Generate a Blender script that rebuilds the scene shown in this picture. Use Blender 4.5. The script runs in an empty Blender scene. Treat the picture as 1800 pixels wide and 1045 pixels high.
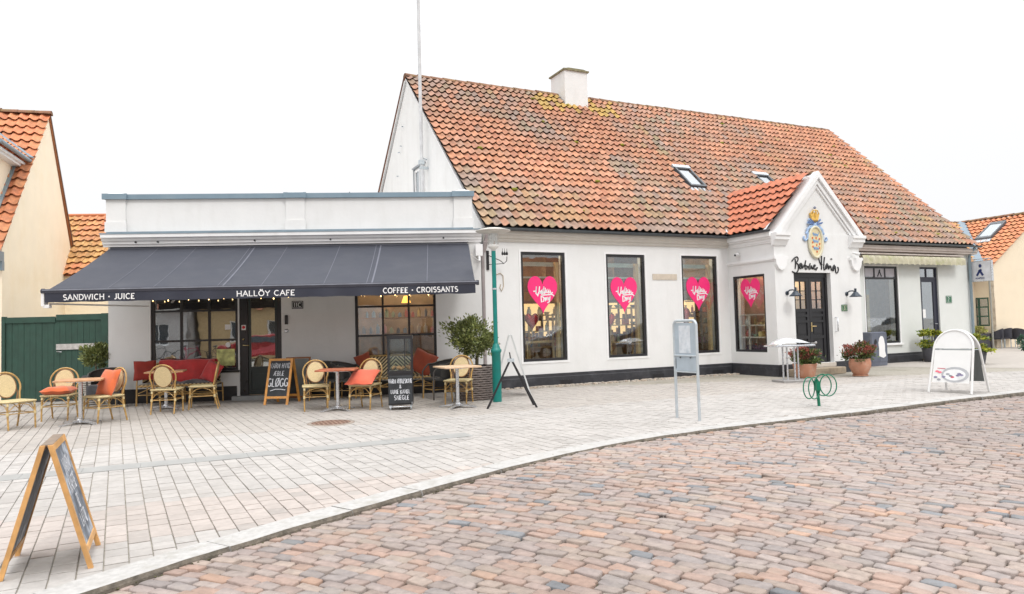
import bpy, math, random
import numpy as np
from mathutils import Vector, Matrix
PI = math.pi
rad = math.radians
random.seed(7)
scene = bpy.context.scene
COL = scene.collection

# ------------------------------------------------------------------ camera
EYE, FPX, PITCH, ROLL = 1.4, 1269.66, 0.04210204, -0.02703164
cp, sp, cr, sr = math.cos(PITCH), math.sin(PITCH), math.cos(ROLL), math.sin(ROLL)
_f = Vector((0, cp, sp)); _u0 = Vector((0, -sp, cp)); _r0 = Vector((1, 0, 0))
CAM_R = _r0 * cr + _u0 * sr
CAM_U = -_r0 * sr + _u0 * cr
cam_d = bpy.data.cameras.new('camera')
cam = bpy.data.objects.new('camera', cam_d)
COL.objects.link(cam)
cam.matrix_world = Matrix(((CAM_R.x, CAM_U.x, -_f.x, 0), (CAM_R.y, CAM_U.y, -_f.y, 0), (CAM_R.z, CAM_U.z, -_f.z, EYE), (0, 0, 0, 1)))
cam_d.sensor_width = 36
cam_d.lens = FPX / 1800 * 36
cam_d.clip_start = 0.05
cam_d.clip_end = 2000
scene.camera = cam

# ------------------------------------------------------------------ sky, sun, exposure
SUN_EL, SUN_AZ = rad(48), rad(155)
w = bpy.data.worlds.new('World'); scene.world = w; w.use_nodes = True
nt = w.node_tree; nt.nodes.clear()
def wn(t, **k):
    n = nt.nodes.new(t)
    for a, b in k.items(): setattr(n, a, b)
    return n
bg = wn('ShaderNodeBackground'); wo = wn('ShaderNodeOutputWorld')
sky = wn('ShaderNodeTexSky', sky_type='NISHITA'); sky.sun_disc = False
sky.sun_elevation = SUN_EL; sky.sun_rotation = SUN_AZ; sky.dust_density = 4
hs = wn('ShaderNodeHueSaturation'); hs.inputs['Saturation'].default_value = 0.12
# overcast: cloud layer, paler toward the horizon and brighter overhead
tc = wn('ShaderNodeTexCoord'); sx = wn('ShaderNodeSeparateXYZ')
mr = wn('ShaderNodeMapRange'); mr.inputs[1].default_value = 0.0; mr.inputs[2].default_value = 1.0
mr.inputs[3].default_value = 8.0; mr.inputs[4].default_value = 30.0
pw = wn('ShaderNodeMath', operation='POWER'); pw.inputs[1].default_value = 3.2
mxc = wn('ShaderNodeMath', operation='MAXIMUM'); mxc.inputs[1].default_value = 0.0
cloud = wn('ShaderNodeVectorMath', operation='SCALE'); cloud.inputs[0].default_value = (1.0, 1.005, 1.02)
mix = wn('ShaderNodeMix', data_type='RGBA'); mix.inputs[0].default_value = 0.92
L = nt.links.new
L(tc.outputs['Generated'], sx.inputs[0]); L(sx.outputs['Z'], mxc.inputs[0]); L(mxc.outputs[0], pw.inputs[0]); L(pw.outputs[0], mr.inputs[0])
L(mr.outputs[0], cloud.inputs[3]); L(sky.outputs[0], hs.inputs['Color'])
L(hs.outputs[0], mix.inputs[6]); L(cloud.outputs[0], mix.inputs[7]); L(mix.outputs[2], bg.inputs[0])
bg.inputs[1].default_value = 0.1
L(bg.outputs[0], wo.inputs[0])
sd = bpy.data.lights.new('sun', 'SUN'); sd.energy = 0.85; sd.angle = rad(12); sd.color = (1, 0.97, 0.92)
sun = bpy.data.objects.new('sun', sd); COL.objects.link(sun)
sun.rotation_euler = (PI / 2 - SUN_EL, 0, rad(25))
scene.view_settings.view_transform = 'Standard'
scene.view_settings.look = 'None'
scene.view_settings.exposure = 0.36
scene.view_settings.gamma = 1.0
scene.render.engine = 'CYCLES'
try:
    scene.cycles.max_bounces = 8; scene.cycles.transparent_max_bounces = 12
except Exception: pass

# ------------------------------------------------------------------ frames
YM, DM = 0.44808886, 15.1063      # shop facade: yaw, distance
YC, DC = 0.10223785, 16.1945      # cafe facade
def frame(yaw, d):
    c, s = math.cos(yaw), math.sin(yaw)
    def f(x, y, z=0.0): return Vector((c * x - s * (d + y), s * x + c * (d + y), z))
    return f
FM, FC = frame(YM, DM), frame(YC, DC)
def G(px, py, z=0.0):             # photograph pixel -> point of the ground
    v = _f + CAM_R * ((px - 900) / FPX) - CAM_U * ((py - 522.5) / FPX)
    t = (EYE - z) / (-v.z)
    return Vector((v.x * t, v.y * t, z))

# ------------------------------------------------------------------ materials
def lin(c):
    if isinstance(c, str):
        c = [int(c[i:i + 2], 16) / 255 for i in (0, 2, 4)]
        c = [((x + .055) / 1.055) ** 2.4 if x > .04045 else x / 12.92 for x in c]
    return tuple(c) + (1,) if len(c) == 3 else tuple(c)
MATS = {}
def mat(name, color=(.5, .5, .5), rough=.6, metal=0, var=.12, scale=6, bump=.0, bscale=40, attr=None, emit=0, spec=.5, stain=None, sscale=1.2, samt=.5, sheen=0, coat=0, dirt=None):
    if name in MATS: return MATS[name]
    m = bpy.data.materials.new(name); m.use_nodes = True; MATS[name] = m
    n = m.node_tree.nodes; l = m.node_tree.links.new
    b = n['Principled BSDF']
    color = lin(color)
    tcn = n.new('ShaderNodeTexCoord')
    nz = n.new('ShaderNodeTexNoise'); nz.inputs['Scale'].default_value = scale; nz.inputs['Detail'].default_value = 6
    l(tcn.outputs['Object'], nz.inputs['Vector'])
    r = n.new('ShaderNodeMapRange'); r.inputs[1].default_value = .3; r.inputs[2].default_value = .7
    r.inputs[3].default_value = 1 - var; r.inputs[4].default_value = 1 + var
    l(nz.outputs['Fac'], r.inputs[0])
    mul = n.new('ShaderNodeVectorMath'); mul.operation = 'SCALE'
    if attr:
        a = n.new('ShaderNodeAttribute'); a.attribute_name = attr
        l(a.outputs['Color'], mul.inputs[0])
    else: mul.inputs[0].default_value = color[:3]
    l(r.outputs[0], mul.inputs[3])
    out = mul.outputs[0]
    if stain:
        n2 = n.new('ShaderNodeTexNoise'); n2.inputs['Scale'].default_value = sscale; n2.inputs['Detail'].default_value = 8; n2.inputs['Roughness'].default_value = .65
        l(tcn.outputs['Object'], n2.inputs['Vector'])
        r2 = n.new('ShaderNodeMapRange'); r2.inputs[1].default_value = .5; r2.inputs[2].default_value = .72
        r2.inputs[3].default_value = 0; r2.inputs[4].default_value = samt
        l(n2.outputs['Fac'], r2.inputs[0])
        mx = n.new('ShaderNodeMix'); mx.data_type = 'RGBA'
        l(r2.outputs[0], mx.inputs[0]); l(out, mx.inputs[6]); mx.inputs[7].default_value = lin(stain)
        out = mx.outputs[2]
    if emit:
        em = b.inputs['Emission Color']; em.default_value = color; b.inputs['Emission Strength'].default_value = emit
    l(out, b.inputs['Base Color'])
    b.inputs['Metallic'].default_value = metal
    b.inputs['Specular IOR Level'].default_value = spec
    if sheen: b.inputs['Sheen Weight'].default_value = sheen
    if coat: b.inputs['Coat Weight'].default_value = coat
    r3 = n.new('ShaderNodeMapRange'); r3.inputs[1].default_value = .3; r3.inputs[2].default_value = .7
    r3.inputs[3].default_value = max(.03, rough - .08); r3.inputs[4].default_value = min(1, rough + .08)
    l(nz.outputs['Fac'], r3.inputs[0]); l(r3.outputs[0], b.inputs['Roughness'])
    if bump:
        n3 = n.new('ShaderNodeTexNoise'); n3.inputs['Scale'].default_value = bscale; n3.inputs['Detail'].default_value = 5
        l(tcn.outputs['Object'], n3.inputs['Vector'])
        bp = n.new('ShaderNodeBump'); bp.inputs['Strength'].default_value = bump; bp.inputs['Distance'].default_value = .01
        l(n3.outputs['Fac'], bp.inputs['Height']); l(bp.outputs[0], b.inputs['Normal'])
    return m
def glass(name, tint=(.86, .9, .9), refl=.16):
    if name in MATS: return MATS[name]
    m = bpy.data.materials.new(name); m.use_nodes = True; MATS[name] = m
    n = m.node_tree.nodes; l = m.node_tree.links.new
    n.remove(n['Principled BSDF'])
    tr = n.new('ShaderNodeBsdfTransparent'); tr.inputs[0].default_value = lin(tint)
    gl = n.new('ShaderNodeBsdfGlossy'); gl.inputs['Roughness'].default_value = .015; gl.inputs[0].default_value = (.9, .93, .95, 1)
    fr = n.new('ShaderNodeFresnel')
    ge = n.new('ShaderNodeNewGeometry'); im = n.new('ShaderNodeMapRange'); im.inputs[3].default_value = 1.45; im.inputs[4].default_value = 1 / 1.45
    l(ge.outputs['Backfacing'], im.inputs[0]); l(im.outputs[0], fr.inputs[0])    # same weak reflection on both faces of the pane
    ad = n.new('ShaderNodeMath'); ad.operation = 'ADD'; ad.inputs[1].default_value = refl; ad.use_clamp = True
    # faint waviness of old panes
    tcn = n.new('ShaderNodeTexCoord'); nz = n.new('ShaderNodeTexNoise'); nz.inputs['Scale'].default_value = 1.6
    bp = n.new('ShaderNodeBump'); bp.inputs['Strength'].default_value = .04; bp.inputs['Distance'].default_value = .05
    l(tcn.outputs['Object'], nz.inputs[0]); l(nz.outputs['Fac'], bp.inputs['Height']); l(bp.outputs[0], gl.inputs['Normal'])
    mx = n.new('ShaderNodeMixShader')
    l(fr.outputs[0], ad.inputs[0]); l(ad.outputs[0], mx.inputs[0]); l(tr.outputs[0], mx.inputs[1]); l(gl.outputs[0], mx.inputs[2])
    l(mx.outputs[0], n['Material Output'].inputs[0])
    return m
WHITE = mat('white_render', (.755, .757, .75), .85, var=.02, scale=3, bump=.25, bscale=14, stain=(.66, .66, .64), sscale=.8, samt=.3)
_n = WHITE.node_tree.nodes; _l = WHITE.node_tree.links.new
_b = _n['Principled BSDF']; _src = _b.inputs['Base Color'].links[0].from_socket
_tc = _n.new('ShaderNodeTexCoord'); _mp = _n.new('ShaderNodeMapping'); _mp.inputs['Scale'].default_value = (2.2, 2.2, .5)
_nz = _n.new('ShaderNodeTexNoise'); _nz.inputs['Scale'].default_value = 1.6; _nz.inputs['Detail'].default_value = 7
_mr = _n.new('ShaderNodeMapRange'); _mr.inputs[1].default_value = .5; _mr.inputs[2].default_value = .78; _mr.inputs[3].default_value = 0; _mr.inputs[4].default_value = .30
_mx = _n.new('ShaderNodeMix'); _mx.data_type = 'RGBA'; _mx.inputs[7].default_value = (.60, .595, .57, 1)
_l(_tc.outputs['Object'], _mp.inputs[0]); _l(_mp.outputs[0], _nz.inputs[0]); _l(_nz.outputs['Fac'], _mr.inputs[0]); _l(_mr.outputs[0], _mx.inputs[0]); _l(_src, _mx.inputs[6]); _l(_mx.outputs[2], _b.inputs['Base Color'])
WHITE2 = mat('white_trim', (.81, .81, .81), .6, var=.02, scale=4, bump=.1, bscale=20, stain=(.58, .57, .54), sscale=2.5, samt=.35)
CREAMW = mat('cream_trim', (.60, .57, .52), .6, var=.04, scale=5, stain=(.5, .44, .36), sscale=3, samt=.3)
BLACK = mat('black_paint', (.018, .018, .021), .35, var=.15, scale=9)
PLINTH = mat('black_plinth', (.03, .031, .037), .55, var=.25, scale=7, bump=.3, bscale=20, stain=(.12, .12, .13), sscale=3, samt=.35)
DGREEN = mat('dark_green_door', (.018, .03, .03), .35, var=.12)
GATEG = mat('green_gate', (.024, .066, .048), .6, var=.18, scale=5, bump=.2, bscale=30, stain=(.035, .08, .06), sscale=3, samt=.5)
YELLOW = mat('yellow_render', (.92, .81, .63), .85, var=.03, scale=2, bump=.2, bscale=12, stain=(.84, .69, .46), sscale=.9, samt=.55)
YELLOWP = mat('pale_yellow_render', (.76, .655, .50), .85, var=.03, scale=2, bump=.2, bscale=12, stain=(.71, .59, .42), sscale=.9, samt=.4)
ZINC = mat('zinc', (.24, .31, .36), .45, .3, var=.1, scale=4)
ZINCD = mat('gutter_zinc', (.10, .115, .125), .4, .5, var=.15, scale=8)
LEAD = mat('pale_lead', (.50, .54, .57), .5, .2, var=.18, scale=6)
TILE = mat('clay_tile', rough=.8, var=.22, scale=9, attr='Col', bump=.5, bscale=30, stain=(.10, .085, .065), sscale=5, samt=.45)
RIDGE = mat('ridge_tile', (.24, .12, .07), .85, var=.3, scale=5, bump=.5, bscale=20, stain=(.22, .19, .06), sscale=4, samt=.8)
AWN = mat('awning_cloth', (.047, .051, .067), .8, var=.06, scale=2, bump=.15, bscale=60, stain=(.068, .071, .088), sscale=1.5, samt=.5)
AWND = mat('awning_valance', (.03, .033, .05), .8, var=.06, scale=2)
LETTER = mat('white_letter', (.80, .80, .80), .6, var=.02)
CHALK = mat('chalk', (.62, .64, .68), .9, var=.35, scale=60)
INK = mat('black_lettering', (.012, .012, .014), .4, var=.05)
BAMBOO = mat('bamboo', (.46, .28, .09), .38, var=.32, scale=16, coat=.3)
WRAP = mat('cream_binding', (.62, .50, .27), .6, var=.15, scale=40)
WICK = mat('cream_weave', (.66, .52, .29), .65, var=.22, scale=120, bump=.6, bscale=160)
SEATW = mat('seat_weave', (.52, .44, .24), .65, var=.3, scale=110, bump=.6, bscale=160)
ORANGE = mat('orange_cloth', (.58, .12, .035), .9, var=.12, scale=10, bump=.3, bscale=90, sheen=.3)
SALMON = mat('salmon_cloth', (.72, .135, .07), .9, var=.1, scale=10, bump=.3, bscale=90, sheen=.3)
RED = mat('red_blanket', (.52, .045, .045), .95, var=.16, scale=8, bump=.3, bscale=70, sheen=.4)
RUST = mat('rust_cloth', (.30, .055, .022), .9, var=.15, scale=10, bump=.3, bscale=90, sheen=.3)
GREYC = mat('grey_blanket', (.075, .075, .082), .95, var=.2, scale=14, bump=.4, bscale=60, sheen=.3)
RATTAN = mat('dark_rattan', (.05, .048, .045), .6, var=.4, scale=90, bump=.6, bscale=120)
TABLE = mat('table_wood', (.50, .27, .14), .5, var=.18, scale=12, bump=.15, bscale=50)
TABLE2 = mat('reddish_table_wood', (.42, .12, .055), .5, var=.3, scale=14, bump=.15, bscale=50)
ALU = mat('brushed_aluminium', (.62, .64, .67), .3, .85, var=.08, scale=20)
GALV = mat('galvanised_steel', (.50, .55, .58), .5, .35, var=.08, scale=14)
PINE = mat('orange_pine', (.62, .28, .06), .45, var=.2, scale=12, coat=.2)
PINEW = mat('weathered_pine', (.20, .15, .11), .7, var=.3, scale=14)
BOARD = mat('chalkboard', (.022, .026, .030), .55, var=.3, scale=8, stain=(.06, .065, .07), sscale=6, samt=.5)
GREENP = mat('green_post_paint', (.0, .19, .165), .4, var=.1, scale=7, stain=(.03, .14, .12), sscale=6, samt=.5)
GREENB = mat('bike_green', (.0, .16, .085), .35, var=.1)
TERRA = mat('terracotta', (.50, .24, .15), .8, var=.12, scale=6, bump=.3, bscale=30, stain=(.55, .40, .32), sscale=5, samt=.7)
PINK = mat('pink_sticker', (.86, .03, .19), .35, var=.02)
BALL = mat('red_foil', (.55, .01, .015), .18, .35, var=.1, scale=9)
GLASS = glass('window_glass', refl=.10)
GLASSR = glass('reflective_glass', (.6, .64, .66), refl=.34)
GLASSC = glass('clear_glass', (.9, .94, .95), refl=.05)
WARM = mat('warm_bulb', (1, .66, .28), emit=5, var=0)
WARMP = mat('lit_ceiling_panel', (1, .80, .55), emit=20, var=0)
ROOMW = mat('warm_interior_wall', (.30, .21, .13), .7, var=.5, scale=2.2)
ROOMC = mat('cafe_wood_wall', (.24, .16, .10), .6, var=.25, scale=3)
ROOMD = mat('dim_interior_wall', (.16, .14, .13), .8, var=.2, scale=2)
CREAMP = mat('cream_shelf', (.72, .60, .48), .6, var=.05)
STONE = mat('step_stone', (.36, .29, .21), .8, var=.2, scale=9, bump=.4, bscale=30, stain=(.22, .2, .16), sscale=5, samt=.6)
SETT = mat('granite_sett', rough=.75, var=.16, scale=22, attr='Col', bump=.45, bscale=60, stain=(.34, .30, .24), sscale=2.2, samt=.35)
PAVE = mat('concrete_paver', rough=.85, var=.10, scale=14, attr='Col', bump=.25, bscale=70, stain=(.30, .275, .25), sscale=.55, samt=.45)
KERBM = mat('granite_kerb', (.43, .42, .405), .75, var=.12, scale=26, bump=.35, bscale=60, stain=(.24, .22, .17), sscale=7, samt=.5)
GROUT = mat('sandy_joint', (.085, .075, .055), .95, var=.25, scale=18, bump=.5, bscale=80, stain=(.13, .14, .05), sscale=2.0, samt=.8)
GROUT2 = mat('paving_joint', (.32, .295, .25), .95, var=.2, scale=18, stain=(.17, .16, .11), sscale=1.0, samt=.6)
EARTH = mat('far_ground', (.27, .26, .24), .95, var=.1, scale=.4)
BAND = mat('smooth_grey_strip', (.30, .30, .29), .7, var=.08, scale=5, bump=.2, bscale=60, stain=(.38, .36, .34), sscale=1.5, samt=.5)
LEAF = mat('olive_leaf', rough=.55, var=.2, scale=5, attr='Col')
BARK = mat('bark', (.14, .115, .07), .9, var=.3, scale=14, bump=.6, bscale=40)
WICKG = mat('grey_wicker', (.20, .165, .15), .75, var=.35, scale=30, bump=.5, bscale=60)
WICKW = mat('pale_wicker', (.50, .47, .43), .75, var=.25, scale=40, bump=.5, bscale=60)
PLASTD = mat('dark_planter', (.055, .053, .062), .6, var=.12)
RUSTI = mat('rusty_iron', (.25, .16, .12), .8, .2, var=.3, scale=20, bump=.4, bscale=50)
PVCW = mat('white_plastic', (.78, .78, .78), .4, var=.02)
GREYW = mat('grey_back_panel', (.15, .165, .165), .6, var=.06)

# ------------------------------------------------------------------ mesh helper
class MB:
    def __init__(s): s.v = []; s.f = []; s.mi = []; s.sm = []; s.fc = []; s.M = None
    def add(s, vs, fs, mi=0, smooth=False, col=None):
        o = len(s.v)
        if s.M is not None: vs = [tuple(s.M @ Vector(p)) for p in vs]
        s.v += [tuple(p) for p in vs]
        for f in fs:
            s.f.append([i + o for i in f]); s.mi.append(mi); s.sm.append(smooth); s.fc.append(col)
        return s
    def box(s, x0, x1, y0, y1, z0, z1, mi=0, col=None):
        return s.add([(x0, y0, z0), (x1, y0, z0), (x1, y1, z0), (x0, y1, z0), (x0, y0, z1), (x1, y0, z1), (x1, y1, z1), (x0, y1, z1)],
                     [(0, 3, 2, 1), (4, 5, 6, 7), (0, 1, 5, 4), (1, 2, 6, 5), (2, 3, 7, 6), (3, 0, 4, 7)], mi, col=col)
    def rbox(s, x0, x1, y0, y1, z0, z1, r=.01, mi=0):   # box with chamfered vertical and top edges
        def ring(d, z): return [(x0 + d + r, y0 + d, z), (x1 - d - r, y0 + d, z), (x1 - d, y0 + d + r, z), (x1 - d, y1 - d - r, z), (x1 - d - r, y1 - d, z), (x0 + d + r, y1 - d, z), (x0 + d, y1 - d - r, z), (x0 + d, y0 + d + r, z)]
        vs = ring(0, z0) + ring(0, z1 - r) + ring(r, z1)
        fs = [[i for i in range(7, -1, -1)], [16 + i for i in range(8)]]
        for k in (0, 8):
            for i in range(8): fs.append([k + i, k + (i + 1) % 8, k + 8 + (i + 1) % 8, k + 8 + i])
        return s.add(vs, fs, mi)
    def quad(s, a, b, c, d, mi=0, col=None): return s.add([a, b, c, d], [(0, 1, 2, 3)], mi, col=col)
    def tube(s, pts, r, n=8, mi=0, closed=False, cap=True):
        pts = [Vector(p) for p in pts]; N = len(pts)
        rs = r if isinstance(r, (list, tuple)) else [r] * N
        vs = []; up = Vector((0, 0, 1)); prev = None
        for i, p in enumerate(pts):
            if closed: t = pts[(i + 1) % N] - pts[i - 1]
            else: t = pts[min(i + 1, N - 1)] - pts[max(i - 1, 0)]
            if t.length < 1e-9: t = Vector((0, 0, 1))
            t.normalize()
            if prev is None:
                a = up.cross(t)
                if a.length < .1: a = Vector((1, 0, 0)).cross(t)
            else: a = prev - t * prev.dot(t)
            a.normalize(); prev = a; b = t.cross(a)
            for k in range(n):
                an = 2 * PI * k / n
                vs.append(p + (a * math.cos(an) + b * math.sin(an)) * rs[i])
        fs = []
        for i in range(N if closed else N - 1):
            j = (i + 1) % N
            for k in range(n): fs.append((i * n + k, i * n + (k + 1) % n, j * n + (k + 1) % n, j * n + k))
        s.add(vs, fs, mi, True)
        if cap and not closed:
            s.add(vs[:n], [tuple(range(n - 1, -1, -1))], mi); s.add(vs[-n:], [tuple(range(n))], mi)
        return s
    def bar(s, a, b, wd, ht, mi=0, up=(0, 0, 1)):
        a = Vector(a); b = Vector(b); t = (b - a).normalized(); u = Vector(up); x = t.cross(u)
        if x.length < .01: x = t.cross(Vector((0, 1, 0)))
        x.normalize(); z = x.cross(t)
        vs = []
        for p in (a, b):
            for sx_, sz in ((-1, -1), (1, -1), (1, 1), (-1, 1)): vs.append(p + x * sx_ * wd / 2 + z * sz * ht / 2)
        return s.add(vs, [(0, 1, 2, 3), (7, 6, 5, 4), (0, 4, 5, 1), (1, 5, 6, 2), (2, 6, 7, 3), (3, 7, 4, 0)], mi)
    def lathe(s, prof, n=24, mi=0, c=(0, 0), smooth=True, capb=True, capt=False):
        vs = []
        for r, z in prof:
            for k in range(n): vs.append((c[0] + r * math.cos(2 * PI * k / n), c[1] + r * math.sin(2 * PI * k / n), z))
        fs = []
        for i in range(len(prof) - 1):
            for k in range(n): fs.append((i * n + k, i * n + (k + 1) % n, (i + 1) * n + (k + 1) % n, (i + 1) * n + k))
        s.add(vs, fs, mi, smooth)
        if capb: s.add(vs[:n], [tuple(range(n - 1, -1, -1))], mi)
        if capt: s.add(vs[-n:], [tuple(range(n))], mi)
        return s
    def prism(s, poly, y0, y1, mi=0):     # polygon in x,z extruded along y
        n = len(poly)
        vs = [(x, y0, z) for x, z in poly] + [(x, y1, z) for x, z in poly]
        fs = [tuple(range(n)), tuple(range(2 * n - 1, n - 1, -1))] + [(i, i + n, (i + 1) % n + n, (i + 1) % n) for i in range(n)]
        return s.add(vs, fs, mi)
    def prof(s, pr, x0, x1, mi=0):        # profile in y,z swept along x
        n = len(pr)
        vs = [(x0, y, z) for y, z in pr] + [(x1, y, z) for y, z in pr]
        fs = [tuple(range(n)), tuple(range(2 * n - 1, n - 1, -1))] + [(i, i + n, (i + 1) % n + n, (i + 1) % n) for i in range(n)]
        return s.add(vs, fs, mi)
    def sphere(s, c, r, nu=12, nv=8, mi=0, sc=(1, 1, 1)):
        vs = []
        for j in range(nv + 1):
            th = PI * j / nv
            for i in range(nu):
                ph = 2 * PI * i / nu
                vs.append((c[0] + r * sc[0] * math.sin(th) * math.cos(ph), c[1] + r * sc[1] * math.sin(th) * math.sin(ph), c[2] + r * sc[2] * math.cos(th)))
        fs = [(j * nu + i, (j + 1) * nu + i, (j + 1) * nu + (i + 1) % nu, j * nu + (i + 1) % nu) for j in range(nv) for i in range(nu)]
        return s.add(vs, fs, mi, True)
    def build(s, name, m, parent=None, shift=None):
        me = bpy.data.meshes.new(name)
        vs = s.v
        if shift: vs = [(a + shift[0], b + shift[1], c + shift[2]) for a, b, c in vs]
        me.from_pydata(vs, [], s.f)
        ms = m if isinstance(m, (list, tuple)) else [m]
        for x in ms: me.materials.append(x)
        me.polygons.foreach_set('material_index', s.mi)
        me.polygons.foreach_set('use_smooth', s.sm)
        if any(c is not None for c in s.fc):
            ca = me.color_attributes.new('Col', 'FLOAT_COLOR', 'CORNER')
            arr = []
            for f, c in zip(s.f, s.fc): arr += list((c or (.3, .3, .3)) + (1,)) * len(f)
            ca.data.foreach_set('color', arr)
        me.validate(); me.update()
        o = bpy.data.objects.new(name, me); COL.objects.link(o)
        if parent is not None: o.parent = parent
        return o
def tag(o, label=None, cat=None, group=None, kind=None):
    if label: o['label'] = label
    if cat: o['category'] = cat
    if group: o['group'] = group
    if kind: o['kind'] = kind
    return o
def thing(name, label, cat, loc=(0, 0, 0), rz=0, group=None):
    o = bpy.data.objects.new(name, None); COL.objects.link(o)
    o.empty_display_size = .2
    o.location = loc; o.rotation_euler = (0, 0, rz)
    return tag(o, label, cat, group)
def copy_tree(o, parent=None):
    c = o.copy(); COL.objects.link(c)
    if parent is not None: c.parent = parent
    for ch in list(o.children): copy_tree(ch, c)
    return c
def vnoise(seed=0):
    g = np.random.RandomState(seed).rand(64, 64)
    def f(x, y):
        xi, yi = math.floor(x), math.floor(y); fx, fy = x - xi, y - yi
        fx = fx * fx * (3 - 2 * fx); fy = fy * fy * (3 - 2 * fy)
        a, b, c, d = g[xi % 64, yi % 64], g[(xi + 1) % 64, yi % 64], g[xi % 64, (yi + 1) % 64], g[(xi + 1) % 64, (yi + 1) % 64]
        return (a * (1 - fx) + b * fx) * (1 - fy) + (c * (1 - fx) + d * fx) * fy
    return f
def lerp3(a, b, t): return tuple(a[i] * (1 - t) + b[i] * t for i in range(3))
def sc3(a, k): return tuple(x * k for x in a)

# ------------------------------------------------------------------ lettering (stroke glyphs)
def arc(cx, cy, rx, ry, a0, a1, n=10): return [(cx + rx * math.cos(rad(a0 + (a1 - a0) * i / n)), cy + ry * math.sin(rad(a0 + (a1 - a0) * i / n))) for i in range(n + 1)]
GL = {
 'A': (.72, [[(0, 0), (.36, 1), (.72, 0)], [(.14, .36), (.58, .36)]]),
 'B': (.62, [[(.06, 0), (.06, 1)], [(.06, 1)] + arc(.3, .76, .24, .24, 90, -90) + [(.06, .52)], [(.06, .52)] + arc(.32, .26, .26, .26, 90, -90) + [(.06, 0)]]),
 'C': (.72, [arc(.40, .5, .36, .5, 50, 310, 14)]),
 'D': (.74, [[(.08, 0), (.08, 1)], [(.08, 1)] + arc(.30, .5, .40, .5, 90, -90) + [(.08, 0)]]),
 'E': (.60, [[(.55, 0), (.08, 0), (.08, 1), (.54, 1)], [(.08, .52), (.44, .52)]]),
 'F': (.56, [[(.08, 0), (.08, 1), (.54, 1)], [(.08, .52), (.42, .52)]]),
 'G': (.76, [arc(.40, .5, .36, .5, 50, 300, 14) + [(.70, .12), (.70, .42), (.46, .42)]]),
 'H': (.74, [[(.08, 0), (.08, 1)], [(.66, 0), (.66, 1)], [(.08, .52), (.66, .52)]]),
 'I': (.26, [[(.13, 0), (.13, 1)]]),
 'J': (.46, [[(.36, 1), (.36, .2)] + arc(.2, .2, .16, .2, 0, -140, 8)]),
 'K': (.70, [[(.08, 0), (.08, 1)], [(.62, 1), (.08, .42)], [(.26, .58), (.66, 0)]]),
 'L': (.56, [[(.08, 1), (.08, 0), (.54, 0)]]),
 'M': (.86, [[(.06, 0), (.06, 1), (.43, .25), (.80, 1), (.80, 0)]]),
 'N': (.76, [[(.08, 0), (.08, 1), (.68, 0), (.68, 1)]]),
 'O': (.82, [arc(.41, .5, .37, .5, 0, 360, 20)]),
 'R': (.68, [[(.08, 0), (.08, 1)], [(.08, 1)] + arc(.32, .75, .25, .25, 90, -90) + [(.08, .5)], [(.3, .5), (.64, 0)]]),
 'S': (.58, [arc(.29, .75, .23, .25, 40, 250, 9) + arc(.29, .25, .25, .26, 80, -140, 9)]),
 'T': (.64, [[(.32, 0), (.32, 1)], [(.02, 1), (.62, 1)]]),
 'U': (.74, [[(.08, 1), (.08, .32)] + arc(.37, .32, .29, .32, 180, 360, 10) + [(.66, 1)]]),
 'V': (.70, [[(.0, 1), (.35, 0), (.70, 1)]]),
 'W': (1.0, [[(.0, 1), (.26, 0), (.5, .9), (.74, 0), (1.0, 1)]]),
 'Y': (.68, [[(.0, 1), (.34, .48), (.68, 1)], [(.34, .48), (.34, 0)]]),
 'P': (.62, [[(.08, 0), (.08, 1)], [(.08, 1)] + arc(.32, .74, .26, .26, 90, -90) + [(.08, .48)]]),
 '1': (.34, [[(.04, .8), (.18, 1), (.18, 0)]]),
 '2': (.56, [arc(.28, .74, .24, .26, 160, -30, 9) + [(.04, 0), (.54, 0)]]),
 '8': (.56, [arc(.28, .76, .2, .24, 0, 360, 12), arc(.28, .27, .25, .27, 0, 360, 12)]),
 '3': (.54, [arc(.26, .76, .22, .24, 150, -90, 9), arc(.26, .26, .25, .26, 90, -150, 9)]),
 '.': (.34, [arc(.17, .48, .06, .06, 0, 360, 6)]),
 '&': (.7, [[(.66, 0), (.2, .66)] + arc(.32, .80, .16, .2, 200, -40, 8) + [(.14, .42)] + arc(.3, .22, .24, .22, 150, 330, 8) + [(.66, .44)]]),
 ' ': (.34, []),
}
GL['Ö'] = (GL['O'][0], GL['O'][1] + [arc(.28, 1.2, .05, .05, 0, 360, 6), arc(.54, 1.2, .05, .05, 0, 360, 6)])
GL['Ø'] = (GL['O'][0], GL['O'][1] + [[(.06, -.06), (.76, 1.06)]])
GL['Æ'] = (.95, [[(0, 0), (.42, 1), (.92, 1)], [(.5, 1), (.5, 0), (.92, 0)], [(.16, .38), (.5, .38)], [(.5, .52), (.82, .52)]])
def ribbon(mb, pts, wd, put, mi=0):
    """flat stroke in the (x,z) plane; put(x,z)->point"""
    P = [Vector((a, b)) for a, b in pts]
    vs = []
    for i, p in enumerate(P):
        t = P[min(i + 1, len(P) - 1)] - P[max(i - 1, 0)]
        if t.length < 1e-6: t = Vector((1, 0))
        t.normalize(); nrm = Vector((-t.y, t.x)) * wd / 2
        if 0 < i < len(P) - 1:
            d = (P[i] - P[i - 1]).normalized(); k = max(.45, abs(d.dot(t))); nrm = nrm / k
        vs += [put(*(p + nrm)), put(*(p - nrm))]
    fs = [(2 * i, 2 * i + 1, 2 * i + 3, 2 * i + 2) for i in range(len(P) - 1)]
    mb.add(vs, fs, mi)
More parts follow.
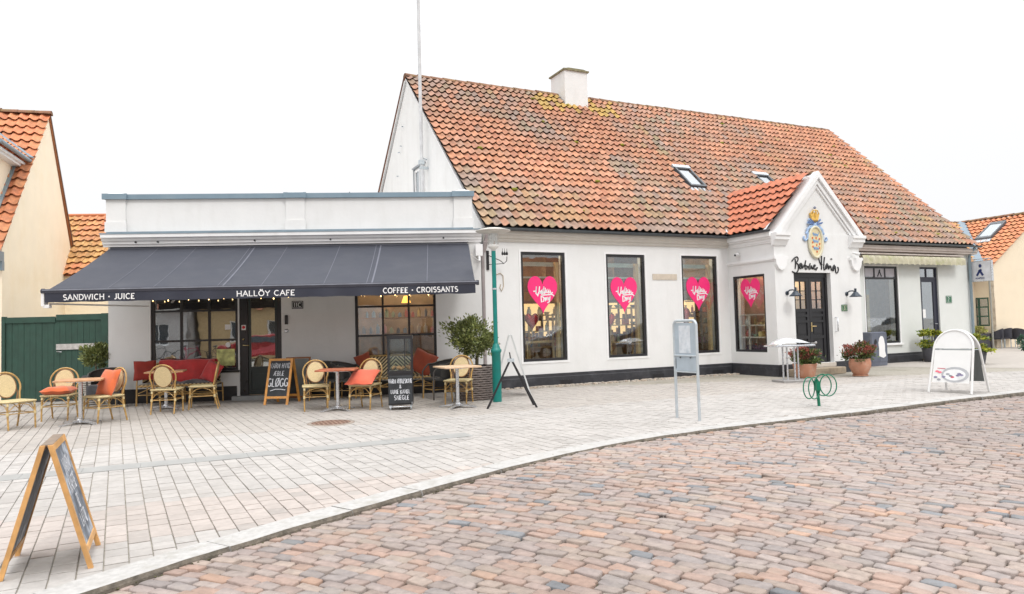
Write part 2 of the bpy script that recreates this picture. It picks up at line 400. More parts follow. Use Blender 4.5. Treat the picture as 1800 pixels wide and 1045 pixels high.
def text(mb, s, x, z, h, wd, put, track=.18, serif=0, slant=0, jit=0, xs=1.0, mi=0):
    cx = x
    for ch in s:
        wdt, strokes = GL.get(ch, GL[' '])
        dz = random.uniform(-jit, jit) * h
        for st in strokes:
            pts = [(cx + (a + slant * b) * h * xs, z + b * h + dz) for a, b in st]
            ribbon(mb, pts, wd, put, mi)
            if serif:
                for e, nb in ((st[0], st[1]), (st[-1], st[-2])):
                    if abs(e[0] - nb[0]) < .5 * abs(e[1] - nb[1]) and (e[1] < .03 or .97 < e[1] < 1.03) and ch not in 'SCGO.&':
                        X = cx + e[0] * h * xs; Z = z + e[1] * h; q = serif * h
                        ribbon(mb, [(X - q, Z), (X + q, Z)], wd * .6, put, mi)
        cx += (wdt + track) * h * xs
    return cx
def textw(s, h, track=.18, xs=1.0): return sum((GL.get(c, GL[' '])[0] + track) * h * xs for c in s) - track * h * xs
def ctext(mb, s, cx, z, h, wd, put, **k):
    text(mb, s, cx - textw(s, h, k.get('track', .18), k.get('xs', 1.0)) / 2, z, h, wd, put, **k)

# ------------------------------------------------------------------ roof tiles
TS = (0, .2, .42, .6, .72, .84, .94, 1.0)
def tprof(t, h): return -.75 * h * math.sin(PI * t / .62) if t < .62 else 1.15 * h * math.sin(PI * (t - .62) / .43)
def tiles(mb, origin, U, V, ulen, vlen, wd=.245, ex=.325, skip=None, colf=None, hgt=.03):
    O, U, V = Vector(origin), Vector(U).normalized(), Vector(V).normalized(); N = U.cross(V).normalized()
    if N.z < 0: N = -N
    nu = int(round(ulen / wd)); nv = int(round(vlen / ex)); wd = ulen / nu; ex = vlen / nv
    K = len(TS) - 1
    for j in range(nv):
        for i in range(nu):
            uc, vc = (i + .5) * wd, (j + .5) * ex
            if skip and skip(uc, vc): continue
            du = random.uniform(-.006, .006); dv = random.uniform(-.016, .016); tl = random.uniform(-.006, .008); tw = random.uniform(-.006, .006)
            c = colf(uc, vc) if colf else (.4, .15, .08)
            vs = []
            for (v, lift) in ((j * ex + dv + .004, .044 + tl), (j * ex + dv, .060 + tl), (j * ex + ex * .5 + dv, .036 + tl), ((j + 1) * ex + dv + .04, -.002)):
                for t in TS:
                    vv = v + (.022 * math.sin(PI * min(1, t / .62)) * -1 if lift > .03 and v < j * ex + ex * .3 else 0)
                    p = O + U * (i * wd + du + t * wd) + V * vv + N * (lift + tprof(t, hgt) + tw * (t - .5))
                    vs.append(p)
            fs = []
            for r in range(3):
                for k in range(K): a = r * (K + 1) + k; fs.append((a, a + 1, a + K + 2, a + K + 1))
            mb.add(vs, fs[:K], 0, False, c)
            mb.add(vs, fs[K:], 0, True, c)
            r0 = (K + 1) + K   # open right-hand edge of the roll
            e0, e1_, e2 = vs[2 * K + 1], vs[3 * K + 2], vs[4 * K + 3]
            mb.add([e0, e1_, e2, e2 - N * .018, e1_ - N * .018, e0 - N * .018], [(0, 1, 4, 5), (1, 2, 3, 4)], 0, False, c)
TC = [(.47, .215, .12), (.43, .195, .112), (.50, .24, .145), (.46, .225, .13), (.41, .18, .105)]
nzA, nzB, nzC = vnoise(3), vnoise(4), vnoise(5)
def col_main(u, v):
    c = random.choice(TC)
    g = nzA(u * .55, v * .6) * .6 + nzB(u * 1.7, v * 1.7) * .4
    low = max(0, 1 - v / 4.2) * (.30 + .006 * u)
    d = max(0, min(1, (g + low - .40) * 2.6)) * random.uniform(.15, 1.1)
    c = lerp3(c, random.choice([(.27, .215, .18), (.30, .235, .20), (.25, .22, .16)]), min(.85, d))
    if random.random() < .03: c = lerp3(c, (.24, .18, .14), .5)
    if nzC(u * .8, v * .8 + 7) > .80 and random.random() < .4: c = lerp3(c, (.36, .28, .12), .4)
    if v > 6.4 and 4.2 < u < 7.2 and random.random() < .55: c = lerp3(c, (.48, .33, .06), .7)
    if u < 3.2 and v < 1.6 and random.random() < .4: c = lerp3(c, (.44, .31, .14), .35)
    return sc3(c, random.uniform(.90, 1.10) * (.92 + .16 * nzC(u * .4 + 9, v * .4)))
def col_new(u, v): return sc3(lerp3((.52, .175, .095), (.45, .145, .075), random.random()), random.uniform(.9, 1.1))
def col_old(u, v):
    c = lerp3((.52, .20, .10), (.58, .29, .12), random.random())
    if nzA(u * .9, v * .9) > .5: c = lerp3(c, (.50, .34, .11), .45)
    return sc3(c, random.uniform(.85, 1.12))
def col_fresh(u, v): return sc3(lerp3((.60, .21, .10), (.54, .24, .11), random.random()), random.uniform(.88, 1.1))

# ================================================================== GROUND
mb = MB(); mb.add([(-400, -300, -.2), (400, -300, -.2), (400, 700, -.2), (-400, 700, -.2)], [(0, 1, 2, 3)])
tag(mb.build('ground', EARTH), kind='structure')
KP = [(1800, 690), (1700, 702), (1600, 714), (1500, 727), (1400, 740), (1300, 749), (1230, 757), (1150, 770), (1075, 783), (1000, 797), (900, 823), (800, 849), (700, 878), (600, 905), (500, 935), (400, 965), (300, 998), (200, 1030), (150, 1045)]
kp = [(-9.5, -6.5), (-5.0, -.2), (-3.3, 2.4)] + [tuple(G(*p)[:2]) for p in reversed(KP)] + [(14.5, 15.6), (22, 19.0), (34, 24.5)]
# smooth + resample
def resample(P, n):
    P = [Vector(p) for p in P]
    for _ in range(2):
        P = [P[0]] + [(P[i - 1] + P[i] * 2 + P[i + 1]) / 4 for i in range(1, len(P) - 1)] + [P[-1]]
    d = [0]
    for i in range(1, len(P)): d.append(d[-1] + (P[i] - P[i - 1]).length)
    out = []; k = 0
    for q in np.linspace(0, d[-1], n):
        while k < len(P) - 2 and d[k + 1] < q: k += 1
        t = (q - d[k]) / (d[k + 1] - d[k]); out.append(P[k].lerp(P[k + 1], min(1, t)))
    return out, d[-1]
KC, klen = resample(kp, 360)
kxs = np.array([p.x for p in KC]); kys = np.array([p.y for p in KC])
def ky(x): return float(np.interp(x, kxs, kys))
KT = []
for i in range(len(KC)):
    t = KC[min(i + 1, len(KC) - 1)] - KC[max(i - 1, 0)]; t.normalize(); KT.append(Vector((-t.y, t.x)))   # towards pavement
KX = np.array([(p.x, p.y) for p in KC])
def kdist(x, y):
    d = np.hypot(KX[:, 0] - x, KX[:, 1] - y); i = int(d.argmin())
    s = (Vector((x, y)) - KC[i]).dot(KT[i])
    return s
def zroad(x, y): return -.033 + .02 * math.exp(-((x - .8) / 2.2) ** 2) - .012 * max(0, min(1, (x - 3) / 5)) + .008 * math.sin(x * 1.3 + y * .9)
# kerb stones
mb = MB(); i = 0; step = klen / 359
while i < 358:
    n = int(random.uniform(.75, 1.15) / step); j = min(358, i + n); o = random.uniform(-.008, .008); hz = random.uniform(-.004, .004)
    vs = []; K0 = i
    for k in range(i, j + 1):
        p = KC[k]; t = KT[k]; ch = .014
        if k in (i, j):
            tt = (KC[min(k + 1, 359)] - KC[k]).normalized() * .006; p = p + (tt if k == i else -tt)
        wv = random.uniform(-.007, .007)
        for a, z in ((o - .012 + wv, -.16), (o + wv, -.012 + hz), (o + ch + wv, .012 + hz), (.27, .012 + hz), (.28, -.03)):
            q = p + t * a; vs.append((q.x, q.y, z))
    fs = []
    for k in range(j - i):
        for m_ in (2, 3): a = k * 5 + m_; fs.append((a, a + 5, a + 6, a + 1))
    fs.append((0, 1, 2, 3, 4)); fs.append(tuple((j - i) * 5 + q for q in (4, 3, 2, 1, 0)))
    mb.add(vs, fs)
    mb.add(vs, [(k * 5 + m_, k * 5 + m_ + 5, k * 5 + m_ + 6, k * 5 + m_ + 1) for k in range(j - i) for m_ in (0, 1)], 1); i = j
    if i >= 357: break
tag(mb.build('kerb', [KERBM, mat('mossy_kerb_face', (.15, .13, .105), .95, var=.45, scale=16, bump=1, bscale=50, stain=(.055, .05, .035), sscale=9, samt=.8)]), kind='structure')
mk = MB(); rk_ = random.Random(77)
for k in range(0, 356):
    if not (1 < KC[k].y < 16): continue
    for q_ in range(5):
        if rk_.random() < .3: continue
        p = KC[k].lerp(KC[k + 1], rk_.random()) - KT[k] * rk_.uniform(.002, .02); rr_ = rk_.uniform(.003, .007)
        mk.sphere((p.x, p.y, zroad(p.x, p.y) + rk_.uniform(-.012, .006)), rr_, 6, 4, sc=(1.5, 1.2, .9))
tag(mk.build('kerb_moss', mat('kerb_moss', (.10, .095, .05), .95, var=.5, scale=12, bump=.8, bscale=90)), 'dark moss and grit caught along the foot of the granite kerb', 'moss', kind='stuff')
# road bed + setts laid in gentle arcs
mb = MB()
vs = []; fs = []
gx = np.linspace(-12, 36, 49); gy = np.linspace(-12, 26, 39)
for yy in gy:
    for xx in gx: vs.append((xx, yy, zroad(xx, yy) - .030 - .008 * math.sin(xx * 1.9) * math.sin(yy * 2.3) if kdist(xx, yy) < 1.2 else -.12))
for a in range(38):
    for b in range(48): q = a * 49 + b; fs.append((q, q + 1, q + 50, q + 49))
mb.add(vs, fs, 0, True)
tag(mb.build('road_bed', GROUT), kind='structure')
SC_ = [(.345, .23, .18), (.32, .235, .20), (.29, .235, .215), (.34, .265, .215), (.255, .225, .215), (.36, .225, .165), (.30, .245, .215), (.32, .265, .24)]
def stone(mb, c, e1, e2, l, w_, z, col, deep=.055, ch=.012, ins=.0055, jit=.006, tilt=0):
    a, b = l / 2, w_ / 2; ch = min(ch, b * .6)
    base = [(-a + ch, -b), (a - ch, -b), (a, -b + ch), (a, b - ch), (a - ch, b), (-a + ch, b), (-a, b - ch), (-a, -b + ch)]
    base = [(x + random.uniform(-jit, jit), y + random.uniform(-jit, jit)) for x, y in base]
    tx, ty = random.uniform(-tilt, tilt), random.uniform(-tilt, tilt)
    vs = []
    for k, (f_, zz) in enumerate(((.97, -deep), (1, -.006), (1 - ins / b, 0))):
        f2 = 1 - (1 - f_) * b / a
        for x, y in base:
            X, Y = x * f2, y * f_
            p = c + e1 * X + e2 * Y
            vs.append((p.x, p.y, z + zz + tx * X + ty * Y))
    fs = [tuple(range(16, 24))]
    for k in (0, 8):
        for i in range(8): fs.append((k + i, k + (i + 1) % 8, k + 8 + (i + 1) % 8, k + 8 + i))
    mb.add(vs, fs, 0, True, col)
mb = MB(); cen = Vector((-4.6, -1.6)); nzR = vnoise(11)
r = 1.8
while r < 24:
    rw = random.uniform(.088, .106)
    ph = -.35
    while ph < 1.9:
        l_ = random.uniform(.125, .215)
        pm = ph + l_ / 2 / r
        wob = .035 * math.sin(pm * r * .7 + r * .6) + .012 * math.sin(pm * r * 2.3 + r)
        e = Vector((math.cos(pm), math.sin(pm))); p = cen + e * (r + rw / 2 + wob)
        ph += l_ / r
        if p.y < .6 or p.y > 19 or p.x < -7 or p.x > 19 or p.x > .85 * p.y + 3.2 or p.x < -.8 * p.y - 2: continue
        if p.y > ky(p.x) + 1: continue
        kd = kdist(p.x, p.y)
        if kd > .06: continue
        base = random.choice(SC_); g = nzR(p.x * .35, p.y * .35)
        rr = max(0, min(1, (p.x - 1.2) / 3.5))           # the setts are greyer in the right of the street
        base = lerp3(base, (.325, .275, .255), .30 + .42 * rr)
        if random.random() < .035: base = (.19, .195, .205)
        if random.random() < .03: base = (.38, .25, .185)
        col = sc3(base, random.uniform(.88, 1.10) * (.80 + .32 * g))
        stone(mb, p, Vector((-e.y, e.x)), e, l_ - .012, rw - .0115, zroad(p.x, p.y) + random.uniform(-.007, .007), col, tilt=.06, jit=.008)
    r += rw
tag(mb.build('road', SETT), kind='structure')
# pavement
def paved(x, y): return kdist(x, y) > .12
mb = MB(); vs = []; fs = []
Ppts = KC[::3]
tops = [(-14, 40), (60, 40)]
# joint sheet under the pavers: strip from the kerb inwards
vs = []; 
for k, p in enumerate(Ppts):
    t = KT[min(k * 3, 359)]; q = p + t * .2
    vs += [(q.x, q.y, -.012), (q.x - 16 if q.x < 0 else q.x - 2, q.y + 34, -.012)]
fs = [(2 * i, 2 * i + 2, 2 * i + 3, 2 * i + 1) for i in range(len(Ppts) - 1)]
mb.add(vs, fs); 
tag(mb.build('pavement_bed', GROUT2), kind='structure')
mb = MB(); yaw = rad(28.8); e2 = Vector((-math.sin(yaw), math.cos(yaw))); e1 = Vector((math.cos(yaw), math.sin(yaw)))
nzP = vnoise(21)
def m_side(x, y): return -math.sin(YM) * x + math.cos(YM) * y - DM, math.cos(YM) * x + math.sin(YM) * y
cw, rl = .140, .176
for ci in range(-170, 250):
    off = (ci % 2) * rl / 2 + random.uniform(-.01, .01)
    for rj in range(-24, 160):
        p = e1 * (ci * cw) + e2 * (rj * rl + off)
        if p.y < 1.5 or p.y > 26 or p.x < -12.5 or p.x > 19 or abs(p.x) > .78 * p.y + 2.4: continue
        if p.y < ky(p.x): continue
        if kdist(p.x, p.y) < .2: continue
        off_m, s_m = m_side(p.x, p.y)
        if off_m > .1 and s_m > 6.6: continue
        if -p.x * math.sin(YC) + p.y * math.cos(YC) - DC > .2 and p.x > -9.0: continue
        g = nzP(p.x * .5, p.y * .5)
        c = lerp3((.385, .362, .34), (.42, .40, .38), g)
        band = (off_m + 8.1)
        if -1.35 < band < -.1 and s_m < 6: c = lerp3(c, (.42, .35, .31), .55)
        if off_m > -4.2: c = lerp3(c, (.36, .32, .28), .5)
        if random.random() < .05: c = lerp3(c, (.31, .29, .27), .5)
        c = sc3(c, random.uniform(.935, 1.055) * (.95 + .1 * nzP(p.x * 1.7 + 5, p.y * 1.7)))
        zz = random.uniform(-.0025, .0025)
        a, b = cw / 2 - .0034 - random.random() * .0014, rl / 2 - .0045 - random.random() * .0025; vs = []
        for f_, z in ((0, -.012), (0, -.002), (.005, 0)):
            for sx_, sy_ in ((-1, -1), (1, -1), (1, 1), (-1, 1)):
                q = p + e1 * sx_ * (a - f_) + e2 * sy_ * (b - f_); vs.append((q.x, q.y, zz + z))
        mb.add(vs, [(8, 9, 10, 11)] + [(k + i, k + (i + 1) % 4, k + 4 + (i + 1) % 4, k + 4 + i) for k in (0, 4) for i in range(4)], 0, False, c)
tag(mb.build('pavement', PAVE), kind='structure')
mb = MB(); mb.add([(15, 17.5, -.008), (60, 36, -.008), (60, 70, -.008), (8, 60, -.008), (8, 22.5, -.008)], [(0, 1, 2, 3, 4)])
tag(mb.build('far_pavement', mat('far_paving', (.40, .365, .33), .9, var=.08, scale=8, bump=.3, bscale=10, stain=(.30, .27, .24), sscale=1.5)), kind='structure')
# smooth strip in the pavement
mb = MB(); A, B_ = Vector((-8.6, 5.85)), Vector((-.62, 9.62)); n_ = Vector((-(B_ - A).y, (B_ - A).x)).normalized()
nseg = 16
for i in range(nseg):
    a = A.lerp(B_, i / nseg); b = A.lerp(B_, (i + .995) / nseg)
    q = [a - n_ * .17, b - n_ * .17, b + n_ * .17, a + n_ * .17]; z = .0065
    mb.add([(v.x, v.y, -.01) for v in q] + [(v.x, v.y, z) for v in q], [(4, 5, 6, 7), (0, 1, 5, 4), (2, 3, 7, 6), (1, 2, 6, 5), (3, 0, 4, 7)])
tag(mb.build('pavement_strip', BAND), kind='structure')
# rough cobbles along the shop's plinth
mb = MB()
for i in range(420):
    s_ = 6.9 + random.random() * 7.0; o_ = -.06 - random.random() * .28
    p = FM(s_, o_); d = Vector((math.cos(YM), math.sin(YM)))
    stone(mb, Vector((p.x, p.y)), d, Vector((-d.y, d.x)), random.uniform(.05, .1), random.uniform(.04, .07), .012 + random.random() * .012, sc3(random.choice([(.42, .34, .27), (.36, .32, .28), (.45, .40, .34)]), random.uniform(.8, 1.1)), ch=.016)
tag(mb.build('cobble_edging', SETT), kind='structure')

lt = MB(); rl2 = random.Random(44)
for k in range(260):
    p = KC[rl2.randrange(120, 330)] ; q = p + Vector((rl2.gauss(0, 1.4), rl2.gauss(0, 1.2))); z_ = (.016 if kdist(q.x, q.y) > 0 else zroad(q.x, q.y) + .012)
    a_ = rl2.random() * 6.28; l_ = rl2.uniform(.008, .022); t_ = Vector((math.cos(a_), math.sin(a_), 0)) * l_; u_ = Vector((-math.sin(a_), math.cos(a_), 0)) * l_ * .5; c_ = Vector((q.x, q.y, z_))
    lt.add([c_ - t_, c_ - u_ + Vector((0, 0, .003)), c_ + t_, c_ + u_ + Vector((0, 0, .004))], [(0, 1, 2, 3)], 0, False, sc3(rl2.choice([(.12, .08, .04), (.20, .15, .08), (.08, .06, .04)]), rl2.uniform(.7, 1.3)))
tag(lt.build('leaf_litter', mat('litter', rough=.9, var=.1, attr='Col')), 'tiny dry brown leaf scraps scattered along the kerb and setts', 'leaf litter', kind='stuff')

# ================================================================== facade helpers
def wallholes(mb, x0, x1, z0, z1, holes, y0, y1, mi=0):
    xs = sorted({x0, x1, *[v for h in holes for v in h[:2]]}); zs = sorted({z0, z1, *[v for h in holes for v in h[2:]]})
    xs = [v for v in xs if x0 <= v <= x1]; zs = [v for v in zs if z0 <= v <= z1]
    for a, b in zip(xs, xs[1:]):
        for c, d in zip(zs, zs[1:]):
            mx_, mz_ = (a + b) / 2, (c + d) / 2
            if any(h[0] < mx_ < h[1] and h[2] < mz_ < h[3] for h in holes): continue
            mb.quad((a, y0, c), (b, y0, c), (b, y0, d), (a, y0, d), mi)
            mb.quad((b, y1, c), (a, y1, c), (a, y1, d), (b, y1, d), mi)
    for a, b, c, d in list(holes):
        mb.quad((a, y0, c), (a, y0, d), (a, y1, d), (a, y1, c), mi); mb.quad((b, y0, d), (b, y0, c), (b, y1, c), (b, y1, d), mi)
        mb.quad((a, y0, d), (b, y0, d), (b, y1, d), (a, y1, d), mi); mb.quad((b, y0, c), (a, y0, c), (a, y1, c), (b, y1, c), mi)
    mb.quad((x0, y0, z0), (x0, y0, z1), (x0, y1, z1), (x0, y1, z0), mi); mb.quad((x1, y0, z1), (x1, y0, z0), (x1, y1, z0), (x1, y1, z1), mi)
    mb.quad((x0, y0, z1), (x1, y0, z1), (x1, y1, z1), (x0, y1, z1), mi)
    return mb
def frame_ring(mb, x0, x1, z0, z1, wd, y0, y1, mi=0):
    mb.box(x0, x0 + wd, y0, y1, z0, z1, mi); mb.box(x1 - wd, x1, y0, y1, z0, z1, mi)
    mb.box(x0 + wd, x1 - wd, y0, y1, z0, z0 + wd, mi); mb.box(x0 + wd, x1 - wd, y0, y1, z1 - wd, z1, mi)
    return mb
def room(x0, x1, y0, y1, z0, z1, mi=0):     # inward facing box without its front
    m = MB()
    m.quad((x0, y1, z0), (x1, y1, z0), (x1, y1, z1), (x0, y1, z1)); m.quad((x0, y0, z0), (x0, y1, z0), (x0, y1, z1), (x0, y0, z1))
    m.quad((x1, y1, z0), (x1, y0, z0), (x1, y0, z1), (x1, y1, z1)); m.quad((x0, y0, z0), (x1, y0, z0), (x1, y1, z0), (x0, y1, z0)); m.quad((x0, y0, z1), (x0, y1, z1), (x1, y1, z1), (x1, y0, z1))
    return m

# ================================================================== SHOP BUILDING
SX = (-6.58, 0, 0)
shop = thing('shop_building', 'long white shop with a weathered orange tiled roof, chimney and gabled entrance', 'building', FM(6.58, 0), YM)
def sp(name, mb, m, parent=None): return mb.build(name, m, parent or shop, SX)
X0, X1 = 6.58, 24.25; ZE = 3.68; KS = (9.015 - 3.68) / (5.464 + .25)
wins = [(7.51, 8.70, .585, 3.17), (9.87, 11.04, .585, 3.16), (12.21, 13.405, .585, 3.165)]
wins_r = [(19.15, 20.65, .60, 2.98)]; door2 = (21.72, 22.62, .06, 2.98)
wf = sp('front_wall', wallholes(MB(), X0, 13.8, .02, 3.55, wins, 0, .3), WHITE)
wr = sp('front_wall', wallholes(MB(), 16.9, X1, .02, 3.55, wins_r + [door2], 0, .3), mat('off_white_render', (.67, .69, .67), .85, var=.02, scale=3, bump=.25, bscale=14, stain=(.62, .64, .60), sscale=.8, samt=.35))
# gables and rear wall
g = MB()
g.add([(X0, .0, 0), (X0, 10.93, 0), (X0, 10.93, ZE - .15), (X0, 5.464, 8.86), (X0, 0, ZE - .05)], [(0, 1, 2, 3, 4)])
g.add([(X0 + .3, .3, 0), (X0 + .3, 10.93, 0), (X0 + .3, 10.93, ZE - .15), (X0 + .3, 5.464, 8.8), (X0 + .3, .3, ZE - .05)], [(4, 3, 2, 1, 0)])
sp('gable_wall', g, WHITE)
g = MB(); g.add([(X1, 0, 0), (X1, 10.93, 0), (X1, 10.93, ZE - .15), (X1, 5.464, 8.86), (X1, 0, ZE - .05)], [(4, 3, 2, 1, 0)])
g.quad((X1, 10.93, 0), (X0, 10.93, 0), (X0, 10.93, ZE - .1), (X1, 10.93, ZE - .1))
sp('rear_wall', g, WHITE)
# verge trim on the left gable
g = MB(); g.bar((X0 - .02, -.1, ZE - .0), (X0 - .02, 5.40, 8.90), .03, .10, up=(1, 0, 0)); g.bar((X0 - .02, 11.0, ZE - .0), (X0 - .02, 5.53, 8.90), .03, .08, up=(1, 0, 0)); sp('verge_board', g, WHITE2)
g = MB(); g.bar((X0 - .05, 11.25, ZE - .02), (X0 - .05, 5.5, 9.04), .05, .05, up=(1, 0, 0)); sp('verge_board', g, mat('brown_verge', (.14, .075, .05), .8))
# gable window and canopy
gw = MB(); yA, yB = 4.0, 4.75
def gbox(m, y0, y1, z0, z1, d0, d1): return m.box(X0 - d1, X0 - d0, y0, y1, z0, z1)
gbox(gw, 4.0, 4.06, 4.2, 6.0, .0, .04); gbox(gw, 4.74, 4.80, 4.2, 6.0, .0, .04); gbox(gw, 4.06, 4.74, 5.94, 6.0, .0, .04); gbox(gw, 4.38, 4.42, 4.2, 5.94, .0, .035)
o = sp('gable_window', gw, WHITE2)
gq = MB(); gbox(gq, 4.06, 4.74, 4.2, 5.94, .002, .012); sp('pane', gq, GLASSR, o)
gq = MB(); gbox(gq, 3.9, 4.9, 6.05, 6.09, .0, .09); gbox(gq, 4.86, 4.90, 4.2, 6.05, .0, .05); sp('window_hood', gq, mat('grey_hood', (.30, .32, .34), .6), o)
gq = MB(); gbox(gq, 6.5, 7.2, 5.05, 5.12, .0, .09); sp('window_hood', gq, mat('grey_hood', (.30, .32, .34), .6))
for yy, zz in ((6.3, 6.9), (6.1, 7.05), (6.5, 6.2), (7.0, 5.75), (5.9, 7.6)): sp('wall_hook', MB().tube([(X0 - .01, yy, zz), (X0 - .06, yy, zz), (X0 - .07, yy - .12, zz - .03)], .012, 6), ZINC)
# plinth
for a, b in ((X0, 13.80), (16.9, X1)):
    p = MB(); p.box(a, b, -.035, 0, -.02, .20); p.prof([(-.035, .20), (-.02, .215), (-.02, .283), (0, .283), (0, .20)], a, b)
    sp('plinth', p, PLINTH)
p = MB()
for s_ in (8.45, 11.15, 13.1, 20.1): sp('vent', MB().box(s_, s_ + .35, -.04, -.036, .03, .12), BLACK)
# cornice
p = MB(); p.prof([(0, 3.39), (-.03, 3.39), (-.045, 3.42), (-.045, 3.45), (-.08, 3.47), (-.10, 3.52), (-.15, 3.55), (-.15, 3.63), (0, 3.63)], X0 - .02, 13.8)
sp('cornice', p, CREAMW)
p = MB(); p.prof([(0, 3.40), (-.20, 3.42), (-.20, 3.47), (-.24, 3.49), (-.24, 3.60), (0, 3.62)], 16.9, X1 + .15)
sp('cornice', p, mat('weathered_cream_trim', (.50, .44, .40), .7, var=.08, scale=5, stain=(.34, .27, .22), sscale=3, samt=.6))
def gutter(x0, x1, y, z, parent=None, r=.062):
    p = MB(); n = 8; o_ = [(y - r * math.cos(PI * k / n), z - r * math.sin(PI * k / n)) for k in range(n + 1)]
    i_ = [(y - (r - .008) * math.cos(PI * k / n), z - (r - .008) * math.sin(PI * k / n)) for k in range(n, -1, -1)]
    p.prof(o_ + i_, x0, x1)
    for k in np.arange(x0 + .4, x1, .9): p.box(k, k + .02, y - r - .006, y + r, z - .005, z + .004)
    return p
sp('gutter', gutter(X0 - .05, 13.75, -.23, 3.685), ZINCD); sp('gutter', gutter(16.95, X1 + .2, -.31, 3.685), ZINCD)
# windows with deep panes
def shopwin(x0, x1, z0, z1, gl=GLASS, bars=(), name='window'):
    f = MB(); frame_ring(f, x0, x1, z0, z1, .065, .02, .10)
    for b in bars: f.box(x0 + .065, x1 - .065, .025, .095, b - .03, b + .03)
    o = sp(name, f, BLACK)
    p = MB(); p.box(x0 + .06, x1 - .06, .055, .063, z0 + .06, z1 - .06); sp('pane', p, gl, o)
    t = MB(); frame_ring(t, x0 - .05, x1 + .05, z0 - .05, z1 + .05, .05, -.012, 0); sp('surround', t, WHITE2, o)
    return o
for a in wins: shopwin(*a)
w5 = shopwin(*wins_r[0], gl=glass('half_reflective_glass', (.75, .78, .79), .18), bars=(2.61,))
p = MB(); p.box(19.10, 20.72, -.07, 0.02, .54, .595); sp('sill', p, WHITE2, w5)
p = MB()
for x in (19.62, 20.10): p.box(x, x + .05, .03, .09, 2.64, 2.92)
sp('glazing_bar', p, BLACK, w5)
# transom with walking figure mark
p = MB(); p.box(19.67, 20.10, .045, .05, 2.64, 2.92); tr_ = sp('transom_panel', p, mat('lilac_panel', (.48, .46, .50), .6), w5)
p = MB(); put = lambda a, b: (19.885 + a, .04, 2.66 + b)
ribbon(p, [(-.09, .0), (-.02, .13), (.03, .22)], .05, put); ribbon(p, [(.09, .0), (.03, .12), (-.01, .2)], .05, put); sp('emblem', p, INK, w5)
p = MB(); p.box(19.2, 19.67, .05, .055, 2.66, 2.92); p.box(20.15, 20.6, .05, .055, 2.66, 2.92); sp('transom_panel', p, mat('lilac_panel', (.48, .46, .50), .6), w5)
# right-hand shop door
d = MB(); frame_ring(d, 21.72, 22.62, .06, 2.98, .06, .05, .12); d.box(21.78, 22.56, .055, .115, 2.60, 2.66); d.box(22.1, 22.15, .06, .11, 2.66, 2.92)
d.box(21.78, 21.87, .06, .11, .12, 2.6); d.box(22.42, 22.56, .06, .11, .12, 2.6); d.box(21.87, 22.42, .06, .11, .12, .62); d.box(21.87, 22.42, .06, .11, 2.5, 2.6)
do = sp('door', d, mat('blue_black_paint', (.02, .022, .04), .4))
p = MB(); p.box(21.87, 22.42, .08, .086, .62, 2.5); p.box(21.78, 22.1, .08, .085, 2.66, 2.92); p.box(22.15, 22.56, .08, .085, 2.66, 2.92); sp('pane', p, GLASSR, do)
p = MB(); p.tube([(22.48, .05, 1.15), (22.48, 0, 1.15), (22.36, 0, 1.15)], .012, 6); sp('handle', p, ALU, do)
p = MB(); p.box(21.88, 22.02, .07, .075, 1.35, 1.62); sp('notice', p, LETTER, do)
p = MB(); p.box(21.62, 22.72, -.25, 0, -.02, .06); sp('step', p, STONE)
# ---- gabled entrance
EX0, EX1, EY = 13.80, 16.88, -1.66; EC = 15.36
e = MB()
wallholes(e, EX0, EX1, .02, 3.62, [(14.44, 15.76, .27, 2.61)], EY, EY + .28)
ent = sp('entrance_wall', e, WHITE)
e = MB()   # gable field, set back inside the raised edge
e.prism([(EX0 + .02, 3.62), (EX1 - .02, 3.62), (EC, 5.12)], EY + .02, EY + .25)
sp('pediment', e, WHITE, ent)
def rake(w0, d0, y0, y1):
    m = MB()
    for sg in (-1, 1):
        xe = EC + sg * 1.60; za, zb = 3.60, 5.26
        dx, dz = (EC - xe), (zb - za); L_ = math.hypot(dx, dz); nx, nz_ = -dz / L_, dx / L_
        if nz_ > 0: nx, nz_ = -nx, -nz_
        pts = [(xe, za), (EC, zb), (EC, zb - w0 * L_ / abs(dx)), (xe + nx * 0 - 0 + (w0 * L_ / abs(dz)) * (1 if sg < 0 else -1), za)]
        if sg > 0: pts = pts[::-1]
        m.prism(pts, y0, y1)
    return m
sp('raking_cornice', rake(.12, 0, EY - .12, EY + .3), WHITE2, ent)
m = MB()
for w0, off_, y0_ in ((.10, .13, EY - .06), (.05, .24, EY - .025)):
    for sg in (-1, 1):
        xe = EC + sg * (1.60 - off_ * 1.45); zb = 5.26 - off_ * 1.45
        za = 3.62
        L_ = math.hypot(xe - EC, zb - za); dx = abs(xe - EC); dz = zb - za
        pts = [(xe, za), (EC, zb), (EC, zb - w0 * L_ / dx), (xe - sg * w0 * L_ / dz, za)]
        if sg > 0: pts = pts[::-1]
        m.prism(pts, y0_, EY + .02)
sp('pediment_moulding', m, WHITE2, ent)
for a, b in ((EX0 - .08, EX0 + .40), (EX1 - .40, EX1 + .08)):   # returned cornice blocks and corbels
    m = MB()
    m.prof([(EY, 3.28), (EY - .05, 3.30), (EY - .08, 3.36), (EY - .10, 3.40), (EY - .15, 3.43), (EY - .15, 3.50), (EY - .19, 3.53), (EY - .19, 3.60), (EY, 3.60)], a, b)
    sp('capital', m, WHITE2, ent); m = MB()
    c_ = (a + b) / 2 + (.02 if a < 15 else -.02)
    m.prism([(c_ - .24, 3.02), (c_ + .24, 3.02), (c_ + .24, 2.94), (c_ + .2, 2.94), (c_ + .17, 2.80), (c_ + .10, 2.70), (c_, 2.66), (c_ - .10, 2.70), (c_ - .17, 2.80), (c_ - .2, 2.94), (c_ - .24, 2.94)], EY - .07, EY)
    sp('corbel', m, WHITE2, ent)
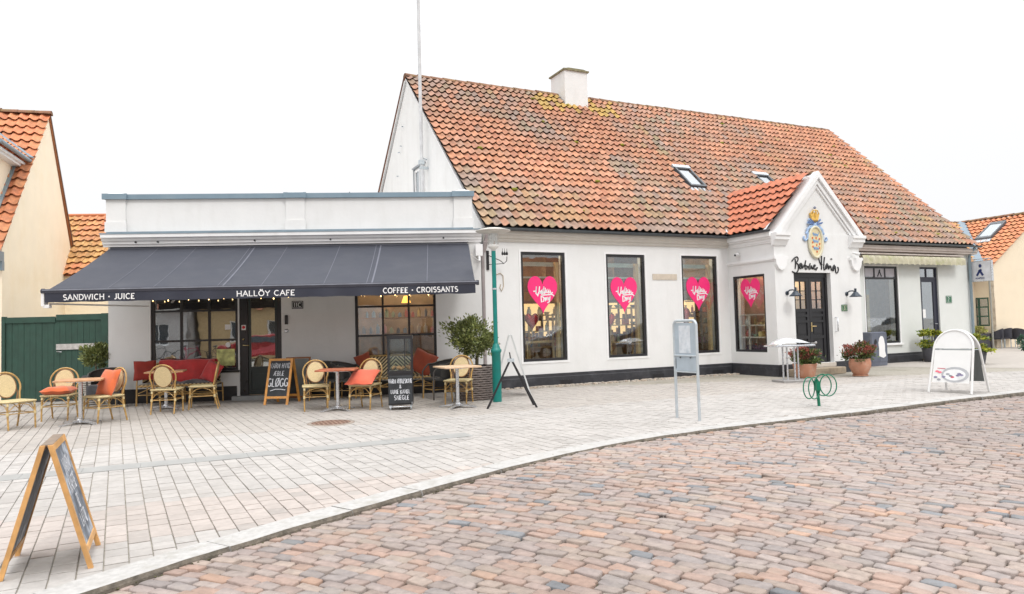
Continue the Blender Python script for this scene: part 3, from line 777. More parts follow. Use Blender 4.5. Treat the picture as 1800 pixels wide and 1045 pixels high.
# side walls of the entrance
ws = (-1.30, -.16, .59, 2.60)
m = MB(); m.M = Matrix(((0, 1, 0, 0), (1, 0, 0, 0), (0, 0, 1, 0), (0, 0, 0, 1)))   # x<->y
wallholes(m, EY + .28, 0, .02, 3.62, [ws], EX0, EX0 + .25)
m.M = None
sp('side_wall', m, WHITE)
m = MB(); m.box(EX1 - .25, EX1, EY + .28, 0, .02, 3.62); sp('side_wall', m, WHITE)
m = MB(); f_ = MB()
def ybox(m, y0, y1, z0, z1, x0, x1): return m.box(x0, x1, y0, y1, z0, z1)
ybox(f_, ws[0], ws[0] + .06, ws[2], ws[3], EX0 + .02, EX0 + .10); ybox(f_, ws[1] - .06, ws[1], ws[2], ws[3], EX0 + .02, EX0 + .10)
ybox(f_, ws[0] + .06, ws[1] - .06, ws[2], ws[2] + .06, EX0 + .02, EX0 + .10); ybox(f_, ws[0] + .06, ws[1] - .06, ws[3] - .06, ws[3], EX0 + .02, EX0 + .10)
w4 = sp('window', f_, BLACK); p = MB(); ybox(p, ws[0] + .05, ws[1] - .05, ws[2] + .05, ws[3] - .05, EX0 + .05, EX0 + .058); sp('pane', p, GLASSC, w4)
m = MB(); m.add([], [])
for a, b, z0, z1 in ((-.03, .03, 3.36, 3.40), (-.05, .03, 3.40, 3.47), (-.09, .03, 3.47, 3.52), (-.14, .03, 3.52, 3.63)): m.box(EX0 + a, EX0, EY, -.15, z0, z1)
sp('cornice', m, WHITE2)
m = MB(); m.box(EX0 - .05, EX0, EY, -.0, 2.93, 2.99); m.box(EX0 - .03, EX0, EY, -.0, 2.90, 2.93); sp('string_course', m, WHITE2)
m = MB(); m.box(EX0 - .035, EX0, EY - .035, -.036, -.02, .20); m.box(EX0 - .02, EX0, EY - .02, -.036, .20, .283); m.box(EX0, 14.40, EY - .035, EY, -.02, .20); m.box(EX0, 14.40, EY - .02, EY, .20, .283)
m.box(15.80, EX1 + .035, EY - .035, EY, -.02, .20); m.box(15.80, EX1 + .02, EY - .02, EY, .20, .283); m.box(EX1, EX1 + .035, EY, 0, -.02, .24)
sp('plinth', m, PLINTH)
# side gutter
m = MB(); n = 8; y_, z_, r_ = EX0 - .17, 3.685, .06
prf = [(y_ - r_ * math.cos(PI * k / n), z_ - r_ * math.sin(PI * k / n)) for k in range(n + 1)] + [(y_ - (r_ - .008) * math.cos(PI * k / n), z_ - (r_ - .008) * math.sin(PI * k / n)) for k in range(n, -1, -1)]
m.add([(a, EY - .02, b) for a, b in prf] + [(a, -.2, b) for a, b in prf], [tuple(range(len(prf)))] + [(i, i + len(prf), (i + 1) % len(prf) + len(prf), (i + 1) % len(prf)) for i in range(len(prf))])
sp('gutter', m, ZINCD)
# step, threshold, door
m = MB(); m.rbox(14.0, 15.74, EY - .38, EY - .036, 0, .165, .012); sp('step', m, STONE)
m = MB(); m.box(14.40, 15.80, EY - .03, EY + .12, .17, .268); sp('threshold', m, mat('pale_threshold', (.55, .5, .44), .7))
d = MB(); yd = EY + .14
d.box(14.44, 14.52, yd - .02, yd + .08, .27, 2.61); d.box(15.68, 15.76, yd - .02, yd + .08, .27, 2.61); d.box(14.52, 15.68, yd - .02, yd + .08, 2.49, 2.61)
fr_ = sp('door_frame', d, BLACK)
def leaf(x0, x1):
    d = MB(); st = .09
    d.box(x0, x0 + st, yd, yd + .05, .28, 2.49); d.box(x1 - st, x1, yd, yd + .05, .28, 2.49)
    for z0, z1 in ((.28, .42), (.90, .98), (1.32, 1.38), (1.47, 1.53), (1.60, 1.68), (2.38, 2.49)): d.box(x0 + st, x1 - st, yd, yd + .05, z0, z1)
    for z0, z1 in ((.42, .90), (.98, 1.32), (1.38, 1.47), (1.53, 1.60)):
        d.box(x0 + st, x1 - st, yd + .025, yd + .04, z0, z1)
        if z1 - z0 > .2: d.box(x0 + st + .04, x1 - st - .04, yd + .012, yd + .026, z0 + .05, z1 - .05)
    xm = (x0 + x1) / 2; d.box(xm - .01, xm + .01, yd + .005, yd + .045, 1.68, 2.38)
    for z in (1.91, 2.14): d.box(x0 + st, x1 - st, yd + .006, yd + .044, z - .01, z + .01)
    return d
for a, b in ((14.53, 15.095), (15.105, 15.67)):
    o = sp('door', leaf(a, b), BLACK)
    p = MB(); p.box(a + .09, b - .09, yd + .022, yd + .028, 1.68, 2.38); sp('pane', p, GLASS, o)
p = MB(); p.tube([(15.15, yd - .0, 1.22), (15.15, yd - .05, 1.22), (15.27, yd - .05, 1.22)], .012, 8); p.box(15.135, 15.165, yd - .008, yd, 1.08, 1.32); p.lathe([(0, 0), (.018, 0), (.018, .01), (0, .01)], 8, c=(15.15, yd - .01)); sp('handle', p, mat('brass', (.65, .5, .25), .3, .9), o)
p = MB(); p.box(14.42, 15.78, yd + .6, yd + .62, .1, 2.7); sp('lobby_wall', p, mat('lobby_wallpaper', (.70, .50, .30), .8), fr_)
p = MB(); p.box(14.7, 15.5, yd + .2, yd + .34, 2.62, 2.66); sp('added_lobby_light', p, WARMP, fr_)  # glowing panel added to brighten the dark door panes
# entrance roof (tiles left slope, right slope)
V1 = Vector((1.56, 0, 1.52)); V2 = Vector((-1.56, 0, 1.52)); vl = V1.length
rt = MB()
def skipL(u, v):  # u runs from the gable back toward the main roof
    x = EX0 - .20 + v * V1.x / vl; z = 3.70 + v * V1.z / vl; y = EY - .02 + u
    return z < ZE + (y + .25) * KS - .03
tiles(rt, (EX0 - .20, EY + .0, 3.70), (0, 1, 0), V1, 3.05, vl, .235, .32, lambda u, v: skipL(u, v), col_new, .024)
tiles(rt, (EX1 + .20, EY + .0, 3.70), (0, 1, 0), V2, 3.05, vl, .235, .32, lambda u, v: skipL(u, v), col_new, .024)
er = sp('entrance_roof', rt, TILE)
s_ = MB(); s_.quad((EX0 - .18, EY + .2, 3.66), (EX0 - .18, 0, 3.66), (EC, 1.45, 5.16), (EC, EY + .2, 5.16)); s_.quad((EX1 + .18, EY + .2, 3.66), (EX1 + .18, 0, 3.66), (EC, 1.45, 5.16), (EC, EY + .2, 5.16)); sp('roof_felt', s_, mat('felt', (.03, .03, .03), .9), er)
def ridge_tiles(a, b, r=.10, step=.38, m=RIDGE, parent=None, fn=None, up=.0):
    a, b = Vector(a), Vector(b); L_ = (b - a).length; n = int(L_ / step); t = (b - a).normalized(); side = t.cross(Vector((0, 0, 1))).normalized()
    mb = MB()
    for i in range(n):
        p = a + t * (i * L_ / n - .02); q = a + t * ((i + 1) * L_ / n + .02); dz = random.uniform(-.006, .01)
        vs = []
        for P_, rr in ((p, r * 1.08), (q, r * .93)):
            for k in range(7):
                an = PI * k / 6; vs.append(P_ + side * math.cos(an) * rr * 1.25 + Vector((0, 0, math.sin(an) * rr + dz - .03)))
        mb.add(vs, [(k, k + 1, k + 8, k + 7) for k in range(6)] + [tuple(range(7)), tuple(range(13, 6, -1))], 0, True)
    return fn('ridge', mb, m, parent)
ridge_tiles((EC, EY + .1, 5.24), (EC, 1.45, 5.24), .07, .34, parent=er, fn=sp)
# valley flashings
for sg, xa in ((1, EX0 - .05), (-1, EX1 + .05)):
    m = MB(); A = Vector((xa - .05 * sg, -.30, 3.71)); Bp = Vector((EC - sg * .15, 1.38, 5.20)); t = (Bp - A).normalized()
    n1 = Vector((-sg, 0, 0)); 
    m.quad(A + Vector((-.20 * sg, 0, .02)), Bp + Vector((-.20 * sg, 0, .02)), Bp + Vector((.02 * sg, -.0, .01)), A + Vector((.02 * sg, 0, .0)))
    m.quad(A + Vector((.02 * sg, 0, .0)), Bp + Vector((.02 * sg, 0, .01)), Bp + Vector((.10 * sg, -.10, .07)), A + Vector((.10 * sg, -.10, .07)))
    sp('valley_flashing', m, LEAD)
# ---- main roof
Vv = Vector((0, 5.714, 5.335)); VL = Vv.length
SK = [(13.86, 14.46, 1.52, 2.32), (17.05, 17.65, 1.52, 2.32)]; CH = (11.74, 12.60, 4.93, 5.85)
def skipM(u, v):
    x = X0 - .08 + u; y = -.25 + v * 5.714 / VL; z = ZE + v * 5.335 / VL
    for a, b, c, d in SK:
        if a - .02 < x < b + .02 and c - .05 < y < d + .05: return True
    if CH[0] < x < CH[1] and y > CH[2] - .05: return True
    h = 3.70 + 1.52 * (1 - abs(x - EC) / 1.76)
    if abs(x - EC) < 1.62 and z < h: return True
    return False
rt = MB(); tiles(rt, (X0 - .08, -.27, ZE + .03), (1, 0, 0), Vv, X1 - X0 + .16, VL, .207, .322, skipM, col_main)
roof = sp('roof', rt, TILE)
s_ = MB(); s_.quad((X0 - .05, -.24, ZE - .01), (EX0 - .1, -.24, ZE - .01), (EX0 - .1, 5.464, 8.98), (X0 - .05, 5.464, 8.98)); s_.quad((EX1 + .1, -.24, ZE - .01), (X1 + .05, -.24, ZE - .01), (X1 + .05, 5.464, 8.98), (EX1 + .1, 5.464, 8.98))
s_.add([(EX0 - .1, -.24, ZE - .01), (EC, 1.4, 5.20), (EX1 + .1, -.24, ZE - .01), (EX1 + .1, 5.464, 8.98), (EX0 - .1, 5.464, 8.98)], [(0, 1, 4), (1, 3, 4), (1, 2, 3)])
sp('roof_felt', s_, mat('felt'), roof)
s_ = MB(); s_.quad((X1 + .06, 11.2, ZE), (X0 - .06, 11.2, ZE), (X0 - .06, 5.464, 9.0), (X1 + .06, 5.464, 9.0)); sp('rear_slope', s_, mat('rear_tiles', (.38, .15, .08), .9), roof)
ridge_tiles((X0 - .05, 5.464, 9.02), (CH[0], 5.464, 9.02), .11, .38, parent=roof, fn=sp); ridge_tiles((CH[1], 5.464, 9.02), (X1 + .05, 5.464, 9.02), .11, .38, parent=roof, fn=sp)
c = MB(); c.box(CH[0], CH[1], CH[2], CH[3], 8.2, 9.72); ch_ = sp('chimney', c, WHITE, roof)
c = MB(); c.box(CH[0] - .05, CH[1] + .05, CH[2] - .05, CH[3] + .05, 9.72, 9.77); c.prism([(CH[0] - .02, 9.77), (CH[1] + .02, 9.77), (CH[1] - .15, 9.81), (CH[0] + .15, 9.81)], CH[2] - .02, CH[3] + .02); sp('chimney_cap', c, mat('mossy_cap', (.22, .2, .12), .9, var=.3, scale=8), roof)
def slope_pt(x, y, h=0):
    n = Vector((0, -5.335, 5.714)).normalized(); return Vector((x, y, ZE + (y + .25) * KS)) + n * h
def skylight(x0, x1, y0, y1):
    m = MB()
    def bx_(xa, xb, ya, yb, h0, h1, mm):
        vs = [slope_pt(x, y, h) for h in (h0, h1) for x, y in ((xa, ya), (xb, ya), (xb, yb), (xa, yb))]
        mm.add(vs, [(0, 3, 2, 1), (4, 5, 6, 7), (0, 1, 5, 4), (1, 2, 6, 5), (2, 3, 7, 6), (3, 0, 4, 7)])
    for a in ((x0, x0 + .06, y0, y1), (x1 - .06, x1, y0, y1), (x0 + .06, x1 - .06, y0, y0 + .05), (x0 + .06, x1 - .06, y1 - .09, y1)): bx_(*a, -.05, .11, m)
    o = sp('skylight', m, mat('skylight_frame', (.10, .11, .12), .5), roof)
    m = MB(); bx_(x0 + .05, x1 - .05, y0 + .05, y1 - .08, .06, .07, m); q = sp('skylight_glass', m, GLASSR, roof)
    m = MB(); bx_(x0 + .05, x1 - .05, y0 + .05, y1 - .08, -.08, -.06, m); sp('skylight_blind', m, mat('grey_blind', (.5, .52, .54), .8), roof)
    m = MB(); bx_(x0 - .02, x1 + .02, y1 - .06, y1 + .05, .03, .12, m)
    sp('skylight_flashing', m, LEAD, roof); m = MB()
    for k in range(5): a = x0 - .06 + k * .155; bx_(a, a + .10, y0 - .14, y0 - .02, .02, .055, m)
    sp('lead_apron', m, LEAD, roof)
for a in SK: skylight(*a)
# moss cushions on the tiles
m = MB(); ms = random.Random(5)
for i in range(46):
    x = ms.uniform(X0 + .5, X1 - 1); y = ms.uniform(0, 5.1)
    if abs(x - EC) < 2 and y < 1.8: continue
    p = slope_pt(x, y, .06); r_ = ms.uniform(.03, .085)
    m.sphere(p, r_, 7, 5, sc=(1.2, 1, .6))
tag(sp('moss', m, mat('moss', (.20, .20, .02), .95, var=.4, scale=20, bump=.8, bscale=60), roof), kind='stuff')
# downpipes
m = MB(); m.tube([(X0 - .02, -.24, 3.62), (X0 - .02, -.20, 3.45), (X0 - .06, -.06, 3.15), (X0 - .06, -.06, .05)], .04, 10)
m.tube([(X0 - .03, -.18, 3.36), (X0 - .055, -.08, 3.14)], .06, 10); sp('downpipe', m, mat('pinkish_grey_pipe', (.36, .32, .32), .5, .2))
m = MB(); m.tube([(X1 - .08, -.28, 3.62), (X1 - .08, -.08, 3.35), (X1 - .08, -.08, .05)], .045, 10); sp('downpipe', m, ZINC)
# interior of the shop
rm = room(7.0, 13.7, .3, 3.2, .45, 3.4); intr = sp('interior_wall', rm, ROOMW)
rm = MB()
for x in (9.8, 12.12): rm.box(x, x + .10, .9, 3.0, .45, 3.4)
sp('partition', rm, mat('walnut_partition', (.15, .10, .06), .6, var=.3), intr)
rm = MB(); a_, b_, c_, d_, e_, f_2 = 14.05, 16.6, -1.38, 3.0, .45, 3.4
rm.quad((14.39, c_, e_), (14.39, .05, e_), (14.39, .05, f_2), (14.39, c_, f_2)); rm.quad((a_, d_, e_), (b_, d_, e_), (b_, d_, f_2), (a_, d_, f_2)); rm.quad((a_, c_, e_), (b_, c_, e_), (b_, d_, e_), (a_, d_, e_)); rm.quad((a_, c_, f_2), (b_, c_, f_2), (b_, d_, f_2), (a_, d_, f_2)); rm.quad((a_, .05, e_), (14.39, .05, e_), (14.39, .05, f_2), (a_, .05, f_2)); rm.quad((15.8, c_, e_), (15.8, d_, e_), (15.8, d_, f_2), (15.8, c_, f_2))
sp('interior_wall', rm, mat('pale_pink_wall', (.50, .33, .26), .8))
rm = room(17.2, 24.0, .3, 3.0, .4, 3.4); sp('interior_wall', rm, mat('shoe_shop_wall', (.42, .34, .24), .8, var=.2))
for nm_, bx_ in (('ceiling_lamp', [(7.6, 8.5, .7, .76), (9.9, 10.9, .7, .76), (12.3, 13.2, .7, .76), (7.6, 8.5, 2.2, 2.26), (10, 10.9, 2.2, 2.26), (12.3, 13.2, 2.2, 2.26), (19.4, 20.4, .9, .96)]),):
    for a, b, c_, d_ in bx_:
        m = MB(); m.box(a, b, c_, d_ + .06, 3.32, 3.36); sp('ceiling_lamp', m, WARMP, intr)
m = MB(); m.box(14.12, 14.3, -1.2, -.3, 3.3, 3.34); sp('ceiling_lamp', m, WARMP, intr)

# ================================================================== CAFE BUILDING
CX = (7.0, 0, 0)
cafe = thing('cafe_building', 'low flat-roofed white cafe building with a blue-grey capped parapet', 'building', FC(-7.0, 0), YC)
def cpt(name, mb, m, parent=None): return mb.build(name, m, parent or cafe, CX)
CA, CB = -7.0, 0.98
w1, dr, w2 = (-6.14, -4.33, .64, 2.55), (-4.30, -3.41, .0, 2.55), (-1.83, -.05, .64, 2.55)
cpt('wall', wallholes(MB(), CA, CB, .0, 3.34, [w1, dr, w2], 0, .3), WHITE)
m = MB(); m.box(CA, CA + .3, .3, 7, 0, 3.6); m.box(CB - .3, CB, .3, .8, 0, 3.6); m.box(CA, CB - .3, 6.7, 7, 0, 3.6); m.box(CA, CB - .3, .3, 6.7, 3.5, 3.6); cpt('rear_wall', m, WHITE)
m = MB(); m.box(CA - .0, .79, .0, .26, 3.66, 4.37); m.box(CA, CA + .26, .26, 4, 3.66, 4.3)
par = cpt('parapet', m, WHITE)
m = MB()
for a, b in ((-7.02, -6.62), (-3.27, -2.87), (.40, .81)):
    m = MB(); m.box(a, b, -.05, 0, 3.66, 4.37); m.box(a - .02, b + .02, -.07, -.05, 3.66, 3.88)
    cpt('pilaster', m, WHITE, par)
m = MB(); m.box(-7.06, .84, -.06, .32, 4.37, 4.475)
for a, b in ((-7.08, -6.58), (-3.31, -2.83), (.36, .86)): m.box(a, b, -.11, -.06, 4.365, 4.485)
cpt('parapet_cap', m, mat('blue_grey_cap', (.20, .28, .34), .5, .2, var=.06, scale=3, stain=(.28, .36, .41), sscale=2, samt=.4), par)
m = MB()
for a in (-6.83, -3.07, .61):
    m = MB(); m.add([(a - .22, -.06, 4.485), (a + .22, -.06, 4.485), (a + .22, .3, 4.485), (a - .22, .3, 4.485), (a, .12, 4.57)], [(0, 1, 4), (1, 2, 4), (2, 3, 4), (3, 0, 4)])
    cpt('pilaster_top', m, WHITE2, par)
m = MB(); m.box(-7.10, CB, -.20, .02, 3.60, 3.625); m.box(-7.0, .82, -.09, .0, 3.625, 3.665); cpt('ledge_flashing', m, ZINC)
m = MB(); m.prof([(0, 3.345), (-.05, 3.345), (-.055, 3.39), (-.09, 3.40), (-.095, 3.455), (-.13, 3.465), (-.15, 3.51), (-.19, 3.53), (-.19, 3.60), (0, 3.60)], -7.08, CB + .02); cpt('cornice', m, WHITE2)
m = MB()
for a in (-5.9, -3.9, -2.3, .15, -6.35): cpt('drain_spout', MB().tube([(a, -.19, 3.42), (a, -.23, 3.42)], .022, 8), BLACK)
for a, b in ((CA, -4.36), (-3.38, CB)):
    m = MB(); m.box(a, b, -.02, 0, -.02, .30); cpt('plinth', m, BLACK)
def cwin(w_):
    f = MB(); frame_ring(f, w_[0], w_[1], w_[2], w_[3], .06, .04, .12)
    L3 = (w_[1] - w_[0]) / 3
    for k in (1, 2): x = w_[0] + .03 + k * (w_[1] - w_[0] - .06) / 3; f.box(x - .022, x + .022, .045, .115, w_[2] + .06, w_[3] - .06)
    for z in (1.30, 1.945): f.box(w_[0] + .06, w_[1] - .06, .05, .11, z - .022, z + .022)
    o = cpt('window', f, BLACK); p = MB(); p.box(w_[0] + .05, w_[1] - .05, .078, .086, w_[2] + .05, w_[3] - .05); cpt('pane', p, GLASSC if w_[0] > -3 else GLASSR, o)
    p = MB(); p.box(w_[0] - .03, w_[1] + .03, -.04, .0, w_[2] - .045, w_[2]); cpt('sill', p, BLACK, o); return o
cw1 = cwin(w1); cw2 = cwin(w2)
m = MB(); m.box(-4.80, -4.42, .072, .076, .74, 1.10); cpt('poster', m, mat('yellow_green_poster', (.62, .64, .25), .6, var=.4, scale=9), cw1)
m = MB(); m.box(-4.62, -4.50, .072, .076, 1.52, 1.63); cpt('sticker', m, LETTER, cw1); m = MB(); m.lathe([(0, 0), (.055, 0), (.055, .004), (0, .004)], 12); m.M = None
st = cpt('sticker', MB().prism([(-4.56 + .055 * math.cos(2 * PI * k / 12), 1.19 + .055 * math.sin(2 * PI * k / 12)) for k in range(12)], .072, .076), LETTER, cw1)
# door
d = MB(); d.box(-4.33, -4.13, .03, .13, .05, 2.55); d.box(-3.50, -3.41, .03, .13, .05, 2.55); d.box(-4.13, -3.50, .03, .13, 2.42, 2.55)
cd_ = cpt('door_frame', d, BLACK)
d = MB(); d.box(-4.12, -4.07, .05, .10, .10, 2.40); d.box(-3.56, -3.51, .05, .10, .10, 2.40); d.box(-4.07, -3.56, .05, .10, 2.3, 2.4); d.box(-4.07, -3.56, .05, .10, .10, .18); d.box(-4.07, -3.56, .05, .10, .60, .70)
d.box(-4.07, -3.56, .075, .09, .18, .60); d.box(-4.0, -3.63, .062, .076, .24, .54); d.box(-4.07, -3.56, .035, .05, .655, .69)
door_c = cpt('door', d, DGREEN)
p = MB(); p.box(-4.07, -3.56, .07, .078, .70, 2.30); cpt('pane', p, GLASSR, door_c)
p = MB(); p.tube([(-4.22, .03, 1.17), (-4.22, -.02, 1.17), (-4.09, -.02, 1.165)], .011, 8); p.sphere((-4.22, .02, 1.30), .025, 8, 6); cpt('handle', p, mat('brass'), door_c)
p = MB(); p.box(-4.26, -4.17, .026, .03, 1.50, 1.61); stn = cpt('sticker', p, LETTER, door_c)
p = MB(); p.lathe([(0, 0), (.03, 0)], 10); p = MB(); p.prism([(-4.215 + .034 * math.cos(2 * PI * k / 12), 1.56 + .034 * math.sin(2 * PI * k / 12)) for k in range(12)], .022, .026); cpt('sticker_mark', p, mat('red_mark', (.6, .03, .04), .5), door_c)
m = MB(); m.box(-4.42, -3.38, -.20, .03, -.01, .085); cpt('step', m, mat('door_step', (.33, .34, .34), .7, bump=.2))
# cafe interior
cpt('interior_wall', room(-6.6, -3.2, .32, 3.6, .0, 3.2), ROOMD)
ci = cpt('interior_wall', room(-2.3, .4, .32, 3.2, .0, 3.2), ROOMC)
m = MB()
for a, b, c_ in ((-1.6, -.9, 1.0), (-.8, -.2, 1.8), (-1.7, -.3, 2.6)): m.box(a, b, c_, c_ + .25, 3.1, 3.14)
cpt('ceiling_lamp', m, WARMP, ci)
m = MB(); m.box(-5.2, -4.6, 1.2, 1.5, 3.1, 3.14); cpt('ceiling_lamp', m, WARMP)
m = MB(); m.box(-4.1, -3.6, 2.2, 2.5, 3.1, 3.14); cpt('ceiling_lamp', m, WARMP)

# ---- awning
aw = thing('awning', 'wide dark slate awning pulled out over the cafe front with white lettering', 'awning', FC(-3.13, 0), YC)
AX = (3.13, 0, 0)
def ap(name, mb, m, parent=None): return mb.build(name, m, parent or aw, AX)
a0, a1, yf, zb_, zf = -6.97, .71, -2.5, 3.30, 2.27
m = MB(); NX, NY = 64, 14; vs = []
for j in range(NY + 1):
    for i in range(NX + 1):
        u, v = i / NX, j / NY; sag = .035 * math.sin(PI * v) * (1 + .25 * math.sin(u * 9))
        vs.append((a0 + (a1 - a0) * u, yf * v - .03, zb_ + (zf - zb_) * v - sag + .006 * math.sin(u * 60) * math.sin(PI * v)))
m.add(vs, [(j * (NX + 1) + i, j * (NX + 1) + i + 1, (j + 1) * (NX + 1) + i + 1, (j + 1) * (NX + 1) + i) for j in range(NY) for i in range(NX)], 0, True)
cl = ap('canopy', m, AWN)
m = MB()
for k in range(1, 8):
    x = a0 + (a1 - a0) * k / 8 + (.05 if k % 2 else -.12)
    for dx, wd in ((0, .012),) + (((.10, .03),) if k in (3, 6) else ()):
        vs = []
        for j in range(NY + 1):
            v = j / NY; u = (x - a0) / (a1 - a0); sag = .035 * math.sin(PI * v) * (1 + .25 * math.sin(u * 9)) - .006
            for e_ in (-wd / 2, wd / 2): vs.append((x + dx + e_, yf * v - .03, zb_ + (zf - zb_) * v - sag + .006 * math.sin(u * 60) * math.sin(PI * v)))
        m.add(vs, [(2 * j, 2 * j + 1, 2 * j + 3, 2 * j + 2) for j in range(NY)])
ap('seam', m, mat('pale_seam', (.13, .135, .165), .8), cl)
m = MB(); m.box(a0 - .05, a1 + .05, yf - .07, yf + .02, zf - .035, zf + .035); m.tube([(a0 - .07, yf - .02, zf), (a0 - .02, yf - .02, zf)], .05, 10); m.tube([(a1 + .02, yf - .02, zf), (a1 + .07, yf - .02, zf)], .05, 10)
ap('front_bar', m, mat('slate_bar', (.035, .036, .05), .4))
m = MB(); m.box(a0 - .04, a1 + .04, yf - .078, yf - .072, zf + .008, zf + .03); ap('bar_highlight', m, mat('bar_highlight_paint', (.25, .27, .32), .4, .5))  # paler strip stands in for light catching the front bar
m = MB(); vs = []
for j, z in enumerate((zf - .03, zf - .12, zf - .205)):
    for i in range(121):
        x = a0 + (a1 - a0) * i / 120; vs.append((x, yf - .062 + .008 * j * math.sin(i * .55), z + (.004 * math.sin(i * .8) if j == 2 else 0)))
m.add(vs, [(j * 121 + i, j * 121 + i + 1, (j + 1) * 121 + i + 1, (j + 1) * 121 + i) for j in range(2) for i in range(120)], 0, True)
val = ap('valance', m, AWND)
m = MB(); put = lambda a, b: (a, yf - .078, b)
for s_, xa, xb in (('SANDWICH . JUICE', -6.65, -5.43), ('HALLÖY CAFE', -3.655, -2.616), ('COFFEE . CROISSANTS', -1.013, .378)):
    k = (xb - xa) / textw(s_, .095, .14); text(m, s_, xa, zf - .165, .092, .0165, put, track=.14, serif=.13, xs=k * .095 / .092)
ap('lettering', m, LETTER, val)
m = MB(); m.tube([(a0 + .03, .0, 3.30), (a1 - .03, 0, 3.30)], .05, 10); m.box(a0, a1, -.05, 0, 3.34, 3.36); ap('roller', m, mat('slate_bar'))
for x in (a0 + .35, a1 - .35, -3.1):
    d_ = 1 if x < -3 else -1
    m = MB(); m.tube([(x, -.06, 3.16), (x + .75 * d_, -1.25, 2.62), (x, yf + .03, zf - .02)], .025, 8); m.box(x - .04, x + .04, -.12, 0, 3.05, 3.22); ap('folding_arm', m, PVCW)
m = MB(); m.box(a0 - .07, a0 - .02, yf - .05, yf + .10, zf - .27, zf - .03); m.box(a0 - .04, a0 + .06, yf - .04, yf + .06, zf - .30, zf - .24); m.bar((a0, yf + .1, zf - .22), (a0 + 1.1, -.8, zf - .24), .02, .03); ap('end_bracket', m, PVCW)
m = MB(); m.box(.86, 1.02, -.14, -.0, 3.02, 3.28); m.tube([(.94, -.1, 3.05), (.94, -.14, 2.9)], .03, 8); m.tube([(.74, -.5, 3.0), (.94, -.12, 2.9)], .008, 5); ap('motor_box', m, PVCW)

# string of little lamps
sl = thing('string_lights', 'string of small warm lamps hanging behind the awning valance', 'lamps', FC(-3.1, -.25, 2.20), YC)
m = MB(); pts = [(-3.1 + 6.2 * i / 60, 0, .06 - .05 * abs(math.sin(i * .42))) for i in range(61)]; m.tube(pts, .006, 4); m.build('wire', BLACK, sl)
for i in (2, 5, 9, 13, 16, 22, 26, 29, 44, 48, 51, 54, 58):
    m = MB(); x, _, z = pts[i]; m.sphere((x, 0, z - .05), .015, 8, 6, sc=(.8, .8, 1.25)); m.build('bulb', WARM, sl)

# ---- small fittings
def plate(name, label, loc, yaw_, w_, h_, txt=None, bgm=None, fg=None, cat='sign', ht=.5, d=.012, wd=.012, border=None):
    t = thing(name, label, cat, loc, yaw_); m = MB(); m.rbox(-w_ / 2, w_ / 2, -d, 0, -h_ / 2, h_ / 2, .004); m.build('plate', bgm, t)
    m = MB(); put = lambda a, b: (a, -d - .002, b)
    if border: pr = h_ * border; ribbon(m, [(-w_ / 2 + pr, -h_ / 2 + pr), (w_ / 2 - pr, -h_ / 2 + pr), (w_ / 2 - pr, h_ / 2 - pr), (-w_ / 2 + pr, h_ / 2 - pr), (-w_ / 2 + pr, -h_ / 2 + pr)], wd * .6, put)
    if txt: ctext(m, txt, 0, -h_ * ht / 2, h_ * ht, wd, put)
    if txt or border: m.build('lettering', fg, t)
    return t
GREENS = mat('green_enamel', (.03, .14, .07), .3)
plate('house_number', 'black oval-edged house number plate reading 11C beside the cafe door', FC(-3.06, -.002, 2.02), YC, .245, .17, '11C', BLACK, LETTER, border=.12)
plate('house_number', 'small green house number plate right of the black double door', FM(16.22, EY - .002, 1.68), YM, .22, .17, '8', GREENS, mat('cream_mark', (.7, .7, .5), .5), border=.16)
plate('house_number', 'small green house number plate between shop door and right corner', FM(23.1, -.002, 1.93), YM, .30, .24, '26', GREENS, LETTER, border=.1)
t = thing('wall_plaque', 'faded beige name plaque between the two right tall windows', 'plaque', FM(11.66, -.002, 2.6), YM)
MB().rbox(-.39, .39, -.015, 0, -.075, .075, .005).build('plate', mat('beige_plaque', (.56, .49, .40), .7, var=.1, scale=12), t)
t = thing('door_bell', 'dark door entry bell on the wall right of the cafe door', 'bell', FC(-3.30, -.002, 1.7), YC)
MB().rbox(-.035, .035, -.03, 0, -.10, .10, .01).build('speaker_panel', BLACK, t); MB().sphere((0, -.01, -.24), .045, 10, 6, sc=(1, .4, 1)).build('push_button', ALU, t)
def wall_lamp(loc, label):
    t = thing('wall_lamp', label, 'lamp', loc, YM, 'barn lamps beside the entrance')
    NAVY = mat('navy_enamel', (.03, .045, .065), .3)
    m = MB(); m.lathe([(.0, .07), (.05, .065), (.075, .03), (.13, -.03), (.165, -.06), (.16, -.06), (.12, -.03), (.07, .02), (0, .05)], 18, c=(0, -.28)); m.build('lamp_shade', NAVY, t)
    m = MB(); m.tube([(0, -.005, .05), (0, -.1, .10), (0, -.2, .10), (0, -.28, .07)], .018, 8); m.tube([(0, -.28, .06), (0, -.28, .16)], .03, 8); m.build('arm', NAVY, t)
    m = MB(); m.lathe([(.055, 0), (.055, .02), (.02, .03)], 14); o = m.build('wall_mount', NAVY, t); o.rotation_euler = (PI / 2, 0, 0); o.location = (0, 0, .03)
    MB().sphere((0, -.28, -.0), .035, 8, 6).build('bulb', mat('pale_bulb', (1, .8, .6), emit=3, var=0), t)
wall_lamp(FM(14.18, EY, 2.05), 'dark barn wall lamp on the left side of the black double door')
wall_lamp(FM(16.33, EY, 2.02), 'dark barn wall lamp on the right side of the black double door')
def camera_(loc, yaw_, label):
    t = thing('security_camera', label, 'camera', loc, yaw_, 'small security cameras'); m = MB(); m.tube([(0, -.04, 0), (.02, -.17, -.03)], .04, 10); m.build('body', PVCW, t)
    m = MB(); m.tube([(.02, -.171, -.03), (.021, -.176, -.031)], .03, 10); m.build('lens', BLACK, t); m = MB(); m.tube([(-.07, 0, .03), (-.03, -.07, 0)], .03, 8); m.build('bracket', PVCW, t)
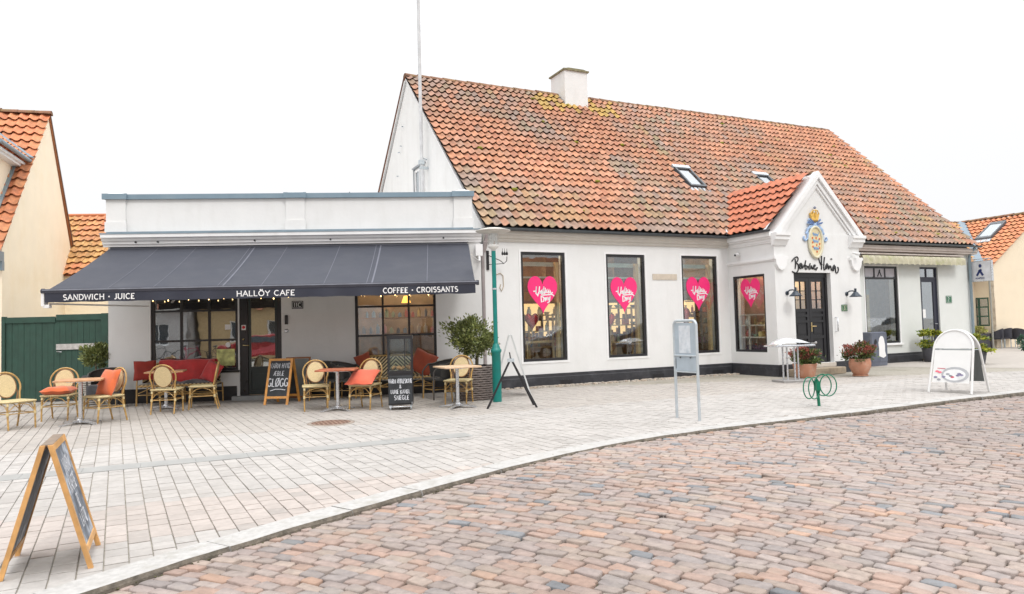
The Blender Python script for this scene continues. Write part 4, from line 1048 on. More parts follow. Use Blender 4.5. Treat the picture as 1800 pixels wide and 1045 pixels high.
camera_(FM(13.80, -.45, 3.18), YM - PI / 2, 'small white security camera on the side wall of the entrance')
camera_(FM(16.62, EY - .07, 3.12), YM, 'small white security camera at the right corner of the gable')
m = thing('door_handrail', 'short pale grab rail at the right edge of the double door', 'handrail', FM(15.86, EY, 1.25), YM)
MB().tube([(0, 0, .18), (0, -.08, .18), (0, -.08, -.18), (0, 0, -.18)], .014, 8).build('rail', ALU, m)
# lettering over the door, traced as brush strokes
t = thing('shop_name_sign', 'black handwritten shop name over the double door', 'sign', FM(15.22, EY - .012, 2.82), YM)
def fs(px, py): return ((px - 900) / 1800 * 1.98, -(py - 300) / 18.95 * .0219)
NM = [[(140, 240), (230, 165), (310, 140), (345, 180), (320, 235), (270, 270), (330, 300), (345, 370), (320, 450), (250, 495), (140, 465)], [(250, 190), (255, 290), (240, 405)],
 [(345, 350), (400, 290), (440, 290), (380, 380), (430, 390), (460, 300), (470, 390), (520, 330), (530, 310)], [(590, 215), (560, 300), (560, 400), (610, 400), (625, 350), (580, 330)], [(620, 340), (680, 350), (730, 280), (690, 350), (680, 400), (730, 395), (760, 330), (790, 400), (840, 330), (870, 310), (890, 330), (830, 380), (880, 405), (960, 365), (905, 430)],
 [(1005, 120), (1030, 210), (1070, 290), (1120, 300)], [(1115, 105), (1100, 250), (1090, 415)], [(1210, 130), (1180, 260), (1170, 405), (1220, 400), (1240, 330), (1290, 270), (1250, 340), (1260, 390), (1310, 300), (1330, 400), (1370, 330), (1400, 340), (1420, 420), (1460, 400), (1530, 300), (1470, 370), (1480, 440), (1550, 330), (1560, 420), (1570, 480), (1630, 470), (1660, 400), (1635, 350)],
 [(1415, 175), (1440, 165), (1450, 180)]]
m = MB()
for st_ in NM:
    P = [fs(*q) for q in st_]; Q = []
    for i in range(len(P) - 1):
        p0, p1, p2, p3 = P[max(i - 1, 0)], P[i], P[i + 1], P[min(i + 2, len(P) - 1)]
        for k in range(5):
            t_ = k / 5; Q.append(tuple(.5 * (2 * p1[c_] + (p2[c_] - p0[c_]) * t_ + (2 * p0[c_] - 5 * p1[c_] + 4 * p2[c_] - p3[c_]) * t_ ** 2 + (-p0[c_] + 3 * p1[c_] - 3 * p2[c_] + p3[c_]) * t_ ** 3) for c_ in (0, 1)))
    Q.append(P[-1]); m.tube([(a, 0, b) for a, b in Q], .017, 6)
m.build('lettering', INK, t)
# painted crest
t = thing('wall_crest', 'painted oval crest with a golden crown and blue ribbon on the gable', 'crest', FM(15.24, EY, 3.40), YM); t.scale = (1.08, 1, 1.08)
PB = mat('pale_blue_relief', (.36, .50, .72), .6, var=.2, scale=12); GOLD = mat('gold_paint', (.72, .45, .10), .5, var=.2, scale=20); IV = mat('ivory_relief', (.66, .62, .46), .6); DB = mat('deep_blue_paint', (.10, .17, .38), .6); LB = mat('lion_blue', (.22, .36, .58), .6); HR = mat('orange_red_paint', (.65, .14, .04), .6)
def oval(rx, rz, cx=0, cz=0, n=32): return [(cx + rx * math.cos(2 * PI * k / n), cz + rz * math.sin(2 * PI * k / n)) for k in range(n)]
MB().prism(oval(.215, .36), -.03, 0).build('oval_shield', mat('shield_cream', (.72, .62, .38), .6), t)
m = MB(); m.tube([(x, -.035, z) for x, z in oval(.225, .37)], .032, 8, closed=True); m.build('shield_rim', IV, t)
for (x, z) in ((-.10, .10), (-.10, -.01), (-.10, -.11), (.02, .10), (.03, -.07), (.03, -.23), (.13, .08), (.13, -.04), (.12, -.14)):
    m = MB(); m.prism([(x, z + .028), (x - .025, z + .005), (x, z - .03), (x + .025, z + .005)], -.04, -.03); m.build('heart', HR, t)
for z in (.18, .02, -.15):
    m = MB(); put = lambda a, b: (a, -.036, b + z)
    ribbon(m, [(-.07, 0), (.0, .01), (.09, -.01)], .045, put); ribbon(m, [(-.06, .0), (-.08, .05)], .04, put)
    for a in (-.05, 0, .06): ribbon(m, [(a, 0), (a + .01, -.045)], .018, put)
    ribbon(m, [(.09, 0), (.11, .04), (.08, .06)], .014, put); m.build('lion', LB, t)
m = MB(); put = lambda a, b: (a, -.03, b)
m.prism([(-.10, .50), (.10, .50), (.12, .60), (.155, .70), (.08, .66), (.06, .74), (.0, .67), (-.06, .74), (-.08, .66), (-.155, .70), (-.12, .60)], -.05, 0); m.tube([(-.14, -.04, .68), (-.08, -.06, .76), (0, -.07, .77), (.08, -.06, .76), (.14, -.04, .68)], .015, 6); m.tube([(0, -.06, .6), (0, -.08, .77)], .015, 6)
m.build('crown', GOLD, t); MB().sphere((0, -.05, .83), .035, 10, 8).build('crown_orb', mat('slate_orb', (.2, .22, .3), .4), t)
m = MB(); m.box(-.10, .10, -.056, -.05, .50, .53); m.build('crown_band', mat('dark_gold', (.25, .16, .05), .5), t)
m = MB()
for sg in (-1, 1):
    for P in ([(0, .42), (.10, .50), (.20, .55)], [(0, .42), (.12, .44), (.24, .47)], [(.02, .40), (.16, .38), (.26, .30), (.24, .18), (.26, .08), (.33, .03), (.39, .07), (.37, .13)], [(.05, .38), (.2, .33), (.30, .20)]):
        put = lambda a, b: (a * sg, -.03, b)
        Q = []
        for i in range(len(P) - 1):
            for k in range(4): Q.append((P[i][0] + (P[i + 1][0] - P[i][0]) * k / 4, P[i][1] + (P[i + 1][1] - P[i][1]) * k / 4))
        Q.append(P[-1]); m.tube([(a * sg, -.025, b) for a, b in Q], .024, 6)
m.build('ribbon', PB, t)
m = MB()
for sg in (-1, 1): m.bar((.06 * sg, -.055, .43), (.24 * sg, -.055, .48), .012, .03); m.bar((.05 * sg, -.055, .46), (.17 * sg, -.055, .56), .012, .02)
m.build('ribbon_fold', DB, t)

# heart stickers, balloons
def heart_pts(s_, n=40):
    o = []
    for k in range(n):
        a = 2 * PI * k / n; x = 16 * math.sin(a) ** 3; z = 13 * math.cos(a) - 5 * math.cos(2 * a) - 2 * math.cos(3 * a) - math.cos(4 * a); o.append((x / 16 * s_ * .5, (z + 2.2) / 14.3 * s_ * .56))
    return o
SCR = [[(-.30, .06), (-.22, .06), (-.20, .20), (-.22, .0), (-.17, -.06), (-.12, .04), (-.10, .20)], [(-.10, .0), (-.05, .02), (-.03, .10), (-.08, .05), (-.04, -.02), (.0, .06)], [(.0, -.02), (.04, .20), (.01, .04), (.05, .0), (.08, .08), (.08, .16)], [(.08, .06), (.14, .12), (.10, .02), (.16, .02), (.19, .10), (.20, .0), (.24, .07), (.26, -.01), (.32, .03)],
 [(-.06, -.08), (-.05, -.25), (.02, -.22), (.03, -.12), (-.07, -.07)], [(.12, -.12), (.05, -.14), (.07, -.20), (.12, -.13), (.13, -.20)], [(.15, -.10), (.16, -.17), (.22, -.09), (.20, -.24), (.14, -.27)], [(-.02, -.05), (.30, -.03), (.36, -.08)]]
def heart_sticker(loc, yaw_, label, s_=.66):
    t = thing('heart_sticker', label, 'sticker', loc, yaw_, 'pink heart stickers in the shop windows')
    MB().prism(heart_pts(s_), -.004, 0).build('heart', PINK, t)
    m = MB()
    for st_ in SCR: ribbon(m, [(a * s_ * 1.05, b * s_ * 1.05 + .03) for a, b in st_], .024 * s_ / .66, lambda a, b: (a, -.0065, b))
    m.build('lettering', LETTER, t)
heart_sticker(FM(8.10, .052, 2.16), YM, 'pink heart sticker in the tall window nearest the teal lamp post', .80)
heart_sticker(FM(10.42, .052, 2.15), YM, 'pink heart sticker in the middle one of three tall windows', .80)
heart_sticker(FM(12.79, .052, 2.17), YM, 'pink heart sticker in the tall window left of the inner corner', .80)
heart_sticker(FM(13.845, -.75, 2.13), YM - PI / 2, 'pink heart sticker in the shorter side window of the entrance', .70)
def balloon(loc, label, s_=1.0):
    t = thing('heart_balloon', label, 'balloon', loc, YM, 'red heart balloons inside the windows')
    m = MB(); P = heart_pts(.36 * s_, 30); vs = [(0, -.09, .02), (0, .09, .02)]
    for k, (x, z) in enumerate(P): vs += [(x, 0, z), (x * .62, -.075, z * .62 + .005), (x * .62, .075, z * .62 + .005)]
    fs_ = []
    for k in range(30):
        a, b = 2 + 3 * k, 2 + 3 * ((k + 1) % 30); fs_ += [(a, b, b + 1, a + 1), (a + 1, b + 1, 0), (b, a, a + 2, b + 2), (b + 2, a + 2, 1)]
    m.add(vs, fs_, 0, True); m.build('foil', BALL, t); m = MB(); m.tube([(0, 0, -.17), (.01, 0, -.6), (0, 0, -1.1)], .003, 4); m.build('string', LETTER, t)
balloon(FM(7.98, .42, 1.52), 'red heart balloon in the tall window nearest the teal lamp post', 1.05)
balloon(FM(10.16, .36, 1.50), 'red heart balloon at the left edge of the middle tall window', .95)
balloon(FM(12.52, .36, 1.55), 'large pale red heart balloon in the tall window left of the inner corner', 1.25)

# ---- shop window displays
GC = [(.55, .12, .08), (.7, .5, .2), (.12, .12, .14), (.75, .68, .6), (.35, .42, .3), (.6, .3, .35), (.5, .33, .14), (.2, .28, .4)]
rg = random.Random(3)
CN = ['red', 'golden', 'black', 'cream', 'sage', 'rose', 'brown', 'blue']
ORD = ['leftmost', 'second', 'third', 'fourth', 'fifth', 'sixth', 'seventh', 'eighth', 'ninth', 'tenth', 'eleventh']
def goods(i, x, y, z, where):
    k = rg.randrange(4); c = rg.choice(GC); mm = mat('goods_%s' % CN[GC.index(c)], c, .4)
    m = MB(); s_ = rg.uniform(.8, 1.2)
    if k == 0: m.lathe([(.04 * s_, 0), (.06 * s_, .04), (.05 * s_, .12), (.025, .17), (.035, .2)], 12); nm = 'vase'
    elif k == 1: m.rbox(-.08 * s_, .08 * s_, -.06, .06, 0, .14 * s_, .01); nm = 'gift_box'
    elif k == 2: m.lathe([(.05, 0), (.05, .02), (.09 * s_, .07), (.08 * s_, .07), (.04, .02)], 12); nm = 'bowl'
    else: m.lathe([(.035, 0), (.035, .13), (.012, .16), (.012, .2)], 12, capt=True); nm = 'bottle'
    o = m.build(nm, mm); o.location = FM(x, y, z); o.rotation_euler = (0, 0, YM)
    tag(o, 'small %s %s, %s on %s' % (CN[GC.index(c)], nm.replace('_', ' '), ORD[i], where) if i else 'small %s %s at the left of %s' % (CN[GC.index(c)], nm.replace('_', ' '), where), nm.split('_')[-1], 'goods on the window shelves')
def shelf(x0, x1, y0, y1, zs, label, mm, wh):
    t = thing('display_shelf', label, 'shelf', FM(x0, y0, .45), YM)
    for z in zs: m = MB(); m.box(0, x1 - x0, 0, y1 - y0, z - .45 - .03, z - .45); m.build('shelf_board', mm, t)
    for a in (0, (x1 - x0) / 2 - .02, x1 - x0 - .04):
        for b in (0, y1 - y0 - .04): m = MB(); m.box(a, a + .04, b, b + .04, 0, zs[-1] - .45 + .02); m.build('upright', mm, t)
    names = ['the bottom board of ', 'the middle board of ', 'the top board of '] if len(zs) == 3 else ['the bottom board of ', 'the second board of ', 'the third board of ', 'the top board of ']
    for z, nb in zip(zs, names):
        n = int((x1 - x0) / .24)
        for k in range(n): goods(k, x0 + .14 + k * .24 + rg.uniform(-.03, .03), y0 + .15 + rg.random() * .1, z, nb + wh)
LW = mat('light_oak', (.60, .42, .20), .5, var=.15, scale=10)
shelf(8.1, 9.5, .85, 1.15, (.9, 1.3, 1.7), 'oak shelf with goods inside the first tall window', LW, 'the first window shelf')
shelf(10.5, 11.9, .85, 1.15, (.95, 1.4, 1.85), 'oak shelf with goods inside the middle tall window', LW, 'the middle window shelf')
shelf(12.7, 13.66, .42, .72, (.85, 1.12, 1.40, 1.68), 'dark shelf with goods inside the tall window by the inner corner', mat('walnut', (.14, .08, .04), .5), 'the dark window shelf')
t_ = thing('display_table', 'low display table inside the first tall window', 'table', FM(8.3, .8, .45), YM); MB().box(-.4, .4, -.2, .2, .55, .6).build('table_top', LW, t_); m = MB(); [m.box(a, a + .04, b, b + .04, 0, .55) for a in (-.38, .34) for b in (-.18, .14)]; m.build('leg', LW, t_)
LITP = mat('lit_display_panel', (1, .66, .30), emit=1.05, var=.15, scale=2)
MINT = mat('mint_fascia', (.52, .62, .56), .6); DARKB = mat('dark_bulkhead', (.07, .06, .055), .6)
for k_, (a_, b_, _z0, _z1) in enumerate(wins):
    wh = ('first', 'middle', 'third')[k_]
    m = MB(); m.box(a_ + .07, b_ - .07, .30, .34, 2.86, 2.96); m.box(a_ + .07, b_ - .07, .42, .46, 2.58, 2.62); sp('window_fascia', m, MINT, intr)
    m = MB(); m.box(a_ - .1, b_ + .3, 1.0, 1.1, 2.28, 2.62); m.box(a_ - .1, b_ + .3, .95, 1.0, 1.98, 2.06); sp('bulkhead', m, DARKB, intr)
    m = MB(); m.box(b_ - .17, b_ - .09, .16, .26, .46, 2.95); sp('oak_post', m, mat('oak_post', (.62, .42, .20), .5, var=.12), intr)
    for j_ in range(2):
        t = thing('display_cabinet', 'warm lit display cabinet at the %s inside the %s tall window' % (('left', 'right')[j_], wh), 'cabinet', FM(a_ + (.30 + .62 * j_) * (.55 if k_ == 2 else 1) + (.72, .75, .42)[k_], (1.5, 1.5, .95)[k_], 1.15), YM)
        MB().box(-.26, .26, 0, .04, 0, .88).build('light_panel', LITP, t)
        m = MB(); m.box(-.28, .28, -.12, 0, .40, .425); m.box(-.28, .28, -.12, 0, -.03, 0); m.box(-.28, .28, -.02, .02, .88, .92); m.build('panel_shelf', mat('walnut'), t)
        m = MB()
        for q_ in range(5):
            x_ = -.2 + q_ * .1; h_ = rg.uniform(.05, .16); m.box(x_ - .03, x_ + .03, -.1, -.03, .425, .425 + h_)
            h_ = rg.uniform(.05, .2); m.box(x_ - .03, x_ + .03, -.1, -.03, 0, h_)
        m.build('small_goods', mat('mixed_goods', (.20, .10, .06), .5, var=.8, scale=9), t)
# cream rack in the entrance side window, facing the side pane
t = thing('display_shelf', 'cream open rack with ornaments in the entrance side window', 'shelf', FM(14.02, -.12, .45), YM - PI / 2)
m = MB()
for z in (.12, .50, .82, 1.10): m.box(0, 1.05, 0, .28, z, z + .03)
m.build('shelf_board', CREAMP, t); m = MB()
for a in (0, .32, .99): m.box(a, a + .045, .0, .04, 0, 1.13); m.box(a, a + .045, .24, .28, 0, 1.13)
m.build('upright', CREAMP, t)
for z in (.60, .98, 1.30):
    for k in range(4): goods(k, 14.15 + rg.random() * .05, -.27 - k * .26, z, {.60: 'the low board of the cream rack', .98: 'the middle board of the cream rack', 1.30: 'the high board of the cream rack'}[z])
m = MB(); m.box(14.10, 14.28, -1.15, -.25, .61, .76); o = m.build('patterned_box', mat('dark_pattern', (.12, .06, .09), .6, var=.6, scale=20), None, (-14.2, .7, -.48)); o.location = FM(14.2, -.7, .48); o.rotation_euler = (0, 0, YM); tag(o, 'dark patterned boxes on the floor of the side window', 'box')
# cafe counter goods seen through the right window
t = thing('cafe_counter', 'wooden counter with bottles inside the right cafe window', 'counter', FC(-1.0, .9, 0), YC)
MB().box(-.85, .9, 0, .5, 0, 1.34).build('counter_front', mat('counter_wood', (.30, .17, .09), .5, var=.2), t)
m = MB()
for z in (1.7, 2.0, 2.3): m.box(-.9, .9, .9, 1.15, z, z + .03)
m.build('back_shelf', mat('counter_wood'), t)
for k in range(22):
    c = rg.choice(GC); m = MB(); rr = rg.uniform(.03, .05); hh = rg.uniform(.1, .24)
    m.lathe([(rr, 0), (rr, hh * .7), (rr * .4, hh * .85), (rr * .4, hh)], 10, capt=True); o = m.build('bottle', mat('goods_%s' % ['red', 'gold', 'black', 'cream', 'sage', 'rose', 'brown', 'blue'][GC.index(c)], c, .4))
    row = k % 2; o.location = FC(-1.75 + (k // 2) * .16, 1.1 if row == 0 else 1.9, 1.34 if row == 0 else 1.73); tag(o, '%s bottle, %s from left %s behind the right cafe window' % (CN[GC.index(c)], ORD[k // 2], 'on the counter' if row == 0 else 'on the back shelf'), 'bottle', 'bottles and jars in the cafe')
t = thing('pendant_lamp', 'glowing yellow pendant lamp inside the right cafe window', 'lamp', FC(-.75, 1.0, 2.05), YC)
MB().lathe([(.0, .16), (.05, .16), (.11, 0), (.10, 0), (.04, .14)], 14).build('lamp_shade', mat('amber_shade', (.9, .45, .08), emit=2.5, var=0), t); MB().tube([(0, 0, .16), (0, 0, 1.0)], .006, 4).build('cable', BLACK, t)
# yellow display stand in the right-hand shop window
t = thing('display_stand', 'tall yellow display stand in the right-hand shop window', 'stand', FM(19.42, .35, .62), YM)
MB().box(-.22, .35, 0, .06, .0, 1.5).build('panel', mat('yellow_panel', (.62, .46, .16), .6, var=.1), t); MB().box(-.22, .35, -.012, -.002, 1.5, 1.66).build('header', mat('sage_panel', (.35, .42, .36), .6), t); MB().box(-.08, .10, -.012, -.002, .55, 1.0).build('notice', LETTER, t)

# ================================================================== NEIGHBOURS
# left yellow house (gable beside the green gate)
ph = rad(-18); d_ = Vector((math.sin(ph), math.cos(ph))); n_ = Vector((math.cos(ph), -math.sin(ph)))
P0 = n_ * -5.94 + d_ * 19.1
lh = thing('yellow_house', 'yellow gabled house with bright orange tiles left of the green gate', 'building', (P0.x, P0.y, 0), PI / 2 - ph)   # local x runs along the gable, local y to the left (along the ridge)
g = MB(); g.add([(0, 0, 0), (6.15, 0, 0), (6.15, 0, 3.5), (3.5, 0, 7.5), (0, 0, 3.5)], [(0, 1, 2, 3, 4)]); g.build('gable_wall', YELLOW, lh)
g = MB(); g.quad((0, 9, 0), (0, 0, 0), (0, 0, 3.6), (0, 9, 3.6)); g.quad((6.15, 0, 0), (6.15, 9, 0), (6.15, 9, 3.6), (6.15, 0, 3.6)); g.build('front_wall', YELLOW, lh)
rt = MB(); V = Vector((3.72, 0, 4.17)); tiles(rt, (-.22, -.06, 3.42), (0, 1, 0), V, 7.1, V.length, .235, .33, None, col_fresh)
rl_ = rt.build('roof', TILE, lh)
rt = MB(); rt.quad((6.4, -.04, 3.38), (6.4, 9, 3.38), (3.5, 9, 7.55), (3.5, -.04, 7.55)); rt.quad((-.2, -.0, 3.38), (3.5, -.0, 7.52), (3.5, 9, 7.52), (-.2, 9, 3.38)); rt.build('rear_slope', mat('orange_tiles', (.45, .18, .08), .9), rl_)
ridge_tiles((3.5, -.06, 7.62), (3.5, 7, 7.62), .10, .38, parent=rl_, fn=lambda nm, mb, m, p: mb.build(nm, m, p))
g = MB(); g.bar((6.45, -.03, 3.36), (3.52, -.03, 7.58), .06, .05, up=(0, 1, 0)); g.build('verge', mat('brown_verge'), lh)
g = MB(); g.tube([(-.27, 0.0, 3.42), (-.27, 7, 3.42)], .06, 8); g.box(-.3, -.02, -.05, .02, 3.2, 3.42); g.box(-.14, 0, -.05, .02, 3.0, 3.2); g.build('gutter', ZINC, lh)
# dormer on its front slope
g = MB(); g.prism([(.3, 3.98), (1.93, 5.85), (.3, 5.85)], .35, 2.7); dm = g.build('dormer', YELLOW, lh)
g = MB(); g.box(-.05, 1.95, .10, .36, 5.84, 5.90); g.box(.0, 1.9, .16, .36, 5.78, 5.84); g.build('dormer_eave', WHITE2, dm)
rt = MB(); V = Vector((0, 1.45, 1.2)); tiles(rt, (-.1, .05, 5.98), (1, 0, 0), V, 3.4, V.length, .235, .31, lambda u, v: u - .1 > 2.05 + v / V.length * 1.1, col_fresh); rt.build('dormer_roof', TILE, dm)
g = MB(); g.tube([(-.1, .02, 5.97), (2.03, .02, 5.97)], .05, 8); g.build('dormer_gutter', ZINC, dm); g = MB(); g.bar((2.0, -.02, 6.06), (3.05, 1.40, 7.2), .12, .03); g.bar((.28, .33, 4.05), (1.95, .33, 5.92), .03, .12, up=(0, 1, 0)); g.build('dormer_flashing', ZINC, dm)
# second, lower roof beyond
bh = thing('back_house', 'low house behind with yellow-mottled orange roof beside the cafe', 'building', FC(-11.5, 6.2), YC)
g = MB(); g.box(-3.5, 3.4, 0, 3.6, 0, 3.3); g.build('wall', YELLOW, bh)
rt = MB(); V = Vector((0, 1.95, 2.05)); tiles(rt, (-3.5, -.15, 3.28), (1, 0, 0), V, 7.0, V.length, .225, .26, None, col_old, .02); q_ = rt.build('roof', TILE, bh)
rt = MB(); rt.quad((3.5, 3.75, 3.2), (-3.5, 3.75, 3.2), (-3.5, 1.8, 5.3), (3.5, 1.8, 5.3)); rt.quad((-3.48, -.1, 3.25), (3.48, -.1, 3.25), (3.48, 1.8, 5.28), (-3.48, 1.8, 5.28)); rt.build('rear_slope', mat('orange_tiles'), q_)
g = MB(); g.tube([(-3.5, 1.8, 5.34), (3.5, 1.8, 5.34)], .06, 6); g.build('ridge', mat('fresh_ridge', (.50, .19, .09), .8), q_)
# gate
gt = thing('yard_gate', 'green boarded double yard gate between yellow house and cafe', 'gate', FC(-8.66, 1.25), YC)
m = MB(); rgt = random.Random(8)
for k in range(17):
    x = -1.08 + k * .128; m.box(x, x + .122, rgt.uniform(-.004, .004), .03, .04, 1.90 - (.03 if k < 8 else 0))
m.build('board', GATEG, gt); m = MB(); m.box(-1.10, -.02, -.03, .0, 1.80, 1.93); m.box(0, 1.10, -.035, .0, 1.84, 1.97); m.box(-1.16, -1.09, -.04, .06, 0, 1.95); m.box(.98, 1.12, -.04, .06, 0, 1.98); m.build('gate_frame', GATEG, gt)
m = MB(); m.box(.0, 1.0, -.03, -.005, 1.17, 1.30); m.build('cross_rail', mat('pale_worn_wood', (.50, .48, .46), .8, var=.3, scale=9), gt)
m = MB(); m.tube([(.03, -.03, 1.13), (.03, -.06, 1.13), (.14, -.06, 1.12)], .01, 6); m.build('handle', ALU, gt)
m = MB(); m.box(-1.15, 1.1, -.005, .03, -.01, .04); m.build('threshold', mat('plinth_dark', (.05, .05, .05), .8), gt)
# right-hand yellow house
rh = thing('yellow_house', 'cream yellow house with orange roof beyond the right end of the shop', 'building', FM(31, 3.4), YM)
g = MB(); g.add([(0, 0, 0), (8, 0, 0), (8, 0, 3.35), (4, 0, 5.88), (0, 0, 3.35)], [(0, 1, 2, 3, 4)]); g.build('gable_wall', YELLOWP, rh)
m = MB(); m.M = Matrix(((0, 1, 0, 0), (1, 0, 0, 0), (0, 0, 1, 0), (0, 0, 0, 1))); wallholes(m, 0, 9, 0, 3.4, [(.06, .92, .92, 2.12)], 0, .3); m.build('side_wall', YELLOWP, rh)
GF = mat('green_window_frame', (.03, .09, .06), .5)
m = MB()
for a in (.06, .46, .86): m.box(.0, .06, a, a + .06, .92, 2.12)
for z in (.92, 1.3, 1.69, 2.06): m.box(.002, .058, .06, .92, z, z + .06)
wq = m.build('window', GF, rh); m = MB(); m.box(.03, .04, .06, .92, .92, 2.12); m.build('pane', GLASSR, wq); m = MB(); m.box(.3, .32, .0, .9, .9, 2.1); m.build('curtain', mat('red_cream_curtain', (.42, .20, .15), .8, var=.7, scale=7), wq)
V = Vector((4.2, 0, 2.66)); rt = MB(); tiles(rt, (-.2, -.12, 3.22), (0, 1, 0), V, 6.6, V.length, .24, .33, lambda u, v: u - .12 > .1 + (v / V.length) * 3.5, col_fresh); rr_ = rt.build('roof', TILE, rh)
rt = MB(); rt.add([(-.18, 0, 3.17), (-.18, .3, 3.17), (4, 3.6, 5.82), (4, 0, 5.82)], [(0, 1, 2, 3)]); rt.quad((8.2, 0, 3.2), (8.2, 9, 3.2), (4, 9, 5.86), (4, 0, 5.86)); rt.build('rear_slope', mat('orange_tiles'), rr_)
ridge_tiles((4, -.1, 5.93), (4, 3.6, 5.93), .09, .38, parent=rr_, fn=lambda nm, mb, m, p: mb.build(nm, m, p))
V = Vector((0, 3.45, 2.66)); rt = MB()
tiles(rt, (-4.0, .15, 3.22), (1, 0, 0), V, 8.0, V.length, .24, .33, lambda u, v: u - 4.0 > v / V.length * 4.1 - .05 or u - 4.0 < 2.6 - (1 - v / V.length) * 9, col_old); wr_ = rt.build('wing_roof', TILE, rh)
rt = MB(); rt.add([(-.1, .15, 3.17), (4, 3.6, 5.82), (2.4, 3.6, 5.82), (-4.5, .15, 3.17)], [(0, 1, 2, 3)]); rt.build('felt', mat('felt'), wr_)
ridge_tiles((2.4, 3.62, 5.90), (4, 3.62, 5.90), .08, .38, parent=wr_, fn=lambda nm, mb, m, p: mb.build(nm, m, p))
m = MB(); m.box(-4.3, 0, .6, .8, 0, 3.2); m.build('wing_wall', YELLOWP, rh)
m = MB(); A = Vector((-.25, .15, 3.26)); Bp = Vector((3.95, 3.6, 5.92)); up_ = Vector((-.02, -.02, .06))
m.add([A + Vector((.14, -.14, .02)) + up_, A + Vector((-.14, .14, .02)) + up_, Bp + Vector((-.14, .14, .0)) + up_, Bp + Vector((.14, -.14, .0)) + up_], [(0, 1, 2, 3)]); m.build('valley_flashing', mat('bright_zinc', (.20, .26, .31), .6, .1), rr_)
def rp(u, z_off, y): return Vector((-.2 + u * 4.2, y, 3.22 + u * 2.66 + z_off))
m = MB()
def rbx(u0, u1, y0, y1, h0, h1, mm):
    vs = [rp(u, h, y) for h in (h0, h1) for u, y in ((u0, y0), (u1, y0), (u1, y1), (u0, y1))]; mm.add(vs, [(0, 3, 2, 1), (4, 5, 6, 7), (0, 1, 5, 4), (1, 2, 6, 5), (2, 3, 7, 6), (3, 0, 4, 7)])
for a in ((.55, .58, 1.1, 1.8), (.81, .85, 1.1, 1.8), (.58, .81, 1.1, 1.17), (.58, .81, 1.73, 1.8)): rbx(*a, 0, .17, m)
sk = m.build('skylight', mat('skylight_frame'), rr_); m = MB(); rbx(.57, .82, 1.15, 1.75, .14, .15, m); m.build('skylight_glass', GLASSR, rr_); m = MB(); rbx(.57, .82, 1.15, 1.75, .12, .13, m); m.build('skylight_blind', mat('grey_blind'), rr_); m = MB(); rbx(.51, .55, 1.05, 1.85, .05, .09, m); m.build('skylight_flashing', LEAD, rr_)
m = MB(); m.tube([(-.22, -.05, 3.22), (-.22, 2.0, 3.22)], .06, 8); m.build('gutter', ZINCD, rh); m = MB(); m.tube([(-.08, -.06, 3.2), (-.06, -.06, 0)], .04, 8); m.box(-.45, .12, -.12, .05, 3.14, 3.22); m.build('downpipe', mat('dull_pipe', (.30, .30, .27), .6), rh)
# flagpole behind the cafe parapet, mast aerial
t = thing('flagpole', 'tall slim white flagpole rising behind the cafe parapet', 'flagpole', FM(6.40, 3.72, 3.55), YM)
MB().tube([(0, 0, 0), (0, 0, 8), (0, 0, 11)], [.05, .045, .038], 12).build('pole', mat('pole_white', (.56, .57, .58), .4), t)
m = MB(); m.box(-.06, .18, -.05, .05, 2.28, 2.34); m.box(-.08, .06, -.06, .06, 2.4, 2.52); m.tube([(.0, 0, 2.6), (.16, .02, 2.55)], .02, 6); m.build('bracket', GALV, t)
t = thing('roof_aerial', 'small metal aerial mast beyond the cafe roof', 'aerial', FC(-2.6, 6.0, 3.6), YC); m = MB(); m.tube([(0, 0, 0), (0, 0, 2.05)], .015, 6); m.tube([(-.08, 0, 1.9), (.08, 0, 1.9)], .008, 5); m.tube([(-.05, 0, 1.75), (.05, 0, 1.75)], .02, 5); m.build('mast', ZINCD, t)
# houses across the street: seen only as reflections in the panes
def opposite(x0, yaw_, ln, colr, lab, seed):
    t = thing('street_house', lab, 'building', x0, yaw_); r_ = random.Random(seed)
    m = MB(); holes = [(1.2 + k * 2.4, 2.2 + k * 2.4, .9, 2.3) for k in range(int((ln - 1.5) / 2.4))]
    wallholes(m, 0, ln, -.1, 3.2, holes, 0, .25); m.quad((0, 7, 0), (ln, 7, 0), (ln, 7, 3.2), (0, 7, 3.2)); m.add([(0, .0, 0), (0, 7, 0), (0, 7, 3.2), (0, 3.5, 6.6), (0, 0, 3.2)], [(0, 1, 2, 3, 4)]); m.add([(ln, .0, 0), (ln, 7, 0), (ln, 7, 3.2), (ln, 3.5, 6.6), (ln, 0, 3.2)], [(0, 1, 2, 3, 4)]); m.build('wall', colr, t)
    for h in holes:
        f = MB(); frame_ring(f, *h, .07, .08, .14); f.box((h[0] + h[1]) / 2 - .03, (h[0] + h[1]) / 2 + .03, .08, .14, h[2], h[3]); o = f.build('window', WHITE2, t); p = MB(); p.box(h[0], h[1], .11, .12, h[2], h[3]); p.build('pane', mat('dark_pane', (.03, .04, .05), .1), o)
    m = MB(); m.quad((-.2, -.3, 3.1), (ln + .2, -.3, 3.1), (ln + .2, 3.5, 6.7), (-.2, 3.5, 6.7)); m.quad((-.2, 7.3, 3.1), (ln + .2, 7.3, 3.1), (ln + .2, 3.5, 6.7), (-.2, 3.5, 6.7)); m.build('roof', mat('plain_red_roof', (.34, .13, .07), .85, var=.3, scale=3), t)
opposite(FM(13, -29, 0) , YM + PI, 14, YELLOWP, 'yellow house across the street, behind the camera', 1)
opposite(FM(28.5, -31, 0), YM + PI, 13, WHITE, 'white house across the street, behind the camera', 2)
opposite(FC(-8.6, -31, 0), YC + PI, 6.4, mat('ochre_render', (.50, .36, .19), .8), 'ochre house across the street, behind the camera', 3)
opposite(FC(-15.4, -30, 0), YC + PI, 8.2, mat('grey_render', (.46, .44, .43), .8), 'grey house across the street, behind the camera', 4)
